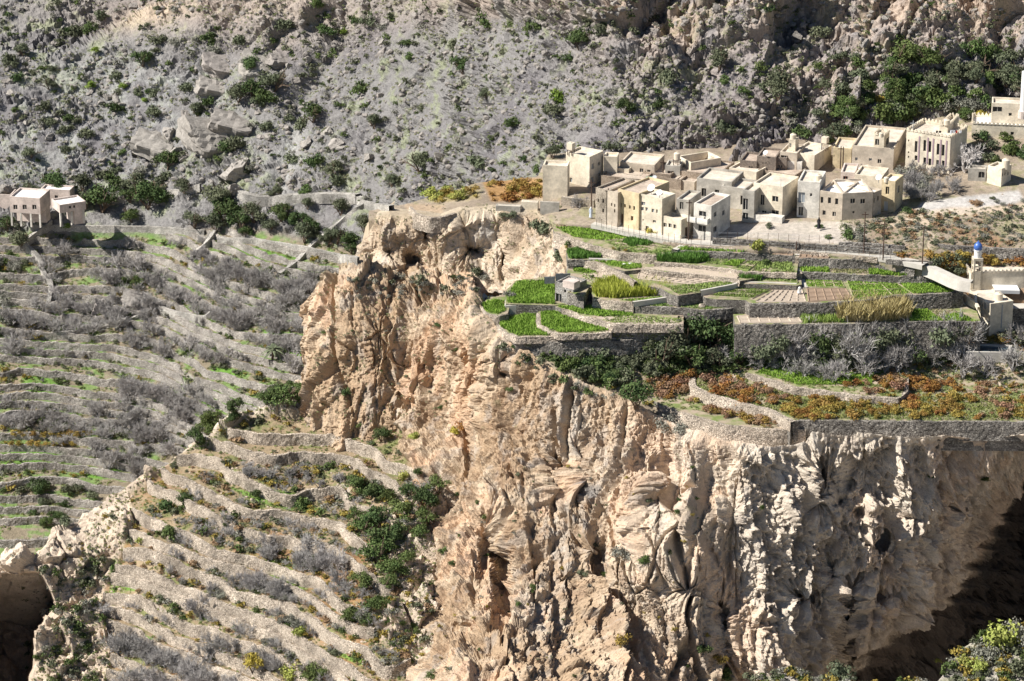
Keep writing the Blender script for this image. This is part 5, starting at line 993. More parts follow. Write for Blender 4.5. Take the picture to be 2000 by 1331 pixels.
H['cube'] = house(1932, 650, -8.2, 594, 1905, 1976, 68, 'cream', 'tall cream block room at the front corner of the mosque yard', [('L', 1923, 598, 5, 14, 's'), ('L', 1918, 597, 3, 8, 'p')], 's', par=.12, wl=6.5, base=3)
b = MBld(H['cube']['P0']); c = H['cube']; m_ = c['P0'][:2]+c['dR']*c['R']*.52-c['dL']*.02; b.box(m_, c['dR'], c['dL'], .07, .04, c['P0'][2]+.5, c['z1']-.4); b.build('downpipe', M_SHUT, c['root'])
tank(1950, 590, -5.2+1.0, 8, 18, 'round cream tank between the prayer hall and the block room')
w1 = [(1857, 583), (1870, 592), (1890, 608), (1908, 624), (1928, 640)]
for (lb, pts, z_, h_) in (('sunlit cream courtyard wall running down beside the green field', [(1857, 574), (1872, 586), (1890, 602), (1908, 615), (1931, 633)], -4.6, 2.4), ('inner cream courtyard wall with a gap', [(1880, 573), (1893, 584), (1907, 592)], -4.4, 1.0), ('cream wall between the block room and the prayer hall', [(1907, 574), (1906, 590), (1912, 602)], -3.8, 1.6)):
    wall(pts, z_, h_, lb, MB['cream'], .35, .15, name='courtyard_wall', rough=.03, grp='walls of the mosque yard', cat='courtyard wall', z2=z_-(2.2 if 'sunlit' in lb else 0))
slab('yard_ground', [(1858, 575), (1900, 566), (2100, 570), (2100, 600), (1990, 603), (1930, 603), (1900, 601)], -5.6, 3.5, M_CONC)
# --- pool
zp = -9.4; A = [onz(x, y, zp) for x, y in ((1890, 687), (1966, 688), (1975, 675), (1904, 672))]; e = emp('water_pool', (A[0]+A[2])/2, 'concrete irrigation pool of blue water at the right', 'pool'); cc = np.array(e.location)
b = MBld(cc)
for i in range(4):
    a_, c_ = A[i], A[(i+1) % 4]; d = (c_-a_)[:2]; ln = np.linalg.norm(d); d /= ln; n = np.array([d[1], -d[0]]); m_ = (a_+c_)/2; b.box(m_[:2]+n*.0, d, n, ln/2+.02*(i % 2)+.15, .17+.01*i, zp-1.6, zp+.001*i)
b.build('rim', M_CONC, e); b = MBld(cc); b.q(*[(a_+(cc-a_)*.02+np.array([0, 0, -.22])) for a_ in A]); b.build('water', mat('pool_water', (.045, .075, .10), rough=.12, namp=0, fineamp=0, spec=.6), e)
# --- poles, wires, posts
def pole(px, pyb, pyt, z, lab, r=.11, m=None, arm=True):
    p = onz(px, pyb, z); h = atY(px, pyt, p[1])[2]-p[2]; e = emp('utility_pole', p, lab, 'utility pole', 'power poles around the village'); b = MBld(p); b.rod(p, (p[0], p[1], p[2]+h), r, 7, r*.7); b.build('shaft', m or M_METAL, e)
    if arm: b = MBld(p); b.box(p[:2], np.array([1., 0]), np.array([0, 1.]), .5, .05, p[2]+h-.5, p[2]+h-.38); b.build('crossarm', m or M_METAL, e)
    return Vector((p[0], p[1], p[2]+h-.4))
tips = [pole(1155, 418, 352, .2, 'dark pole at the left end of the walkway'), pole(1187.5, 441, 368, 0, 'dark pole in front of the weathered tower house'), pole(1344.5, 471, 391, 0, 'dark pole beside the white balcony house'), pole(1555.5, 490, 472, 0, 'short post at the head of the channel', arm=False),
 pole(1686.8, 497, 414, .0, 'tallest pole on the walkway right of the square'), pole(1724.5, 508, 433, -.2, 'middle one of the three poles by the walkway bend'), pole(1801, 522, 440, -.4, 'rightmost pole by the walkway bend'), pole(1641, 330, 286, 3.2, 'dark pole before the orange-yellow block'), pole(1646, 329, 287, 3.2, 'twin pole right beside the one by the orange-yellow block', arm=False),
 pole(1295, 342, 313, 2.3, 'dark pole left of the small grey hut'), pole(1780, 322, 236, 4.2, 'tall pale pole against the battlemented house', .09, M_GALV), pole(1604, 294, 256, 5, 'thin mast on the wide pale roof', .04, M_GALV, False), pole(1523, 430, 350, 1, 'thin pipe in front of the cream house with the dark door', .05, M_GALV, False)]
def fence_posts(pts, z, n, lab, hh=1.5):
    a = np.array([onz(x, y, z) for x, y in pts]); b = resample(a, 99999) if False else None; d = np.r_[0, np.cumsum(np.linalg.norm(np.diff(a, axis=0), axis=1))]; t = np.linspace(0, d[-1], n)
    P_ = np.stack([np.interp(t, d, a[:, k]) for k in range(3)], -1); e = emp('wire_fence', P_[0], lab, 'fence', 'wire fences by the walkway'); prev = None
    for k in range(n):
        m_ = MBld(P_[0]); q = P_[k]; m_.rod(q, (q[0]+.02, q[1], q[2]+hh), .035, 4); m_.build('post', M_METAL, e)
    m_ = MBld(P_[0])
    for k in range(n-1):
        for zz in (.5, 1., hh-.05): m_.rod(P_[k]+np.array([0, 0, zz]), P_[k+1]+np.array([0, 0, zz]), .012, 3)
    m_.build('wire', M_GALV, e)
fence_posts([(1165, 443), (1190, 450), (1250, 463), (1340, 480)], -.1, 17, 'thin wire fence along the front of the tower houses')
fence_posts([(1350, 478), (1460, 486), (1560, 491)], -.05, 12, 'thin wire fence above the long green field'); fence_posts([(1400, 468), (1500, 470), (1620, 476)], 1.0, 12, 'wire fence in front of the dusty square', 1.2); fence_posts([(1570, 492), (1680, 500), (1760, 511)], -.05, 10, 'wire fence right of the channel head')
# ------------------------------------------------------------------ plants and rocks
def leafmat(name, a, b): return mat(name, a, rgb2=b, vary=1.1, nscale=3, namp=.22, fine=0, fineamp=0, rnd=.22, rough=.75, spec=.12)
LM = dict(dark=leafmat('dark_leaf', (.045, .075, .028), (.09, .125, .045)), olive=leafmat('olive_leaf', (.085, .10, .06), (.15, .165, .10)), green=leafmat('green_leaf', (.065, .10, .032), (.125, .165, .055)),
  bright=leafmat('bright_leaf', (.13, .21, .035), (.22, .30, .06)), yellow=leafmat('yellow_leaf', (.30, .24, .04), (.42, .34, .07)), orange=leafmat('orange_leaf', (.24, .11, .035), (.34, .19, .06)), gold=leafmat('gold_leaf', (.24, .16, .04), (.33, .24, .07)),
  rose=leafmat('russet_leaf', (.26, .15, .09), (.34, .22, .14)), grey=leafmat('grey_twig_leaf', (.17, .17, .14), (.26, .255, .21)), reed=leafmat('reed_leaf', (.46, .38, .17), (.60, .50, .26)), yg=leafmat('lime_leaf', (.24, .28, .06), (.38, .40, .12)))
M_BARK = mat('grey_bark', (.30, .275, .26), namp=.2, rnd=.18); M_BARKD = mat('brown_bark', (.15, .11, .08), namp=.2); M_TWIG = mat('bare_twig', (.37, .35, .335), namp=.15, rnd=.22); M_DEAD = mat('bleached_wood', (.62, .58, .55), namp=.1)
def leaves(n, lumps, lsz, rs, flat=1.0, inner=.35):
    """n leaf quads over and inside a set of lumps (x,y,z,r)"""
    L = np.array(lumps, float); wt = L[:, 3]**2; wt /= wt.sum(); idx = rs.choice(len(L), n, p=wt)
    d = rs.normal(size=(n, 3)); d /= np.linalg.norm(d, axis=1, keepdims=True); d[:, 2] = np.where(d[:, 2] < -.35, -d[:, 2]*.5, d[:, 2])
    r = L[idx, 3]*(1-inner*rs.rand(n)**2)*(1+.14*rs.normal(size=n)); c = L[idx, :3]+d*r[:, None]*np.array([1, 1, flat])
    nn = d+rs.normal(size=(n, 3))*.55; nn /= np.linalg.norm(nn, axis=1, keepdims=True)
    u = np.cross(nn, rs.normal(size=(n, 3))); u /= np.linalg.norm(u, axis=1, keepdims=True)+1e-9; v = np.cross(nn, u)
    s = lsz*(.6+.8*rs.rand(n))[:, None]
    V = np.stack([c-u*s, c-v*s*.55, c+u*s, c+v*s*.55], 1).reshape(-1, 3); V[:, 2] = np.maximum(V[:, 2], -.1)
    return V, np.arange(4*n).reshape(-1, 4)
def lumps_bush(rs, n=7, w=1.0, h=.8):
    out = []
    for k in range(n):
        a = rs.rand()*6.28; q = rs.rand()**.6*.62; r = .26+.2*rs.rand(); out.append((math.cos(a)*q*w, math.sin(a)*q*w, (.15+rs.rand()*.55)*h+.05, r))
    out.append((0, 0, .4*h, .45)); return out
def mesh_only(name, V, Fq, m, smooth=False):
    o = mesh_np(name, V, Fq, m, smooth=smooth); me = o.data; bpy.data.objects.remove(o); return me
def branches(rs, levels, n0, len0, rad0, spread, up=.5, nseg=2, lean=0, start=.0, rmin=.004):
    """tapering limbs as thin three-sided tubes"""
    V = []; Fq = []
    def tube(a, b, ra, rb):
        d = (b-a); d = d/(np.linalg.norm(d)+1e-9); u = np.cross(d, [.3, .5, .81]); u /= np.linalg.norm(u)+1e-9; v = np.cross(d, u); k = len(V)
        for p, r in ((a, ra), (b, rb)):
            for t in range(3): V.append(p+(u*math.cos(t*2.094)+v*math.sin(t*2.094))*r)
        for t in range(3): Fq.append((k+t, k+(t+1) % 3, k+3+(t+1) % 3, k+3+t))
    def grow(p, d, ln, r, lev):
        r = max(r, rmin)
        for s in range(nseg):
            d2 = d+rs.normal(size=3)*.16; d2[2] += .05; d2 /= np.linalg.norm(d2); q = p+d2*ln/nseg; r2 = r*.78; tube(p, q, r, r2); p, d, r = q, d2, r2
            if lev > 0 and s < nseg-1:
                e = d+rs.normal(size=3)*spread; e[2] += up*.3; e /= np.linalg.norm(e); grow(p, e, ln*.62, r*.6, lev-1)
        if lev > 0:
            for _ in range(3 if lev > 1 else 4):
                e = d+rs.normal(size=3)*spread; e[2] += up*.25; e /= np.linalg.norm(e); grow(p, e, ln*(.55+.25*rs.rand()), r*.62, lev-1)
    for _ in range(n0):
        a = rs.rand()*6.28; d = np.array([math.cos(a)*.65, math.sin(a)*.65, .9+.4*rs.rand()]); d /= np.linalg.norm(d); grow(np.array([0, 0, -.05+start]), d, len0*(.8+.4*rs.rand()), rad0, levels)
    return np.array(V), np.array(Fq)
PRO = {}
rs = np.random.RandomState(3)
for kind, mk in (('dark', 'dark'), ('olive', 'olive'), ('green', 'green'), ('bright', 'bright'), ('yellow', 'yellow'), ('orange', 'orange'), ('gold', 'gold'), ('rose', 'rose'), ('grey', 'grey'), ('yg', 'yg')):
    PRO[kind] = []
    for k in range(3):
        fl = .7 if kind in ('orange', 'gold', 'rose') else .85
        V, Fq = leaves(620 if kind not in ('orange', 'gold', 'rose') else 420, lumps_bush(rs, 7+k, 1, .95), .085 if kind != 'grey' else .07, rs, fl, .5); PRO[kind].append([mesh_only(kind+'_shrub', V*.5*np.array([1, 1, 1.1]), Fq, LM[mk]), None])
def crown_tree(mk, n, lf, k):
    L = []
    for i in range(11):
        a = rs.rand()*6.28; q = rs.rand()**.5*.72; L.append((math.cos(a)*q, math.sin(a)*q, .55+rs.rand()*.6-.25*q, .27+.17*rs.rand()))
    L.append((0, 0, .8, .5)); V, Fq = leaves(n, L, lf, rs, .85, .55); V2, F2 = branches(rs, 1, 4, .8, .05, .5)
    return [mesh_only('leafy_crown', V*.5, Fq, LM[mk]), mesh_only('trunk', V2*.5, F2, M_BARKD)]
for mk in ('dark', 'green', 'olive', 'yellow'): PRO['t_'+mk] = [crown_tree(mk, 1900, .062, k) for k in range(3)]
PRO['bare'] = []
for k in range(5):
    V, Fq = branches(rs, 3, 4, .36, .032, .62, .6, rmin=.009); V2, F2 = branches(rs, 0, 3, .30, .05, .5); sc = 1/max(1e-3, np.ptp(V[:, 0]), np.ptp(V[:, 1]))
    tips = V[rs.choice(len(V), 620)]; dd = tips-np.array([0, 0, .1]); dd /= np.linalg.norm(dd, axis=1, keepdims=True)+1e-9; dd += rs.normal(size=dd.shape)*.5; dd[:, 2] += .2; dd *= (.09+.1*rs.rand(620))[:, None]; sd_ = np.cross(dd, rs.normal(size=dd.shape)); sd_ /= np.linalg.norm(sd_, axis=1, keepdims=True)+1e-9; sd_ *= .009
    tv = np.stack([tips-sd_, tips+sd_, tips+dd], 1); tv = np.concatenate([tv, tv[:, 2:3]-sd_[:, None]*.1], 1).reshape(-1, 3); Fq = np.concatenate([Fq, np.arange(4*620).reshape(-1, 4)+len(V)]); V = np.concatenate([V, tv])
    PRO['bare'].append([mesh_only('bare_twigs', V*sc, Fq, M_TWIG), mesh_only('trunk', V2*sc, F2, M_BARK)])
PRO['dead'] = []
for k in range(2):
    V, Fq = branches(rs, 3, 5, .5, .035, .5, .6, rmin=.008); V2, F2 = branches(rs, 0, 4, .3, .06, .5); sc = 1/max(np.ptp(V[:, 0]), np.ptp(V[:, 1])); PRO['dead'].append([mesh_only('dead_branches', V*sc, Fq, M_DEAD), mesh_only('trunk', V2*sc, F2, M_DEAD)])
# boulders: cut, faceted stones
def boulder(rs, slab=False):
    bm = bmesh.new(); bmesh.ops.create_cube(bm, size=1); bmesh.ops.subdivide_edges(bm, edges=bm.edges[:], cuts=9, use_grid_fill=True)
    pl_ = [(rs.normal(size=3), (.36 if slab else .30)+.12*rs.rand()) for _ in range(7 if slab else 12)]; sc = np.array([1, .8, .34]) if slab else np.array([1, .7+.3*rs.rand(), .55+.3*rs.rand()])
    V = np.array([v.co for v in bm.verts])
    for nn, dd in pl_: n_ = nn/np.linalg.norm(nn); e = np.maximum(V@n_-dd, 0); V = V-e[:, None]*n_
    o_ = rs.rand(3)*50; nr_ = V/(np.linalg.norm(V, axis=1, keepdims=True)+1e-6); V = V+nr_*(facet(V+o_, 3.2, .055, 3)+facet(V+o_, 8, .02, 4)+fbm(V+o_, 5, 3, 5)*.02)[:, None]
    for v, p in zip(bm.verts, V*sc): v.co = p
    me = bpy.data.meshes.new('boulder'); bm.to_mesh(me); bm.free(); return me
M_BLD = mat('grey_boulder', (.30, .275, .25), nscale=1.5, namp=.25, fine=7, fineamp=.25, rnd=.16, bump=.08, bscale=4); M_BLT = mat('tan_boulder', (.44, .35, .28), nscale=1.5, namp=.22, fine=6, fineamp=.2, rnd=.12, bump=.08, bscale=4)
BL = [boulder(rs) for _ in range(6)]; SLB = [boulder(rs, True) for _ in range(3)]; BLT = [b.copy() for b in BL[:4]]
for b in BL+SLB: b.materials.append(M_BLD)
for b in BLT: b.materials.append(M_BLT)
PRO['slab'] = [[b, None] for b in SLB]; PRO['rock'] = [[b, None] for b in BL]; PRO['rockt'] = [[b, None] for b in BLT]
bpy.context.view_layer.update(); DG = bpy.context.evaluated_depsgraph_get(); CAMP = Vector((0, 0, ZC))
TERR = {'mountain', 'spur_terrain', 'cliff_face', 'upper_cliff_face', 'village_ground', 'plateau_ground', 'near_slope', 'field_ground', 'crop_field', 'gorge_ground', 'ledge_path'}
def hit(px, py, terr=True):
    dx, dz = ray(px, py); d = Vector((float(dx), 1, float(dz))).normalized(); o = CAMP
    for _ in range(6):
        r = scn.ray_cast(DG, o, d)
        if not r[0]: return None
        nm = r[4].name.split('.')[0]
        if nm in TERR: return (r[1], r[2], nm) if nm != 'gorge_ground' else None
        if terr == 'strict': return None
        o = r[1]+d*.3
    return None
NAMES = dict(bare=('bare_tree', 'bare tree'), dead=('dead_tree', 'dead tree'), rock=('boulder', 'boulder'), rockt=('boulder', 'boulder'), slab=('rock_slab', 'rock slab'), grey=('thorn_bush', 'thorn bush'))
for _k in ('orange', 'gold', 'rose'): NAMES[_k] = ('autumn_bush', 'autumn bush')
for _k in ('bright', 'yg', 'yellow'): NAMES[_k] = ('lime_bush', 'lime bush')
LMK = [(90,410,'the pink pillar house'),(290,388,'the biggest tree at left'),(257,422,'the bright round tree'),(240,600,'the tilted rock slab'),(532,690,'the palm'),(410,480,'the valley head steps'),(570,780,'the dark spur-crest trees'),(155,150,'the small bright shrubs'),(430,118,'the upper big boulders'),(420,245,'the long rock slab'),(465,330,'the pale pointed boulder'),(500,185,'the dark shrub cluster'),
 (905,130,'the lone round shrub'),(1405,120,'the foot of the crags'),(1520,172,'the big shrub under the crags'),(1450,270,'the dark rock outcrop'),(820,320,'the shrub above the ochre bushes'),(1130,300,'the tall cream house'),(1780,120,'the large scrub-belt trees'),(1810,290,'the battlemented house'),(1900,60,'the tan rock pillar'),(650,410,'the foot path end'),(300,28,'the bare tan spur top'),(700,170,'the mountain gully'),
 (297,1065,'the vivid green crop'),(745,1080,'the gully trees'),(500,1305,'the golden tree'),(420,880,'the spur top'),(640,960,'the green hedge'),(850,880,'the cliff foot'),(340,985,'the bush on bare rock'),(210,1180,'the spur left end'),(700,1260,'the lime patch'),(40,1250,'the left cave'),(985,1110,'the tall dark slot'),(1120,940,'the dark water streaks'),(1240,780,'the hanging dark bush'),(1220,1080,'the silvery cliff bush'),
 (1380,650,'the big evergreens'),(1700,620,'the reeds'),(1600,660,'the bleached tree'),(1930,685,'the blue pool'),(1560,800,'the rim wall corner'),(1350,750,'the sweeping pale wall'),(1110,575,'the stone hut'),(780,440,'the upper cliff caves'),(700,640,'the left cliff face'),(830,550,'the ledge path'),(1905,500,'the minaret'),(1960,1250,'the bottom corner bush'),(1660,1190,'the big dark cave'),(1680,450,'the tallest pole'),(40,860,'the tan bush row'),(190,450,'the top valley terrace')]
def where(px, py):
    d, x, y, nm = min(((px-x)**2+(1.3*(py-y))**2, x, y, n) for x, y, n in LMK); d = math.sqrt(d)
    if d < 22: return 'right at '+nm
    dx, dy = px-x, 1.3*(py-y); pre = 'just ' if d < 60 else ('' if d < 130 else 'well ')
    return pre+(('right of ' if dx > 0 else 'left of ') if abs(dx) > abs(dy) else ('below ' if dy > 0 else 'above '))+nm
ACC = {}
LOWV = {}
def put(kind, px, py, wpx, lab, grp=None, hs=1.0, base=True, strict=False, onto=None, rnd=random, stuff=False):
    n = PRO[kind]; h = hit(px, py+(wpx*.30 if base else 0), 'strict' if strict else True)
    if not h: return None
    if onto and h[2] not in onto: return None
    if grp and lab:
        wq = where(px, py); lab = lab+', '+wq if len((lab+' '+wq).split()) <= 16 else lab.split(' on ')[0].split(' in ')[0].split(' by ')[0]+', '+wq
    if kind in ('t_dark', 't_green', 't_olive', 't_yellow', 'bare', 'dead'): wpx *= 1.12
    elif kind not in ('rock', 'rockt', 'slab'): wpx *= 1.3
    p = h[0]; s = wpx*(p-CAMP).length/F_PX; nm, cat = NAMES.get(kind, ('tree', 'tree') if kind.startswith('t_') else ('shrub', 'shrub')); k = rnd.randrange(len(n)); crown, trunk = n[k]
    rot = (rnd.uniform(-.5, .5), rnd.uniform(-.5, .5), rnd.uniform(0, 6.28)) if 'rock' in kind else (.35, .25, rnd.uniform(-.5, .5)) if kind == 'slab' else (0, 0, rnd.uniform(0, 6.28))
    if stuff:
        key = (kind, k)
        if key not in LOWV and kind == 'bare':
            v = np.zeros(len(crown.vertices)*3, np.float32); crown.vertices.foreach_get('co', v); v = v.reshape(-1, 3)[-620*4:].reshape(-1, 4, 3); sel = np.random.RandomState(4).choice(620, 420, replace=False); v = v[sel]; c = v.mean(1, keepdims=True); LOWV[key] = c+(v-c)*1.25
        if key not in LOWV:
            m = len(crown.vertices); v = np.zeros(m*3, np.float32); crown.vertices.foreach_get('co', v); v = v.reshape(-1, 4, 3) if kind not in ('rock', 'rockt', 'slab') and kind != 'bare' else None
            sel = np.random.RandomState(4).choice(len(v), 110, replace=False); v = v[sel]; c = v.mean(1, keepdims=True); LOWV[key] = c+(v-c)*1.9
        v = LOWV[key]*s*np.array([1, 1, hs]); a = rot[2]; ca, sa = math.cos(a), math.sin(a); v = v@np.array([[ca, sa, 0], [-sa, ca, 0], [0, 0, 1]])+np.array(p); ACC.setdefault(kind, []).append(v.reshape(-1, 3)); return True
    if trunk:
        e = emp(nm, p, lab, cat, grp); e.rotation_euler = rot; e.scale = (s, s, s*hs)
        for a_, q in (('twigs' if kind in ('bare', 'dead') else 'crown', crown), ('trunk', trunk)):
            c = bpy.data.objects.new(a_, q); COL.objects.link(c); c.parent = e
    else:
        e = bpy.data.objects.new(nm, crown); COL.objects.link(e); e.location = p-Vector((0, 0, s*(.06 if kind not in ('rock', 'rockt', 'slab') else -.05))); e.rotation_euler = rot; e.scale = (s, s, s*hs*(.9+.3*rnd.random())); tag(e, lab, cat, grp, 'thing')
    return e
def lump(px, py): return float(vnoise(np.array([[px/70., py/45., 1.5]]), 1.0, 7)[0])
def scatter(kinds, poly, n, w0, w1, lab, grp, clump=-9, hs=1.0, onto=None, seed=0, stuff=False):
    rr = random.Random(seed); xs = [p[0] for p in poly]; ys = [p[1] for p in poly]; made = 0; t = 0
    while made < n and t < n*12:
        t += 1; x, y = rr.uniform(min(xs), max(xs)), rr.uniform(min(ys), max(ys))
        if not inpoly(poly, x, y) or lump(x, y) < clump: continue
        k = rr.choice(kinds); w_ = w0+(w1-w0)*rr.random()**1.6
        if put(k, x, y, w_, lab if not isinstance(lab, dict) else lab[k], grp, hs, strict=True, onto=onto, rnd=rr, stuff=stuff): made += 1
    return made
# mountain: shrubs seen one by one
MS = [(308,79,25),(408,72,28),(467,75,30),(280,117,36),(550,47,30),(228,208,28),(86,206,26),(96,166,24),(103,133,16),(33,150,24),(465,184,40),(492,178,44),(535,162,45),(521,190,35),(505,196,30),(385,217,30),(299,217,30),(408,196,28),(362,168,26),(487,128,38),(415,121,30),(131,228,22),(166,259,26),(327,315,40),(462,280,35),(439,287,30),(588,241,30),(612,224,40),(206,340,30),(224,350,32),(320,345,28),(359,366,30),(161,360,36),(101,360,45),(261,359,36),(649,333,34),(574,310,26),(612,315,30),(661,353,30),(541,378,26),(427,382,42),(905,130,40),(885,90,28),(950,185,24),(1075,215,32),(1000,240,26),(1405,120,42),(1130,80,44),(1175,60,30),(1040,50,30),(820,320,44),(765,355,28),(935,320,30),(705,170,34),(1520,172,58),(730,240,30),(1300,150,34),(1220,210,36),(1410,250,34),(1080,300,28),(1195,285,28),(1260,320,22),(15,120,30),(60,300,26),(720,45,26),(640,60,28),(150,60,30),(45,100,26),(200,30,26),(950,40,34),(1600,60,30),(1640,110,34)]
for i, (x, y, w_) in enumerate(MS): put(('olive', 'dark', 'olive', 't_olive')[i % 4] if w_ < 36 else ('t_olive', 't_dark')[i % 2], x, y, w_*1.3, 'dark olive mountain shrub', 'single shrubs on the mountain', rnd=random.Random(i))
for i, (x, y, w_) in enumerate([(156,150,16),(177,165,20),(147,171,14),(241,166,20),(289,178,14),(282,196,14),(236,296,18),(185,98,18),(597,373,28),(674,60,20),(621,108,16),(1090,190,36),(590,200,16),(1780,150,26),(1050,330,22)]): put('bright' if i % 2 else 'green', x, y, w_*1.1, 'small bright green mountain shrub', 'bright shrubs on the mountain')
MP = [(-60,-40),(2060,-40),(2060,185),(1700,235),(1400,285),(1070,300),(1040,345),(740,400),(480,385),(-60,400)]
scatter(['olive', 'dark', 'olive', 'grey', 'olive', 'green', 'grey'], MP, 1000, 8, 22, None, None, -.35, seed=102, onto={'mountain'}, stuff=True)
scatter(['olive', 'dark', 'olive', 'grey', 'green'], MP, 60, 22, 32, 'small shrub among mountain stones', 'scattered shrubs on the mountain', -.45, seed=1, onto={'mountain'})
# dense scrub belts behind the village
scatter(['green', 'olive', 't_olive', 't_green', 'dark'], [(1560,190),(1700,90),(1850,80),(2050,110),(2050,200),(1880,235),(1760,245),(1560,265)], 64, 30, 60, 'green scrub belt bush', 'dense scrub above the village', -.2, seed=2)
scatter(['grey', 'olive', 'grey', 'green'], [(1740,205),(2000,190),(1930,232),(1780,262),(1620,285),(1600,262)], 30, 24, 44, 'greyish thicket bush behind the roofs', 'grey thicket behind the village', seed=3)
for x, y, w_ in ((1770,115,70),(1820,120,66),(1745,140,50),(1850,130,44),(1965,150,66),(1985,165,60),(1905,150,44),(1640,205,46),(1625,262,50),(1690,200,46)): put('t_olive' if x % 2 else 't_green', x, y, w_, 'large rounded tree below the crags', 'large trees below the crags')
put('yellow', 1917, 222, 34, 'yellow autumn bush behind the battlemented house'); put('yellow', 1720, 196, 24, 'small yellow bush in the green scrub belt')
# trees by the far left house and along the foot path
for i, (x, y, w_) in enumerate([(199,392,74),(168,395,44),(290,386,74),(308,370,44),(255,384,40),(381,432,46),(441,420,62),(420,440,50),(470,432,50),(497,420,52),(549,418,50),(665,408,44),(455,447,50),(595,458,54),(605,442,40),(658,462,48),(690,470,44),(711,440,46),(687,486,34),(640,470,36),(120,385,40),(60,372,36),(15,440,40),(40,470,46),(480,455,34),(530,440,36),(580,430,40),(600,400,30),(432,395,40)]): put(('t_dark', 't_olive')[i % 2], x, y, w_*1.05, 'dark round tree at the mountain foot', 'dark trees along the valley head')
put('t_green', 257, 424, 40, 'bright green round tree below the big dark trees at left'); put('bright', 128, 440, 20, 'small green shrub in front of the pink pillar house')
scatter(['grey', 'grey', 'olive'], [(-40,420),(60,430),(60,560),(20,700),(-40,720)], 26, 22, 36, 'greyish bush at the valley edge', 'grey bushes at the left edge')
# valley orchard of leafless trees
VB = [([(60,470),(400,470),(420,520),(640,560),(620,640),(60,600)], 60), ([(380,500),(650,560),(600,640),(420,640)], 34), ([(0,600),(240,600),(230,700),(0,700)], 22), ([(220,570),(600,620),(590,720),(260,690)], 34), ([(0,760),(380,790),(430,850),(280,900),(0,850)], 40), ([(230,740),(420,770),(440,840),(240,820)], 34), ([(180,880),(290,880),(280,930),(170,920)], 8), ([(560,560),(640,520),(620,620),(570,640)], 8)]
for i, (poly, n) in enumerate(VB): scatter(['bare'], poly, int(n*1.5), 16, 34, None, None, -.5, .9, {'mountain'}, 220+i, True)
scatter(['bare'], [(195,1180),(440,1190),(640,1290),(640,1340),(240,1340)], 60, 20, 40, None, None, -.9, .9, {'spur_terrain'}, 230, True)
scatter(['bare'], [(300,1030),(560,980),(700,1110),(760,1250),(500,1200),(300,1120)], 90, 16, 32, None, None, -.6, .9, {'spur_terrain'}, 231, True)
for i, (poly, n) in enumerate(VB): scatter(['bare'], poly, n, 26, 46, 'grey leafless valley tree', 'leafless trees of the far valley side', -.25, .95, {'mountain'}, 20+i)
scatter(['olive', 'gold', 'green', 'grey', 'olive'], [(60,455),(640,500),(620,640),(560,760),(300,900),(0,960),(0,480)], 420, 8, 19, None, None, seed=40, onto={'mountain'}, stuff=True)
for k in range(9): put('gold', 28+k*18, 845+(k % 2)*3, 20, 'rounded tan bush', 'row of round tan bushes'); put('gold', 22+k*17, 866, 18, 'rounded tan bush', 'row of round tan bushes')
put('t_green', 268, 551, 30, 'yellow-green round tree beside the big tilted rock slab'); put('green', 245, 548, 22, 'green shrub left of the yellow-green tree on the rock')
put('orange', 257, 738, 16, 'small orange tree among leafless trees of the valley')
scatter(['dark', 'olive'], [(0,930),(200,940),(160,1010),(0,1040)], 16, 18, 34, 'dark bush below the far terraces', 'dark bushes at the valley bottom', seed=41)
# spur and its gully
GT = [(700,949,50),(736,962,50),(758,970,40),(788,1000,60),(831,975,60),(856,950,46),(831,1013,50),(736,1013,60),(715,1030,60),(698,1009,40),(753,1052,70),(736,1082,70),(766,1112,60),(728,1133,60),(706,1137,50),(796,1090,40),(780,1040,50),(687,1202,45),(736,1183,50),(745,852,40),(760,1140,44),(612,1318,55),(800,960,40),(820,1040,40)]
for i, (x, y, w_) in enumerate(GT): put(('t_green', 't_dark', 't_green')[i % 3], x, y, w_, 'dark green tree in the gully', 'green trees in the gully')
for i, (x, y, w_) in enumerate([(560,776,66),(540,770,50),(585,768,44),(457,796,40),(414,822,50),(384,852,46),(404,838,40),(457,816,34),(520,780,40),(120,1010,30),(90,1020,26)]): put('t_dark' if i % 2 else 't_green', x, y, w_, 'dark tree on the spur crest', 'dark trees on the spur crest')
for x, y, w_, k, lb in ((322,987,38,'dark','dark bush on the bare rock left of the spur terraces'),(359,972,34,'dark','second dark bush right of the one on the bare rock'),(297,1065,36,'bright','vivid green crop bush at the left end of the spur terraces'),(277,1056,24,'yg','yellow-green bush left of the vivid green one'),(788,931,26,'yg','lime bush at the top of the gully'),(586,1236,30,'yg','lime bush near the bottom of the spur'),(496,1300,62,'t_yellow','golden autumn tree at the bottom of the spur'),(565,1318,44,'yg','yellow bush right of the golden tree'),(903,829,34,'orange','orange autumn bush at the cliff foot'),(885,840,24,'yellow','yellow bush beside the orange one at the cliff foot'),(809,850,26,'yg','light green poplar-like bush by the grey retaining wall'),(333,1035,46,'green','green bush row above the vivid green crop'),(815,920,20,'green','green bush by the right end of the top terraces')): put(k, x, y, w_, lb)
scatter(['green', 'dark', 'olive'], [(500,945),(600,970),(610,990),(500,965)], 9, 24, 34, 'dense green hedge bush on the middle spur terrace', 'hedge on the spur terrace', seed=50)
scatter(['bare'], [(195,1180),(440,1190),(560,1290),(580,1331),(240,1340)], 40, 34, 56, 'leafless grey tree low on the spur', 'leafless trees low on the spur', hs=.9, seed=51, onto={'spur_terrain'})
scatter(['bare'], [(540,1030),(660,1050),(700,1110),(600,1180),(480,1140),(500,1090)], 20, 34, 54, 'leafless grey tree mid spur', 'leafless trees in the middle of the spur', hs=.95, seed=52, onto={'spur_terrain'})
scatter(['bare'], [(430,905),(680,935),(660,960),(430,925)], 14, 20, 30, 'leafless grey tree in the upper row', 'row of leafless trees on the upper spur', seed=53, onto={'spur_terrain'})
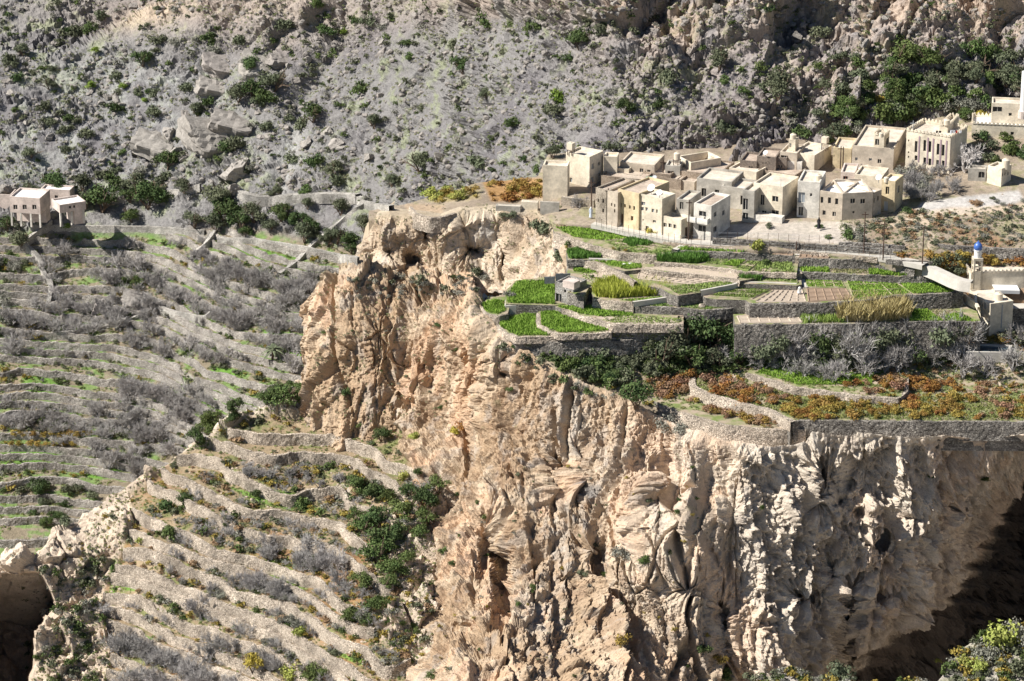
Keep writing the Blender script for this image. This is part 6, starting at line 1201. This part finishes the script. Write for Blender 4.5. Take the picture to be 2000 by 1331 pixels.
scatter(['bare', 'grey'], [(340,1060),(540,1110),(620,1240),(560,1290),(400,1180),(300,1120)], 30, 18, 36, {'bare': 'thin leafless tree on a narrow spur terrace', 'grey': 'grey leafy thicket on a narrow spur terrace'}, 'thin trees on the spur', seed=54, onto={'spur_terrain'})
scatter(['gold', 'olive', 'gold', 'rose', 'green'], [(350,880),(480,800),(860,870),(850,960),(650,1000),(850,1140),(820,1331),(560,1331),(300,1150),(240,1060)], 300, 9, 20, None, None, -.4, .8, {'spur_terrain'}, 55, True)
scatter(['gold', 'olive', 'rose'], [(350,880),(480,800),(860,870),(850,960),(650,1000),(850,1140),(820,1331),(560,1331),(300,1150),(240,1060)], 60, 18, 28, 'golden or olive bush on a spur terrace', 'bushes on the spur terraces', -.3, .8, {'spur_terrain'}, 155, True)
scatter(['olive', 'green', 'dark', 'grey'], [(100,1130),(200,1080),(190,1331),(60,1331)], 60, 12, 28, None, None, seed=56, onto={'spur_terrain'}, stuff=True)
scatter(['olive', 'grey', 'gold'], [(0,1085),(200,985),(330,905),(380,900),(300,1060),(160,1110)], 40, 7, 14, None, None, seed=57, onto={'spur_terrain'}, stuff=True)
scatter(['olive', 'green', 'grey'], [(640,1160),(820,1170),(860,1331),(660,1331)], 22, 16, 32, 'olive bush on the broken ground', 'bushes below the gully', seed=58)
scatter(['bare', 'gold', 'olive', 'bare', 'rose', 'grey', 'green'], [(300,1000),(420,900),(860,900),(850,1000),(700,1150),(840,1331),(240,1331),(210,1160)], 420, 12, 28, None, None, -.45, .85, {'spur_terrain'}, 355, True)
# cliffs
CB = [(1240,775,78,'t_dark','large dark bush hanging on the cliff brink'),(1300,828,46,'grey','grey bush below the large dark one on the cliff'),(1325,835,40,'grey','second grey bush on the cliff below the orange bushes'),(675,765,26,'dark','narrow dark bush on the left cliff'),(855,635,14,'dark','tiny dark bush high on the left cliff'),(888,682,15,'green','narrow green bush in a cleft of the left cliff'),(995,760,16,'dark','small dark bush by the reddish ledge'),(860,795,13,'green','small green tuft low on the left cliff'),(632,648,11,'green','green tuft on the outer edge of the left cliff'),(1220,1078,44,'grey','grey silvery bush in the middle of the big cliff'),(1258,1093,26,'green','green bush right of the silvery one'),(1325,998,15,'green','narrow green bush in a groove of the pale cliff'),(1327,975,12,'dark','upper dark tuft in the groove of the pale cliff'),(1268,978,15,'olive','olive tuft on the pale cliff'),(865,1075,20,'green','green bush on the left flank of the big cliff'),(882,1100,14,'green','small green bush just below on the flank'),(1045,1147,22,'green','green bush at the foot of the tall slot'),(1012,1178,15,'green','little green bush below the tall slot'),(1375,1268,30,'dark','dark green bush in the shaded notch'),(1415,1315,36,'green','green bush at the bottom of the pale cliff'),(1408,1290,28,'gold','olive-gold bush above the green one at the bottom'),(1925,935,18,'dark','dark bush on the shaded right cliff'),(1820,930,15,'dark','small dark bush left on the shaded right cliff'),(1490,990,13,'green','tiny green tuft right of the lit cliff ribs'),(892,965,14,'dark','dark tuft on the upper left rib of the big cliff'),(931,981,12,'green','green tuft in the rib of the big cliff'),(1180,1120,16,'green','green tuft by the small dark cave'),(1140,1120,22,'olive','olive tuft on the grey wash of the cliff'),(1215,1250,34,'gold','straw-coloured tuft on the lower slabs'),(945,1020,12,'grey','small grey tuft on the cliff'),(700,930-100,14,'green','green tuft low by the cliff corner'),(1060,445,44,'olive','tall olive bush beside the topmost field'),(1090,500,34,'olive','brown-green bush on the bank below the topmost field'),(1000,420,22,'olive','brown bush under the grey block wall'),(985,418,20,'olive','second brown bush under the grey block wall'),(948,540,26,'grey','grey bush on the ledge path'),(885,540,16,'dark','dark bush just above the ledge'),(780,540,30,'grey','grey thorn bush on the ledge of the left cliff'),(960,590,30,'olive','olive bush left of the bright green field'),(935,530,28,'olive','olive bush at the right end of the ledge'),(995,575,24,'grey','grey bush on the rim of the bright green field')]
for x, y, w_, k, lb in CB: put(k, x, y, w_, lb)
scatter(['grey', 'olive', 'grey'], [(660,545),(960,535),(930,575),(700,585)], 60, 9, 22, None, None, seed=60, stuff=True)
scatter(['olive', 'grey', 'green'], [(620,600),(900,600),(900,800),(620,820)], 34, 5, 10, None, None, seed=61, stuff=True)
scatter(['olive', 'green', 'gold', 'grey'], [(850,900),(1400,900),(1400,1331),(860,1331)], 90, 5, 14, None, None, seed=62, stuff=True)
scatter(['olive', 'grey', 'dark'], [(960,650),(1100,690),(1240,760),(1200,790),(1050,740),(970,680)], 40, 12, 26, None, None, seed=63, stuff=True)
# plateau scrub, big dark trees
for i, (x, y, w_, k) in enumerate([(1380,655,110,'t_dark'),(1335,665,100,'t_olive'),(1300,690,84,'t_olive'),(1425,668,90,'t_dark'),(1355,700,74,'t_dark'),(1450,690,70,'t_dark'),(1400,705,56,'t_olive'),(1490,688,60,'t_dark')]): put(k, x, y, w_, 'big dark evergreen in the hollow', 'big evergreens in the hollow')
scatter(['dark', 'olive', 't_dark', 'green', 'olive'], [(1050,665),(1280,665),(1290,720),(1180,745),(1080,715)], 30, 28, 48, 'dark bush in the plateau thicket', 'thicket below the green fields', seed=64)
scatter(['dark', 'green', 'olive', 'dark'], [(1040,665),(1500,680),(1900,655),(1890,700),(1500,715),(1290,735),(1180,748),(1080,715)], 260, 14, 34, None, None, seed=164, stuff=True)
scatter(['dark', 't_dark', 'olive', 'green'], [(1440,690),(1600,688),(1900,662),(1900,690),(1600,712),(1440,712)], 34, 34, 60, 'dark bush at the foot of the high dark wall', 'bushes under the high dark wall', seed=65)
scatter(['bare', 'grey'], [(1560,685),(1880,665),(1890,695),(1500,712)], 24, 36, 60, {'bare': 'leafless tree below the high dark wall', 'grey': 'grey twiggy bush below the high dark wall'}, 'grey growth below the high wall', seed=66)
for i, x in enumerate(range(1462, 1700, 42)): put(('t_dark', 't_olive', 'bare')[i % 3], x, 682+(i*37 % 11), 62+(i*53 % 30), 'tall dark tree against the high wall', 'tall trees against the high wall', hs=1.25)
for i, x in enumerate(range(1650, 1900, 22)): put(('bare', 'olive', 'bare', 't_olive')[i % 4], x, 668+(i*29 % 13)-(x-1650)*.05, 56+(i*31 % 24), 'tall growth against the high wall', 'bare and olive trees against the high wall', hs=1.25)
scatter(['olive', 'green', 'dark', 'grey'], [(1440,684),(1900,672),(1900,690),(1440,706)], 110, 22, 42, None, None, hs=1.2, seed=165, stuff=True)
put('dead', 1600, 662, 90, 'bleached white dead tree in front of the high dark wall'); put('dead', 1548, 672, 66, 'dark dead tree leaning left of the bleached one'); put('dead', 1885, 318, 62, 'pale leafless tree in front of the battlemented house', hs=1.1)
for x, y, w_ in ((1524,700,60),(1488,712,46),(1568,728,50),(1608,736,50),(1632,730,50),(1686,720,60),(1728,716,42),(1754,706,62),(1824,664,78),(1880,720,60),(1925,722,56),(1976,708,56),(1404,696,44),(1835,650,50),(1990,660,50)): put('bare', x, y, w_, 'tall leafless tree on the lower plateau', 'leafless trees on the lower plateau', hs=1.1)
OB = [([(1258,735),(1350,722),(1346,765),(1290,775)], 26, ['rose', 'rose', 'orange'], 'dusty russet bush on the lower plateau'), ([(1330,770),(1400,788),(1530,826),(1500,834),(1400,806)], 22, ['rose', 'gold', 'rose'], 'russet bush on the lowest strip'), ([(1378,728),(1470,742),(1530,772),(1500,792),(1400,768)], 34, ['rose', 'orange', 'rose'], 'russet bush inside the wall curve'),
 ([(1505,772),(1640,768),(1640,812),(1545,810)], 34, ['gold', 'orange', 'gold'], 'golden planted bush, left rows'), ([(1640,770),(1900,770),(1910,812),(1640,812)], 46, ['gold', 'gold', 'orange'], 'golden planted bush, right rows'), ([(1900,775),(2050,775),(2050,815),(1910,812)], 16, ['gold', 'rose'], 'golden bush at the right end of the planted rows'),
 ([(1650,748),(1740,728),(1860,738),(1885,760),(1700,768)], 34, ['orange', 'rose', 'orange'], 'orange-brown bush in the thick upper row'), ([(1905,742),(2050,752),(2050,785),(1915,768)], 16, ['rose', 'orange'], 'russet bush beside the rubble wall at the right edge'), ([(1600,672),(1760,672),(1770,700),(1610,700)], 26, ['rose', 'orange', 'gold'], 'pinkish brown bush below the bleached dead tree'),
 ([(1722,490),(1900,496),(1892,548),(1855,532),(1770,508)], 30, ['gold', 'orange', 'olive'], 'brown-gold bush behind the walkway'), ([(1905,496),(2050,500),(2050,522),(1910,520)], 14, ['orange', 'gold'], 'orange bush behind the prayer hall'), ([(945,352),(1058,350),(1055,388),(965,392)], 20, ['orange', 'gold'], 'orange bush in the field left of the tall cream house'), ([(830,366),(930,362),(930,385),(850,390)], 12, ['gold', 'yg'], 'yellowish bush on the upper cliff top'), ([(1900,652),(2050,645),(2050,672),(1915,676)], 16, ['gold', 'orange', 'olive'], 'golden brown bush below the cream block room')]
for i, (poly, n, ks, lb) in enumerate(OB): scatter(ks, poly, int(n*1.0), 12, 21, None, None, hs=.8, seed=170+i, stuff=True); scatter(ks, poly, int(n*.78), 21, 36, lb, 'autumn bushes: '+lb.split(' bush')[-1].strip(', ')[:40], hs=.85, seed=70+i)

scatter(['bare', 'grey', 'bare'], [(1762,322),(1850,335),(1870,372),(1800,392),(1765,378)], 26, 24, 44, {'bare': 'leafless thicket tree', 'grey': 'grey thicket bush'}, 'thicket below the battlemented house', seed=90)
scatter(['green', 'olive', 'dark'], [(1905,262),(2050,258),(2050,300),(1930,318)], 16, 24, 40, 'green shrub right of the battlemented house', 'green shrubs right of the battlemented house', seed=91)
scatter(['olive', 'grey', 'grey', 'rose', 'olive'], [(1640,440),(1800,410),(2050,400),(2050,475),(1830,478),(1700,470)], 230, 8, 22, None, None, hs=.7, seed=92, onto={'village_ground'}, stuff=True)
scatter(['rose', 'olive', 'grey'], [(1900,385),(2050,380),(2050,400),(1900,402)], 12, 14, 24, 'brown bush beside the sandy road', 'brown bushes by the sandy road', hs=.7, seed=93)
for x, y, w_, k, lb in ((1275,447,27,'yellow','small yellow-green tree on the walkway before the cream house'),(1480,482,32,'yg','bright yellow bush on the field below the walkway'),(1655,457,30,'green','prickly green cactus bush at the right end of the square'),(1617,462,16,'green','green bush on the wall below the square'),(1500,440,18,'olive','low grey-green bush on the dusty square'),(1680,462,34,'grey','grey thicket behind the tallest pole'),(1500,510,22,'green','left leafy bush of the pair in the weedy plot'),(1536,512,24,'green','right leafy bush of the pair in the weedy plot'),(1775,523,26,'yg','pale leafy bush in the deep green plot'),(1156,540,10,'dark','tiny dark bush in the sparse garden plot'),(1208,617,6,'dark','lone small shrub in the half-dry field'),(1775,410,26,'dark','dark bush in the shadow of the slim house'),(1105,392,34,'bare','bare tree behind the pale grey yard wall'),(1128,396,32,'bare','second bare tree behind the pale grey yard wall'),(1600,440,18,'dark','dark bush at the corner of the narrow white house')): put(k, x, y, w_, lb)
scatter(['green', 'olive', 'gold'], [(1100,470),(1280,495),(1270,505),(1110,495)], 24, 7, 15, None, None, seed=94, stuff=True)
scatter(['olive', 'gold', 'green', 'rose'], [(1010,640),(2050,640),(2050,760),(1560,770),(1250,790),(1100,720)], 330, 8, 18, None, None, hs=.8, seed=95, stuff=True, onto={'plateau_ground'})
scatter(['olive', 'grey', 'gold', 'green'], [(1450,1180),(2050,1180),(2050,1340),(1450,1340)], 220, 14, 34, None, None, seed=96, stuff=True, onto={'near_slope'})
scatter(['olive', 'green', 'grey'], [(40,1120),(210,1080),(215,1331),(40,1331)], 80, 10, 24, None, None, seed=97, stuff=True, onto={'spur_terrain'})
for x, y, w_, k, lb in ((1955,1248,80,'yg','big lime-green bush in the bottom right corner'),(1990,1232,66,'grey','grey bush behind the big lime-green one'),(1930,1270,58,'grey','grey-green bush in front of the big lime-green one'),(1885,1292,40,'yg','lime bush at the left of the corner group'),(1912,1302,46,'yg','second lime bush of the corner group'),(1835,1288,22,'yg','small yellow bush in the dark gorge'),(1635,1312,62,'olive','pale green tree at the bottom of the dark cave'),(1985,1300,50,'olive','olive bush at the bottom right edge'),(1600,1326,30,'grey','small grey bush left of the pale green tree')): put(k, x, y, w_, lb)
# palm
p = hit(532, 705)
if p:
    p = p[0]; e = emp('palm_tree', p, 'single date palm among the leafless trees of the valley', 'palm tree'); b = MBld(tuple(p)); b.rod(tuple(p), (p.x+.2, p.y, p.z+2.2), .22, 7); b.build('trunk', M_BARKD, e); b = MBld(tuple(p)); rr = random.Random(5)
    for k in range(34):
        a_ = rr.uniform(0, 6.28); el = rr.uniform(-.2, 1.2); L_ = rr.uniform(1.8, 2.6); pts = []
        for s in range(6):
            t = s/5; pts.append(Vector((p.x+.2+math.cos(a_)*L_*t*math.cos(el)*1.0, p.y+math.sin(a_)*L_*t*math.cos(el), p.z+2.2+L_*t*math.sin(el)-1.3*t*t)))
        sd_ = Vector((-math.sin(a_), math.cos(a_), 0))
        for s in range(5):
            w0, w1 = .28*math.sin(.3+s/5*2.6), .28*math.sin(.3+(s+1)/5*2.6)
            for q in (-1, 1): b.q(pts[s], pts[s+1], pts[s+1]+sd_*q*w1-Vector((0, 0, .12)), pts[s]+sd_*q*w0-Vector((0, 0, .12)))
    b.build('crown', LM['olive'], e)
# reeds and tall grass as masses
def blades(name, poly, z, hgt, n, m, lab, seed, wid=.09, grp=None, cat='reeds'):
    rs = np.random.RandomState(seed); W = np.array([onz(q[0], q[1], z) for q in poly]); lo, hi = W[:, :2].min(0), W[:, :2].max(0); xy = lo+rs.rand(n*3, 2)*(hi-lo); xy = xy[inpoly([tuple(q) for q in W[:, :2]], xy[:, 0], xy[:, 1])][:n]; n = len(xy)
    H_ = hgt*(.7+.5*rs.rand(n))*(1+.25*vnoise(np.c_[xy, np.zeros(n)], .5, 3)); a = rs.rand(n)*6.28; dx = np.c_[np.cos(a), np.sin(a)]*wid; cl = vnoise(np.c_[xy, np.zeros(n)], 1.1, 9); H_ *= (1+.45*cl); ln = (rs.rand(n, 2)-.5)*1.1*H_[:, None]; V = np.zeros((n, 4, 3))
    V[:, 0, :2] = xy; V[:, 0, 2] = z; V[:, 1, :2] = xy+ln*.5+dx; V[:, 1, 2] = z+H_*.6; V[:, 2, :2] = xy+ln; V[:, 2, 2] = z+H_; V[:, 3, :2] = xy+ln*.5-dx; V[:, 3, 2] = z+H_*.6
    return tag(mesh_np(name, V.reshape(-1, 3), np.arange(4*n).reshape(-1, 4), m, smooth=False), lab, cat, grp, 'stuff')
blades('reeds', [(1640,618),(1660,602),(1765,606),(1775,626),(1700,631),(1640,630)], -5.4, 2.3, 4200, LM['reed'], 'tall straw-coloured reeds beside the green field', 1)
blades('reeds', [(988,600),(1025,600),(1025,606),(988,607)], -6.6, .9, 500, LM['reed'], 'dry reeds in the concrete basin', 2)
h_ = hit(165, 1180)
for _k, vs in ACC.items():
    VV = np.concatenate(vs); tag(mesh_np('scrub', VV, np.arange(len(VV)).reshape(-1, 4), PRO[_k][0][0].materials[0], smooth=False), dict(bare='leafless grey orchard trees merging into one mass', olive='small olive scrub bushes scattered over the slopes', dark='small dark green scrub bushes over the slopes', green='small green scrub bushes over the slopes', grey='small grey scrub bushes over the slopes', gold='small golden scrub bushes on the terraces', rose='small russet scrub bushes on the terraces').get(_k, 'small scrub'), 'scrub', None, 'stuff')
# ground cover and rubble, too many to count
def mass(name, poly, n, fn, m, lab, seed, onto=None, cat=None, clump=-9):
    rr = random.Random(seed); VV = []; FF = []; c = 0; xs = [p[0] for p in poly]; ys = [p[1] for p in poly]
    for t in range(n):
        x, y = rr.uniform(min(xs), max(xs)), rr.uniform(min(ys), max(ys))
        if not inpoly(poly, x, y) or lump(x*1.7, y*1.7) < clump: continue
        h = hit(x, y, 'strict')
        if not h or (onto and h[2] not in onto): continue
        V, Fq = fn(rr); a = rr.uniform(0, 6.28); ca, sa = math.cos(a), math.sin(a); V = V@np.array([[ca, sa, 0], [-sa, ca, 0], [0, 0, 1]])+np.array(h[0]); VV.append(V); FF.append(Fq+c); c += len(V)
    return tag(mesh_np(name, np.concatenate(VV), np.concatenate(FF), m, smooth=False), lab, cat, None, 'stuff')
TUFT = []; rs = np.random.RandomState(9)
for k in range(5): TUFT.append(leaves(26, [(0, 0, .1, .5), (.3, .1, .1, .3)], .17, rs, .7))
BV = [(np.array([v.co for v in b.vertices]), np.array([p.vertices for p in b.polygons])) for b in BL]
def _ico(k):
    bm = bmesh.new(); bmesh.ops.create_icosphere(bm, subdivisions=1, radius=.5); r_ = np.random.RandomState(k)
    V = np.array([v.co for v in bm.verts])*(.75+.5*r_.rand(12 if len(bm.verts) == 12 else len(bm.verts), 1))*np.array([1, .8, .6]); Fq = np.array([[v.index for v in f.verts] for f in bm.faces]); bm.free(); return V, Fq
ROK = [_ico(k) for k in range(8)]
def tuft(s0, s1): return lambda rr: (lambda t: (t[0]*rr.uniform(s0, s1), t[1]))(rr.choice(TUFT))
def rok(s0, s1): return lambda rr: (lambda t, s: (t[0]*s, t[1]))(rr.choice(ROK), s0+(s1-s0)*rr.random()**3)
M_TUFT = mat('dry_tuft', (.20, .23, .10), rgb2=(.28, .27, .17), vary=.3, namp=.2, nscale=2, fineamp=0)
M_TUFTG = mat('green_tuft', (.13, .19, .05), rgb2=(.24, .24, .09), vary=.5, namp=.2, nscale=2, fineamp=0)
mass('ground_cover', MP, 11000, tuft(.28, .8), M_TUFT, 'pale green tufts over the mountain slope', 1, {'mountain'}, 'ground cover', -.15)
mass('rubble', MP, 8500, rok(.3, 1.7), M_BLD, 'loose grey stones over the mountain slope', 2, {'mountain'}, 'rubble', -.2)
mass('ground_cover', [(-40,450),(700,480),(600,760),(300,910),(-40,1060)], 9000, tuft(.3, .8), M_TUFTG, 'weeds on the far valley terraces', 3, {'mountain'}, 'ground cover')
mass('ground_cover', [(200,980),(480,790),(880,850),(860,1000),(860,1340),(60,1340),(150,1100)], 9000, tuft(.2, .6), M_TUFTG, 'weeds on the spur terraces', 4, {'spur_terrain'}, 'ground cover')
mass('rubble', [(0,1090),(300,900),(880,850),(860,1340),(60,1340)], 3500, rok(.15, .8), M_BLT, 'loose tan stones on the spur', 5, {'spur_terrain'}, 'rubble')
mass('ground_cover', [(960,640),(2050,640),(2050,825),(1560,825),(1240,790),(1100,720)], 6500, tuft(.25, .6), M_TUFTG, 'weeds on the lower plateau', 6, {'plateau_ground', 'field_ground'}, 'ground cover')
mass('ground_cover', [(1640,420),(2050,400),(2050,560),(1880,560),(1640,480)], 2500, tuft(.2, .5), M_TUFT, 'dry weeds right of the square', 7, {'village_ground'}, 'ground cover')
mass('ground_cover', [(640,400),(1100,400),(1050,600),(900,820),(600,830)], 2200, tuft(.2, .5), M_TUFT, 'dry tufts on the left cliffs', 8, {'cliff_face', 'upper_cliff_face', 'village_ground'}, 'ground cover', -.1)
mass('rubble', [(730,400),(2050,250),(2050,560),(1840,540),(1600,480),(1100,430)], 800, rok(.12, .6), M_BLT, 'small stones around the village', 9, {'village_ground'}, 'rubble')
# boulders seen one by one
BO = [(455,360,40),(365,218,30),(330,250,36),(655,275,26),(665,285,20),(600,275,24),(20,152,24),(345,290,26),(360,300,24),(510,262,20),(200,590,36),(70,560,30),(180,560,28),(600,350,24),(640,250,28),(720,300,24),(560,330,20),(10,360,46),(465,322,54)]
for i, (x, y, w_) in enumerate(BO): put('rock', x, y, w_*1.1, 'large angular boulder' if y < 500 else 'big rock among the far terraces', 'large boulders', hs=1.0, base=True)
for i, (x, y, w_) in enumerate([(430,118,58),(418,155,62),(505,112,60),(545,106,44),(300,262,70),(418,240,92),(450,222,70),(245,592,62),(262,575,40)]): put('slab', x, y, w_*1.25, 'tilted grey rock slab' if y < 500 else 'tilted slab among the far terraces', 'tilted rock slabs', hs=1.3)
scatter(['rock'], MP, 190, 8, 22, 'angular mountain boulder', 'boulders on the mountain slope', -.3, 1, {'mountain'}, 100)
# walls and paths laid over the slopes
def drape(pts, h, lab, m, thick=.5, name='path_wall', cat='path wall', grp='walls along the valley paths'):
    q = resample(np.array([(a, b, 0) for a, b in pts], float), 5); P_ = []
    for x, y, _ in q:
        r = hit(x, y)
        if r: P_.append(tuple(r[0]))
    if len(P_) < 4: return
    a = resample(np.array(P_), .5)
    for _ in range(6): a[1:-1] = .25*a[:-2]+.5*a[1:-1]+.25*a[2:]
    d = np.gradient(a[:, :2], axis=0); d /= np.linalg.norm(d, axis=1, keepdims=True)+1e-9; n_ = np.stack([d[:, 1], -d[:, 0]], -1); V = []
    for o, t in ((.5, -.6), (.5, .5), (.5, 1), (-.5, 1), (-.5, -.6)):
        w_ = a.copy(); w_[:, :2] += n_*o*thick; w_[:, 2] += t*h if t > 0 else t; w_[:, :2] += n_*(vnoise(w_, 1.6, 5)*.08)[:, None]; w_[:, 2] += vnoise(a, .9, 3)*.1; V.append(w_)
    V = np.array(V); tag(mesh_np(name, V.reshape(-1, 3), grid_faces(5, len(a)), m, smooth=False), lab, cat, grp, 'thing')
M_WALLP = stone_mat('path_stone', (.46, .43, .39), (.64, .61, .56), (.16, .15, .13), 3.4, 1.6)
drape([(205,398),(250,392),(300,385),(345,380),(392,369)], 1.0, 'pale wall climbing right from the big trees at left', M_WALLP)
drape([(465,381),(480,391),(520,397),(580,392),(640,390),(700,392)], 1.3, 'long pale path wall at the mountain foot', M_WALLP, 1.4)
drape([(700,392),(716,404),(765,412)], .9, 'short path wall joining the upper cliff', M_WALLP, 1.0)
drape([(712,402),(690,415),(650,450),(610,482),(575,520),(545,540)], .7, 'path wall slanting down from the foot path into the terraces', M_WALLP, .9)
drape([(60,447),(150,448),(300,450),(400,458)], .8, 'thin wall along the top valley terrace', M_WALLP)
drape([(425,474),(500,476),(600,492),(700,515)], 1.0, 'bright wall above the long green terrace strip', M_WALLP)
drape([(102,440),(75,460),(45,480),(60,495),(78,512),(86,545),(102,562),(95,600)], 1.1, 'zigzag wall running down from the pink house', M_WALLP, .8)
drape([(420,463),(402,488),(380,505)], 1.4, 'short stepped wall at the valley head', M_WALLP, .7)
drape([(100,655),(170,650),(215,640),(290,615)], .6, 'slanting path wall across the middle terraces', M_WALLP, .6)
drape([(300,605),(340,620),(400,632),(410,622)], 1.3, 'bright angular wall below the tilted slab', M_WALLP, .5)
# people, bundles, sheets
def person(px, py, z, lab, cloth, pose=0):
    o_ = onz(px, py, z); me = bpy.data.meshes.new('person'); s = 1.0
    if pose == 0: J = [(0,0,.95),(0,0,1.25),(0,0,1.5),(0,-.02,1.66),(.2,0,1.42),(.27,-.02,1.12),(.25,-.08,.85),(-.2,0,1.42),(-.27,-.02,1.12),(-.25,-.1,.86),(.1,0,.5),(.11,.03,.06),(.12,-.14,.03),(-.1,0,.5),(-.12,.02,.06),(-.12,-.15,.03)]
    else: J = [(0,0,.85),(0,-.25,1.08),(0,-.52,1.12),(0,-.68,1.08),(.18,-.45,1.05),(.22,-.5,.75),(.2,-.58,.48),(-.18,-.45,1.05),(-.22,-.5,.75),(-.2,-.58,.48),(.12,-.02,.45),(.13,.05,.06),(.14,-.12,.03),(-.12,-.02,.45),(-.13,.05,.06),(-.14,-.12,.03)]
    E = [(0,1),(1,2),(2,3),(2,4),(4,5),(5,6),(2,7),(7,8),(8,9),(0,10),(10,11),(11,12),(0,13),(13,14),(14,15)]; Rr = [.15,.16,.09,.11,.07,.05,.04,.07,.05,.04,.085,.055,.045,.085,.055,.045]
    me.from_pydata([Vector(j) for j in J], E, []); o = bpy.data.objects.new('person', me); COL.objects.link(o); o.location = o_; sk = o.modifiers.new('skin', 'SKIN'); sb = o.modifiers.new('sub', 'SUBSURF'); sb.levels = sb.render_levels = 1
    for i, v in enumerate(me.skin_vertices[0].data): v.radius = (Rr[i], Rr[i]); v.use_root = (i == 0)
    me.materials.append(mat('cloth_person', cloth, namp=.05, fineamp=0)); tag(o, lab, 'person', None, 'thing')
    c = bpy.data.meshes.new('robe'); bm = bmesh.new(); n = 12; rings = [(1.42, .2, .13), (1.15, .2, .16), (.9, .2, .17), (.5, .23, .2), (.12, .27, .24)]; off = (lambda zz: (0, -.45*max(0, zz-.85)/.5)) if pose else (lambda zz: (0, 0)); R0 = []
    for zz, a, b_ in rings:
        zq = zz if not pose else min(zz, 1.05+.1*(zz-1)); R0.append([bm.verts.new((math.cos(t*6.2832/n)*a, math.sin(t*6.2832/n)*b_+off(zz)[1], zq)) for t in range(n)])
    for i in range(len(R0)-1):
        for t in range(n): bm.faces.new((R0[i][t], R0[i][(t+1) % n], R0[i+1][(t+1) % n], R0[i+1][t]))
    bm.to_mesh(c); bm.free(); c.materials.append(me.materials[0]); ro = bpy.data.objects.new('robe', c); COL.objects.link(ro); ro.parent = o
    hd = bpy.data.meshes.new('headscarf'); bm = bmesh.new(); bmesh.ops.create_uvsphere(bm, u_segments=10, v_segments=8, radius=.125); bm.to_mesh(hd); bm.free(); hd.materials.append(M_WHITE if pose or cloth[0] > .3 else mat('hair', (.03, .02, .02), namp=0, fineamp=0)); ho = bpy.data.objects.new('headscarf', hd); COL.objects.link(ho); ho.parent = o; ho.location = (J[3][0], J[3][1], J[3][2]+.03)
person(1599, 447, 1.2, 'person in black standing on the dusty square', (.03, .03, .035)); person(1154, 426, .1, 'person in pale blue at the left end of the walkway', (.55, .62, .72)); person(1561, 574, -3.2, 'person in white bending over at the channel foot', (.78, .77, .75), 1)
def bundle(px, py, z, w_, m, lab, name='cloth_bundle', cat='bundle', flat=.5):
    o_ = onz(px, py, z); bm = bmesh.new(); bmesh.ops.create_icosphere(bm, subdivisions=3, radius=w_/25.)
    for v in bm.verts: q = vnoise(np.array([v.co])*3, 1, px)[0]; v.co = v.co*(1+.35*q); v.co.z = max(v.co.z*flat, -.02)
    me = bpy.data.meshes.new(name); bm.to_mesh(me); bm.free(); me.materials.append(m); o = bpy.data.objects.new(name, me); COL.objects.link(o); o.location = o_; tag(o, lab, cat, None, 'thing')
m_pk = mat('red_cloth', (.55, .08, .10), namp=.1)
bundle(1319, 579, -3.7, 7, m_pk, 'left red cloth bundle on the channel wall'); bundle(1326, 577, -3.7, 7, mat('pink_cloth', (.62, .2, .22), namp=.1), 'right pink cloth bundle on the channel wall'); bundle(1219, 516, -2.1, 7, M_WHITE, 'white sheet lying on the small green field', 'plastic_sheet', 'sheet', .25); bundle(1230, 515, -2.1, 8, M_WHITE, 'second white sheet at the corner of the small green field', 'plastic_sheet', 'sheet', .35)
bundle(1270, 349, 3.2, 18, mat('green_tarp', (.12, .42, .30), namp=.1), 'green tarpaulin on the mud roofs', 'tarpaulin', 'tarpaulin', .3); bundle(1371, 600, -4.6, 14, M_WALL, 'pale heap of stones at the corner of the dull green strip', 'stone_heap', 'stone heap', .9)

for o, a_ in WALLS:
    x, y = proj(a_); sz = o.dimensions.x if o.dimensions.x else 10
    o['label'] = ('pale' if 'spur' in o['group'] else 'grey')+' dry stone wall '+where(x, y)+(', a short length' if sz < 7 else (', a long length' if sz > 22 else ''))


# tell look-alikes apart by their place
ORD = 'first second third fourth fifth sixth seventh eighth ninth tenth'.split()
bpy.context.view_layer.update()
def pos(o):
    if o.type == 'MESH' and o.location.length < 1e-6: c = np.array([v[:] for v in o.bound_box]).mean(0)
    else: c = np.array(o.matrix_world.translation)
    return proj(c)
def uniq():
    D = {}
    for o in COL.objects:
        if o.parent is None and o.get('category') and o.get('label'):
            if o.get('group'): o['label'] = o['label'].replace(', well ', ', ').replace(', just ', ', ').replace(' wall well ', ' wall ').replace(' wall just ', ' wall ')
            D.setdefault(o['label'], []).append((pos(o), o))
    for lab, L in D.items():
        if len(L) < 2: continue
        parts = [('', L)]
        if len(L) > 9:
            L.sort(key=lambda t: t[0][1]); k = math.ceil(len(L)/9); q = math.ceil(len(L)/k); nm = {2: ['upper', 'lower'], 3: ['upper', 'middle', 'lower']}.get(k, ['top', 'upper', 'lower', 'bottom'])
            parts = [(nm[min(i, len(nm)-1)]+' row, ', L[i*q:(i+1)*q]) for i in range(k)]
        for pre, M_ in parts:
            M_.sort(key=lambda t: t[0][0]); n = len(M_)
            for i, (p_, o) in enumerate(M_):
                w_ = ('left one' if i == 0 else 'right one') if n == 2 else ('leftmost' if i == 0 else 'rightmost' if i == n-1 else ORD[min(i, 9)]+' from left')
                if n == 1: w_ = 'only one'
                new = lab+', '+pre+w_
                if len(new.split()) > 16: lab = lab.replace('well ', '').replace('just ', ''); new = lab+', '+pre+w_
                if len(new.split()) > 16:
                    a_, _, b_ = lab.partition(', '); new = ' '.join(a_.split()[:max(2, 16-len((b_+' '+pre+w_).split()))])+', '+b_+', '+pre+w_; new = new.replace('leafless grey,', 'leafless tree,')
                o['label'] = new
uniq()
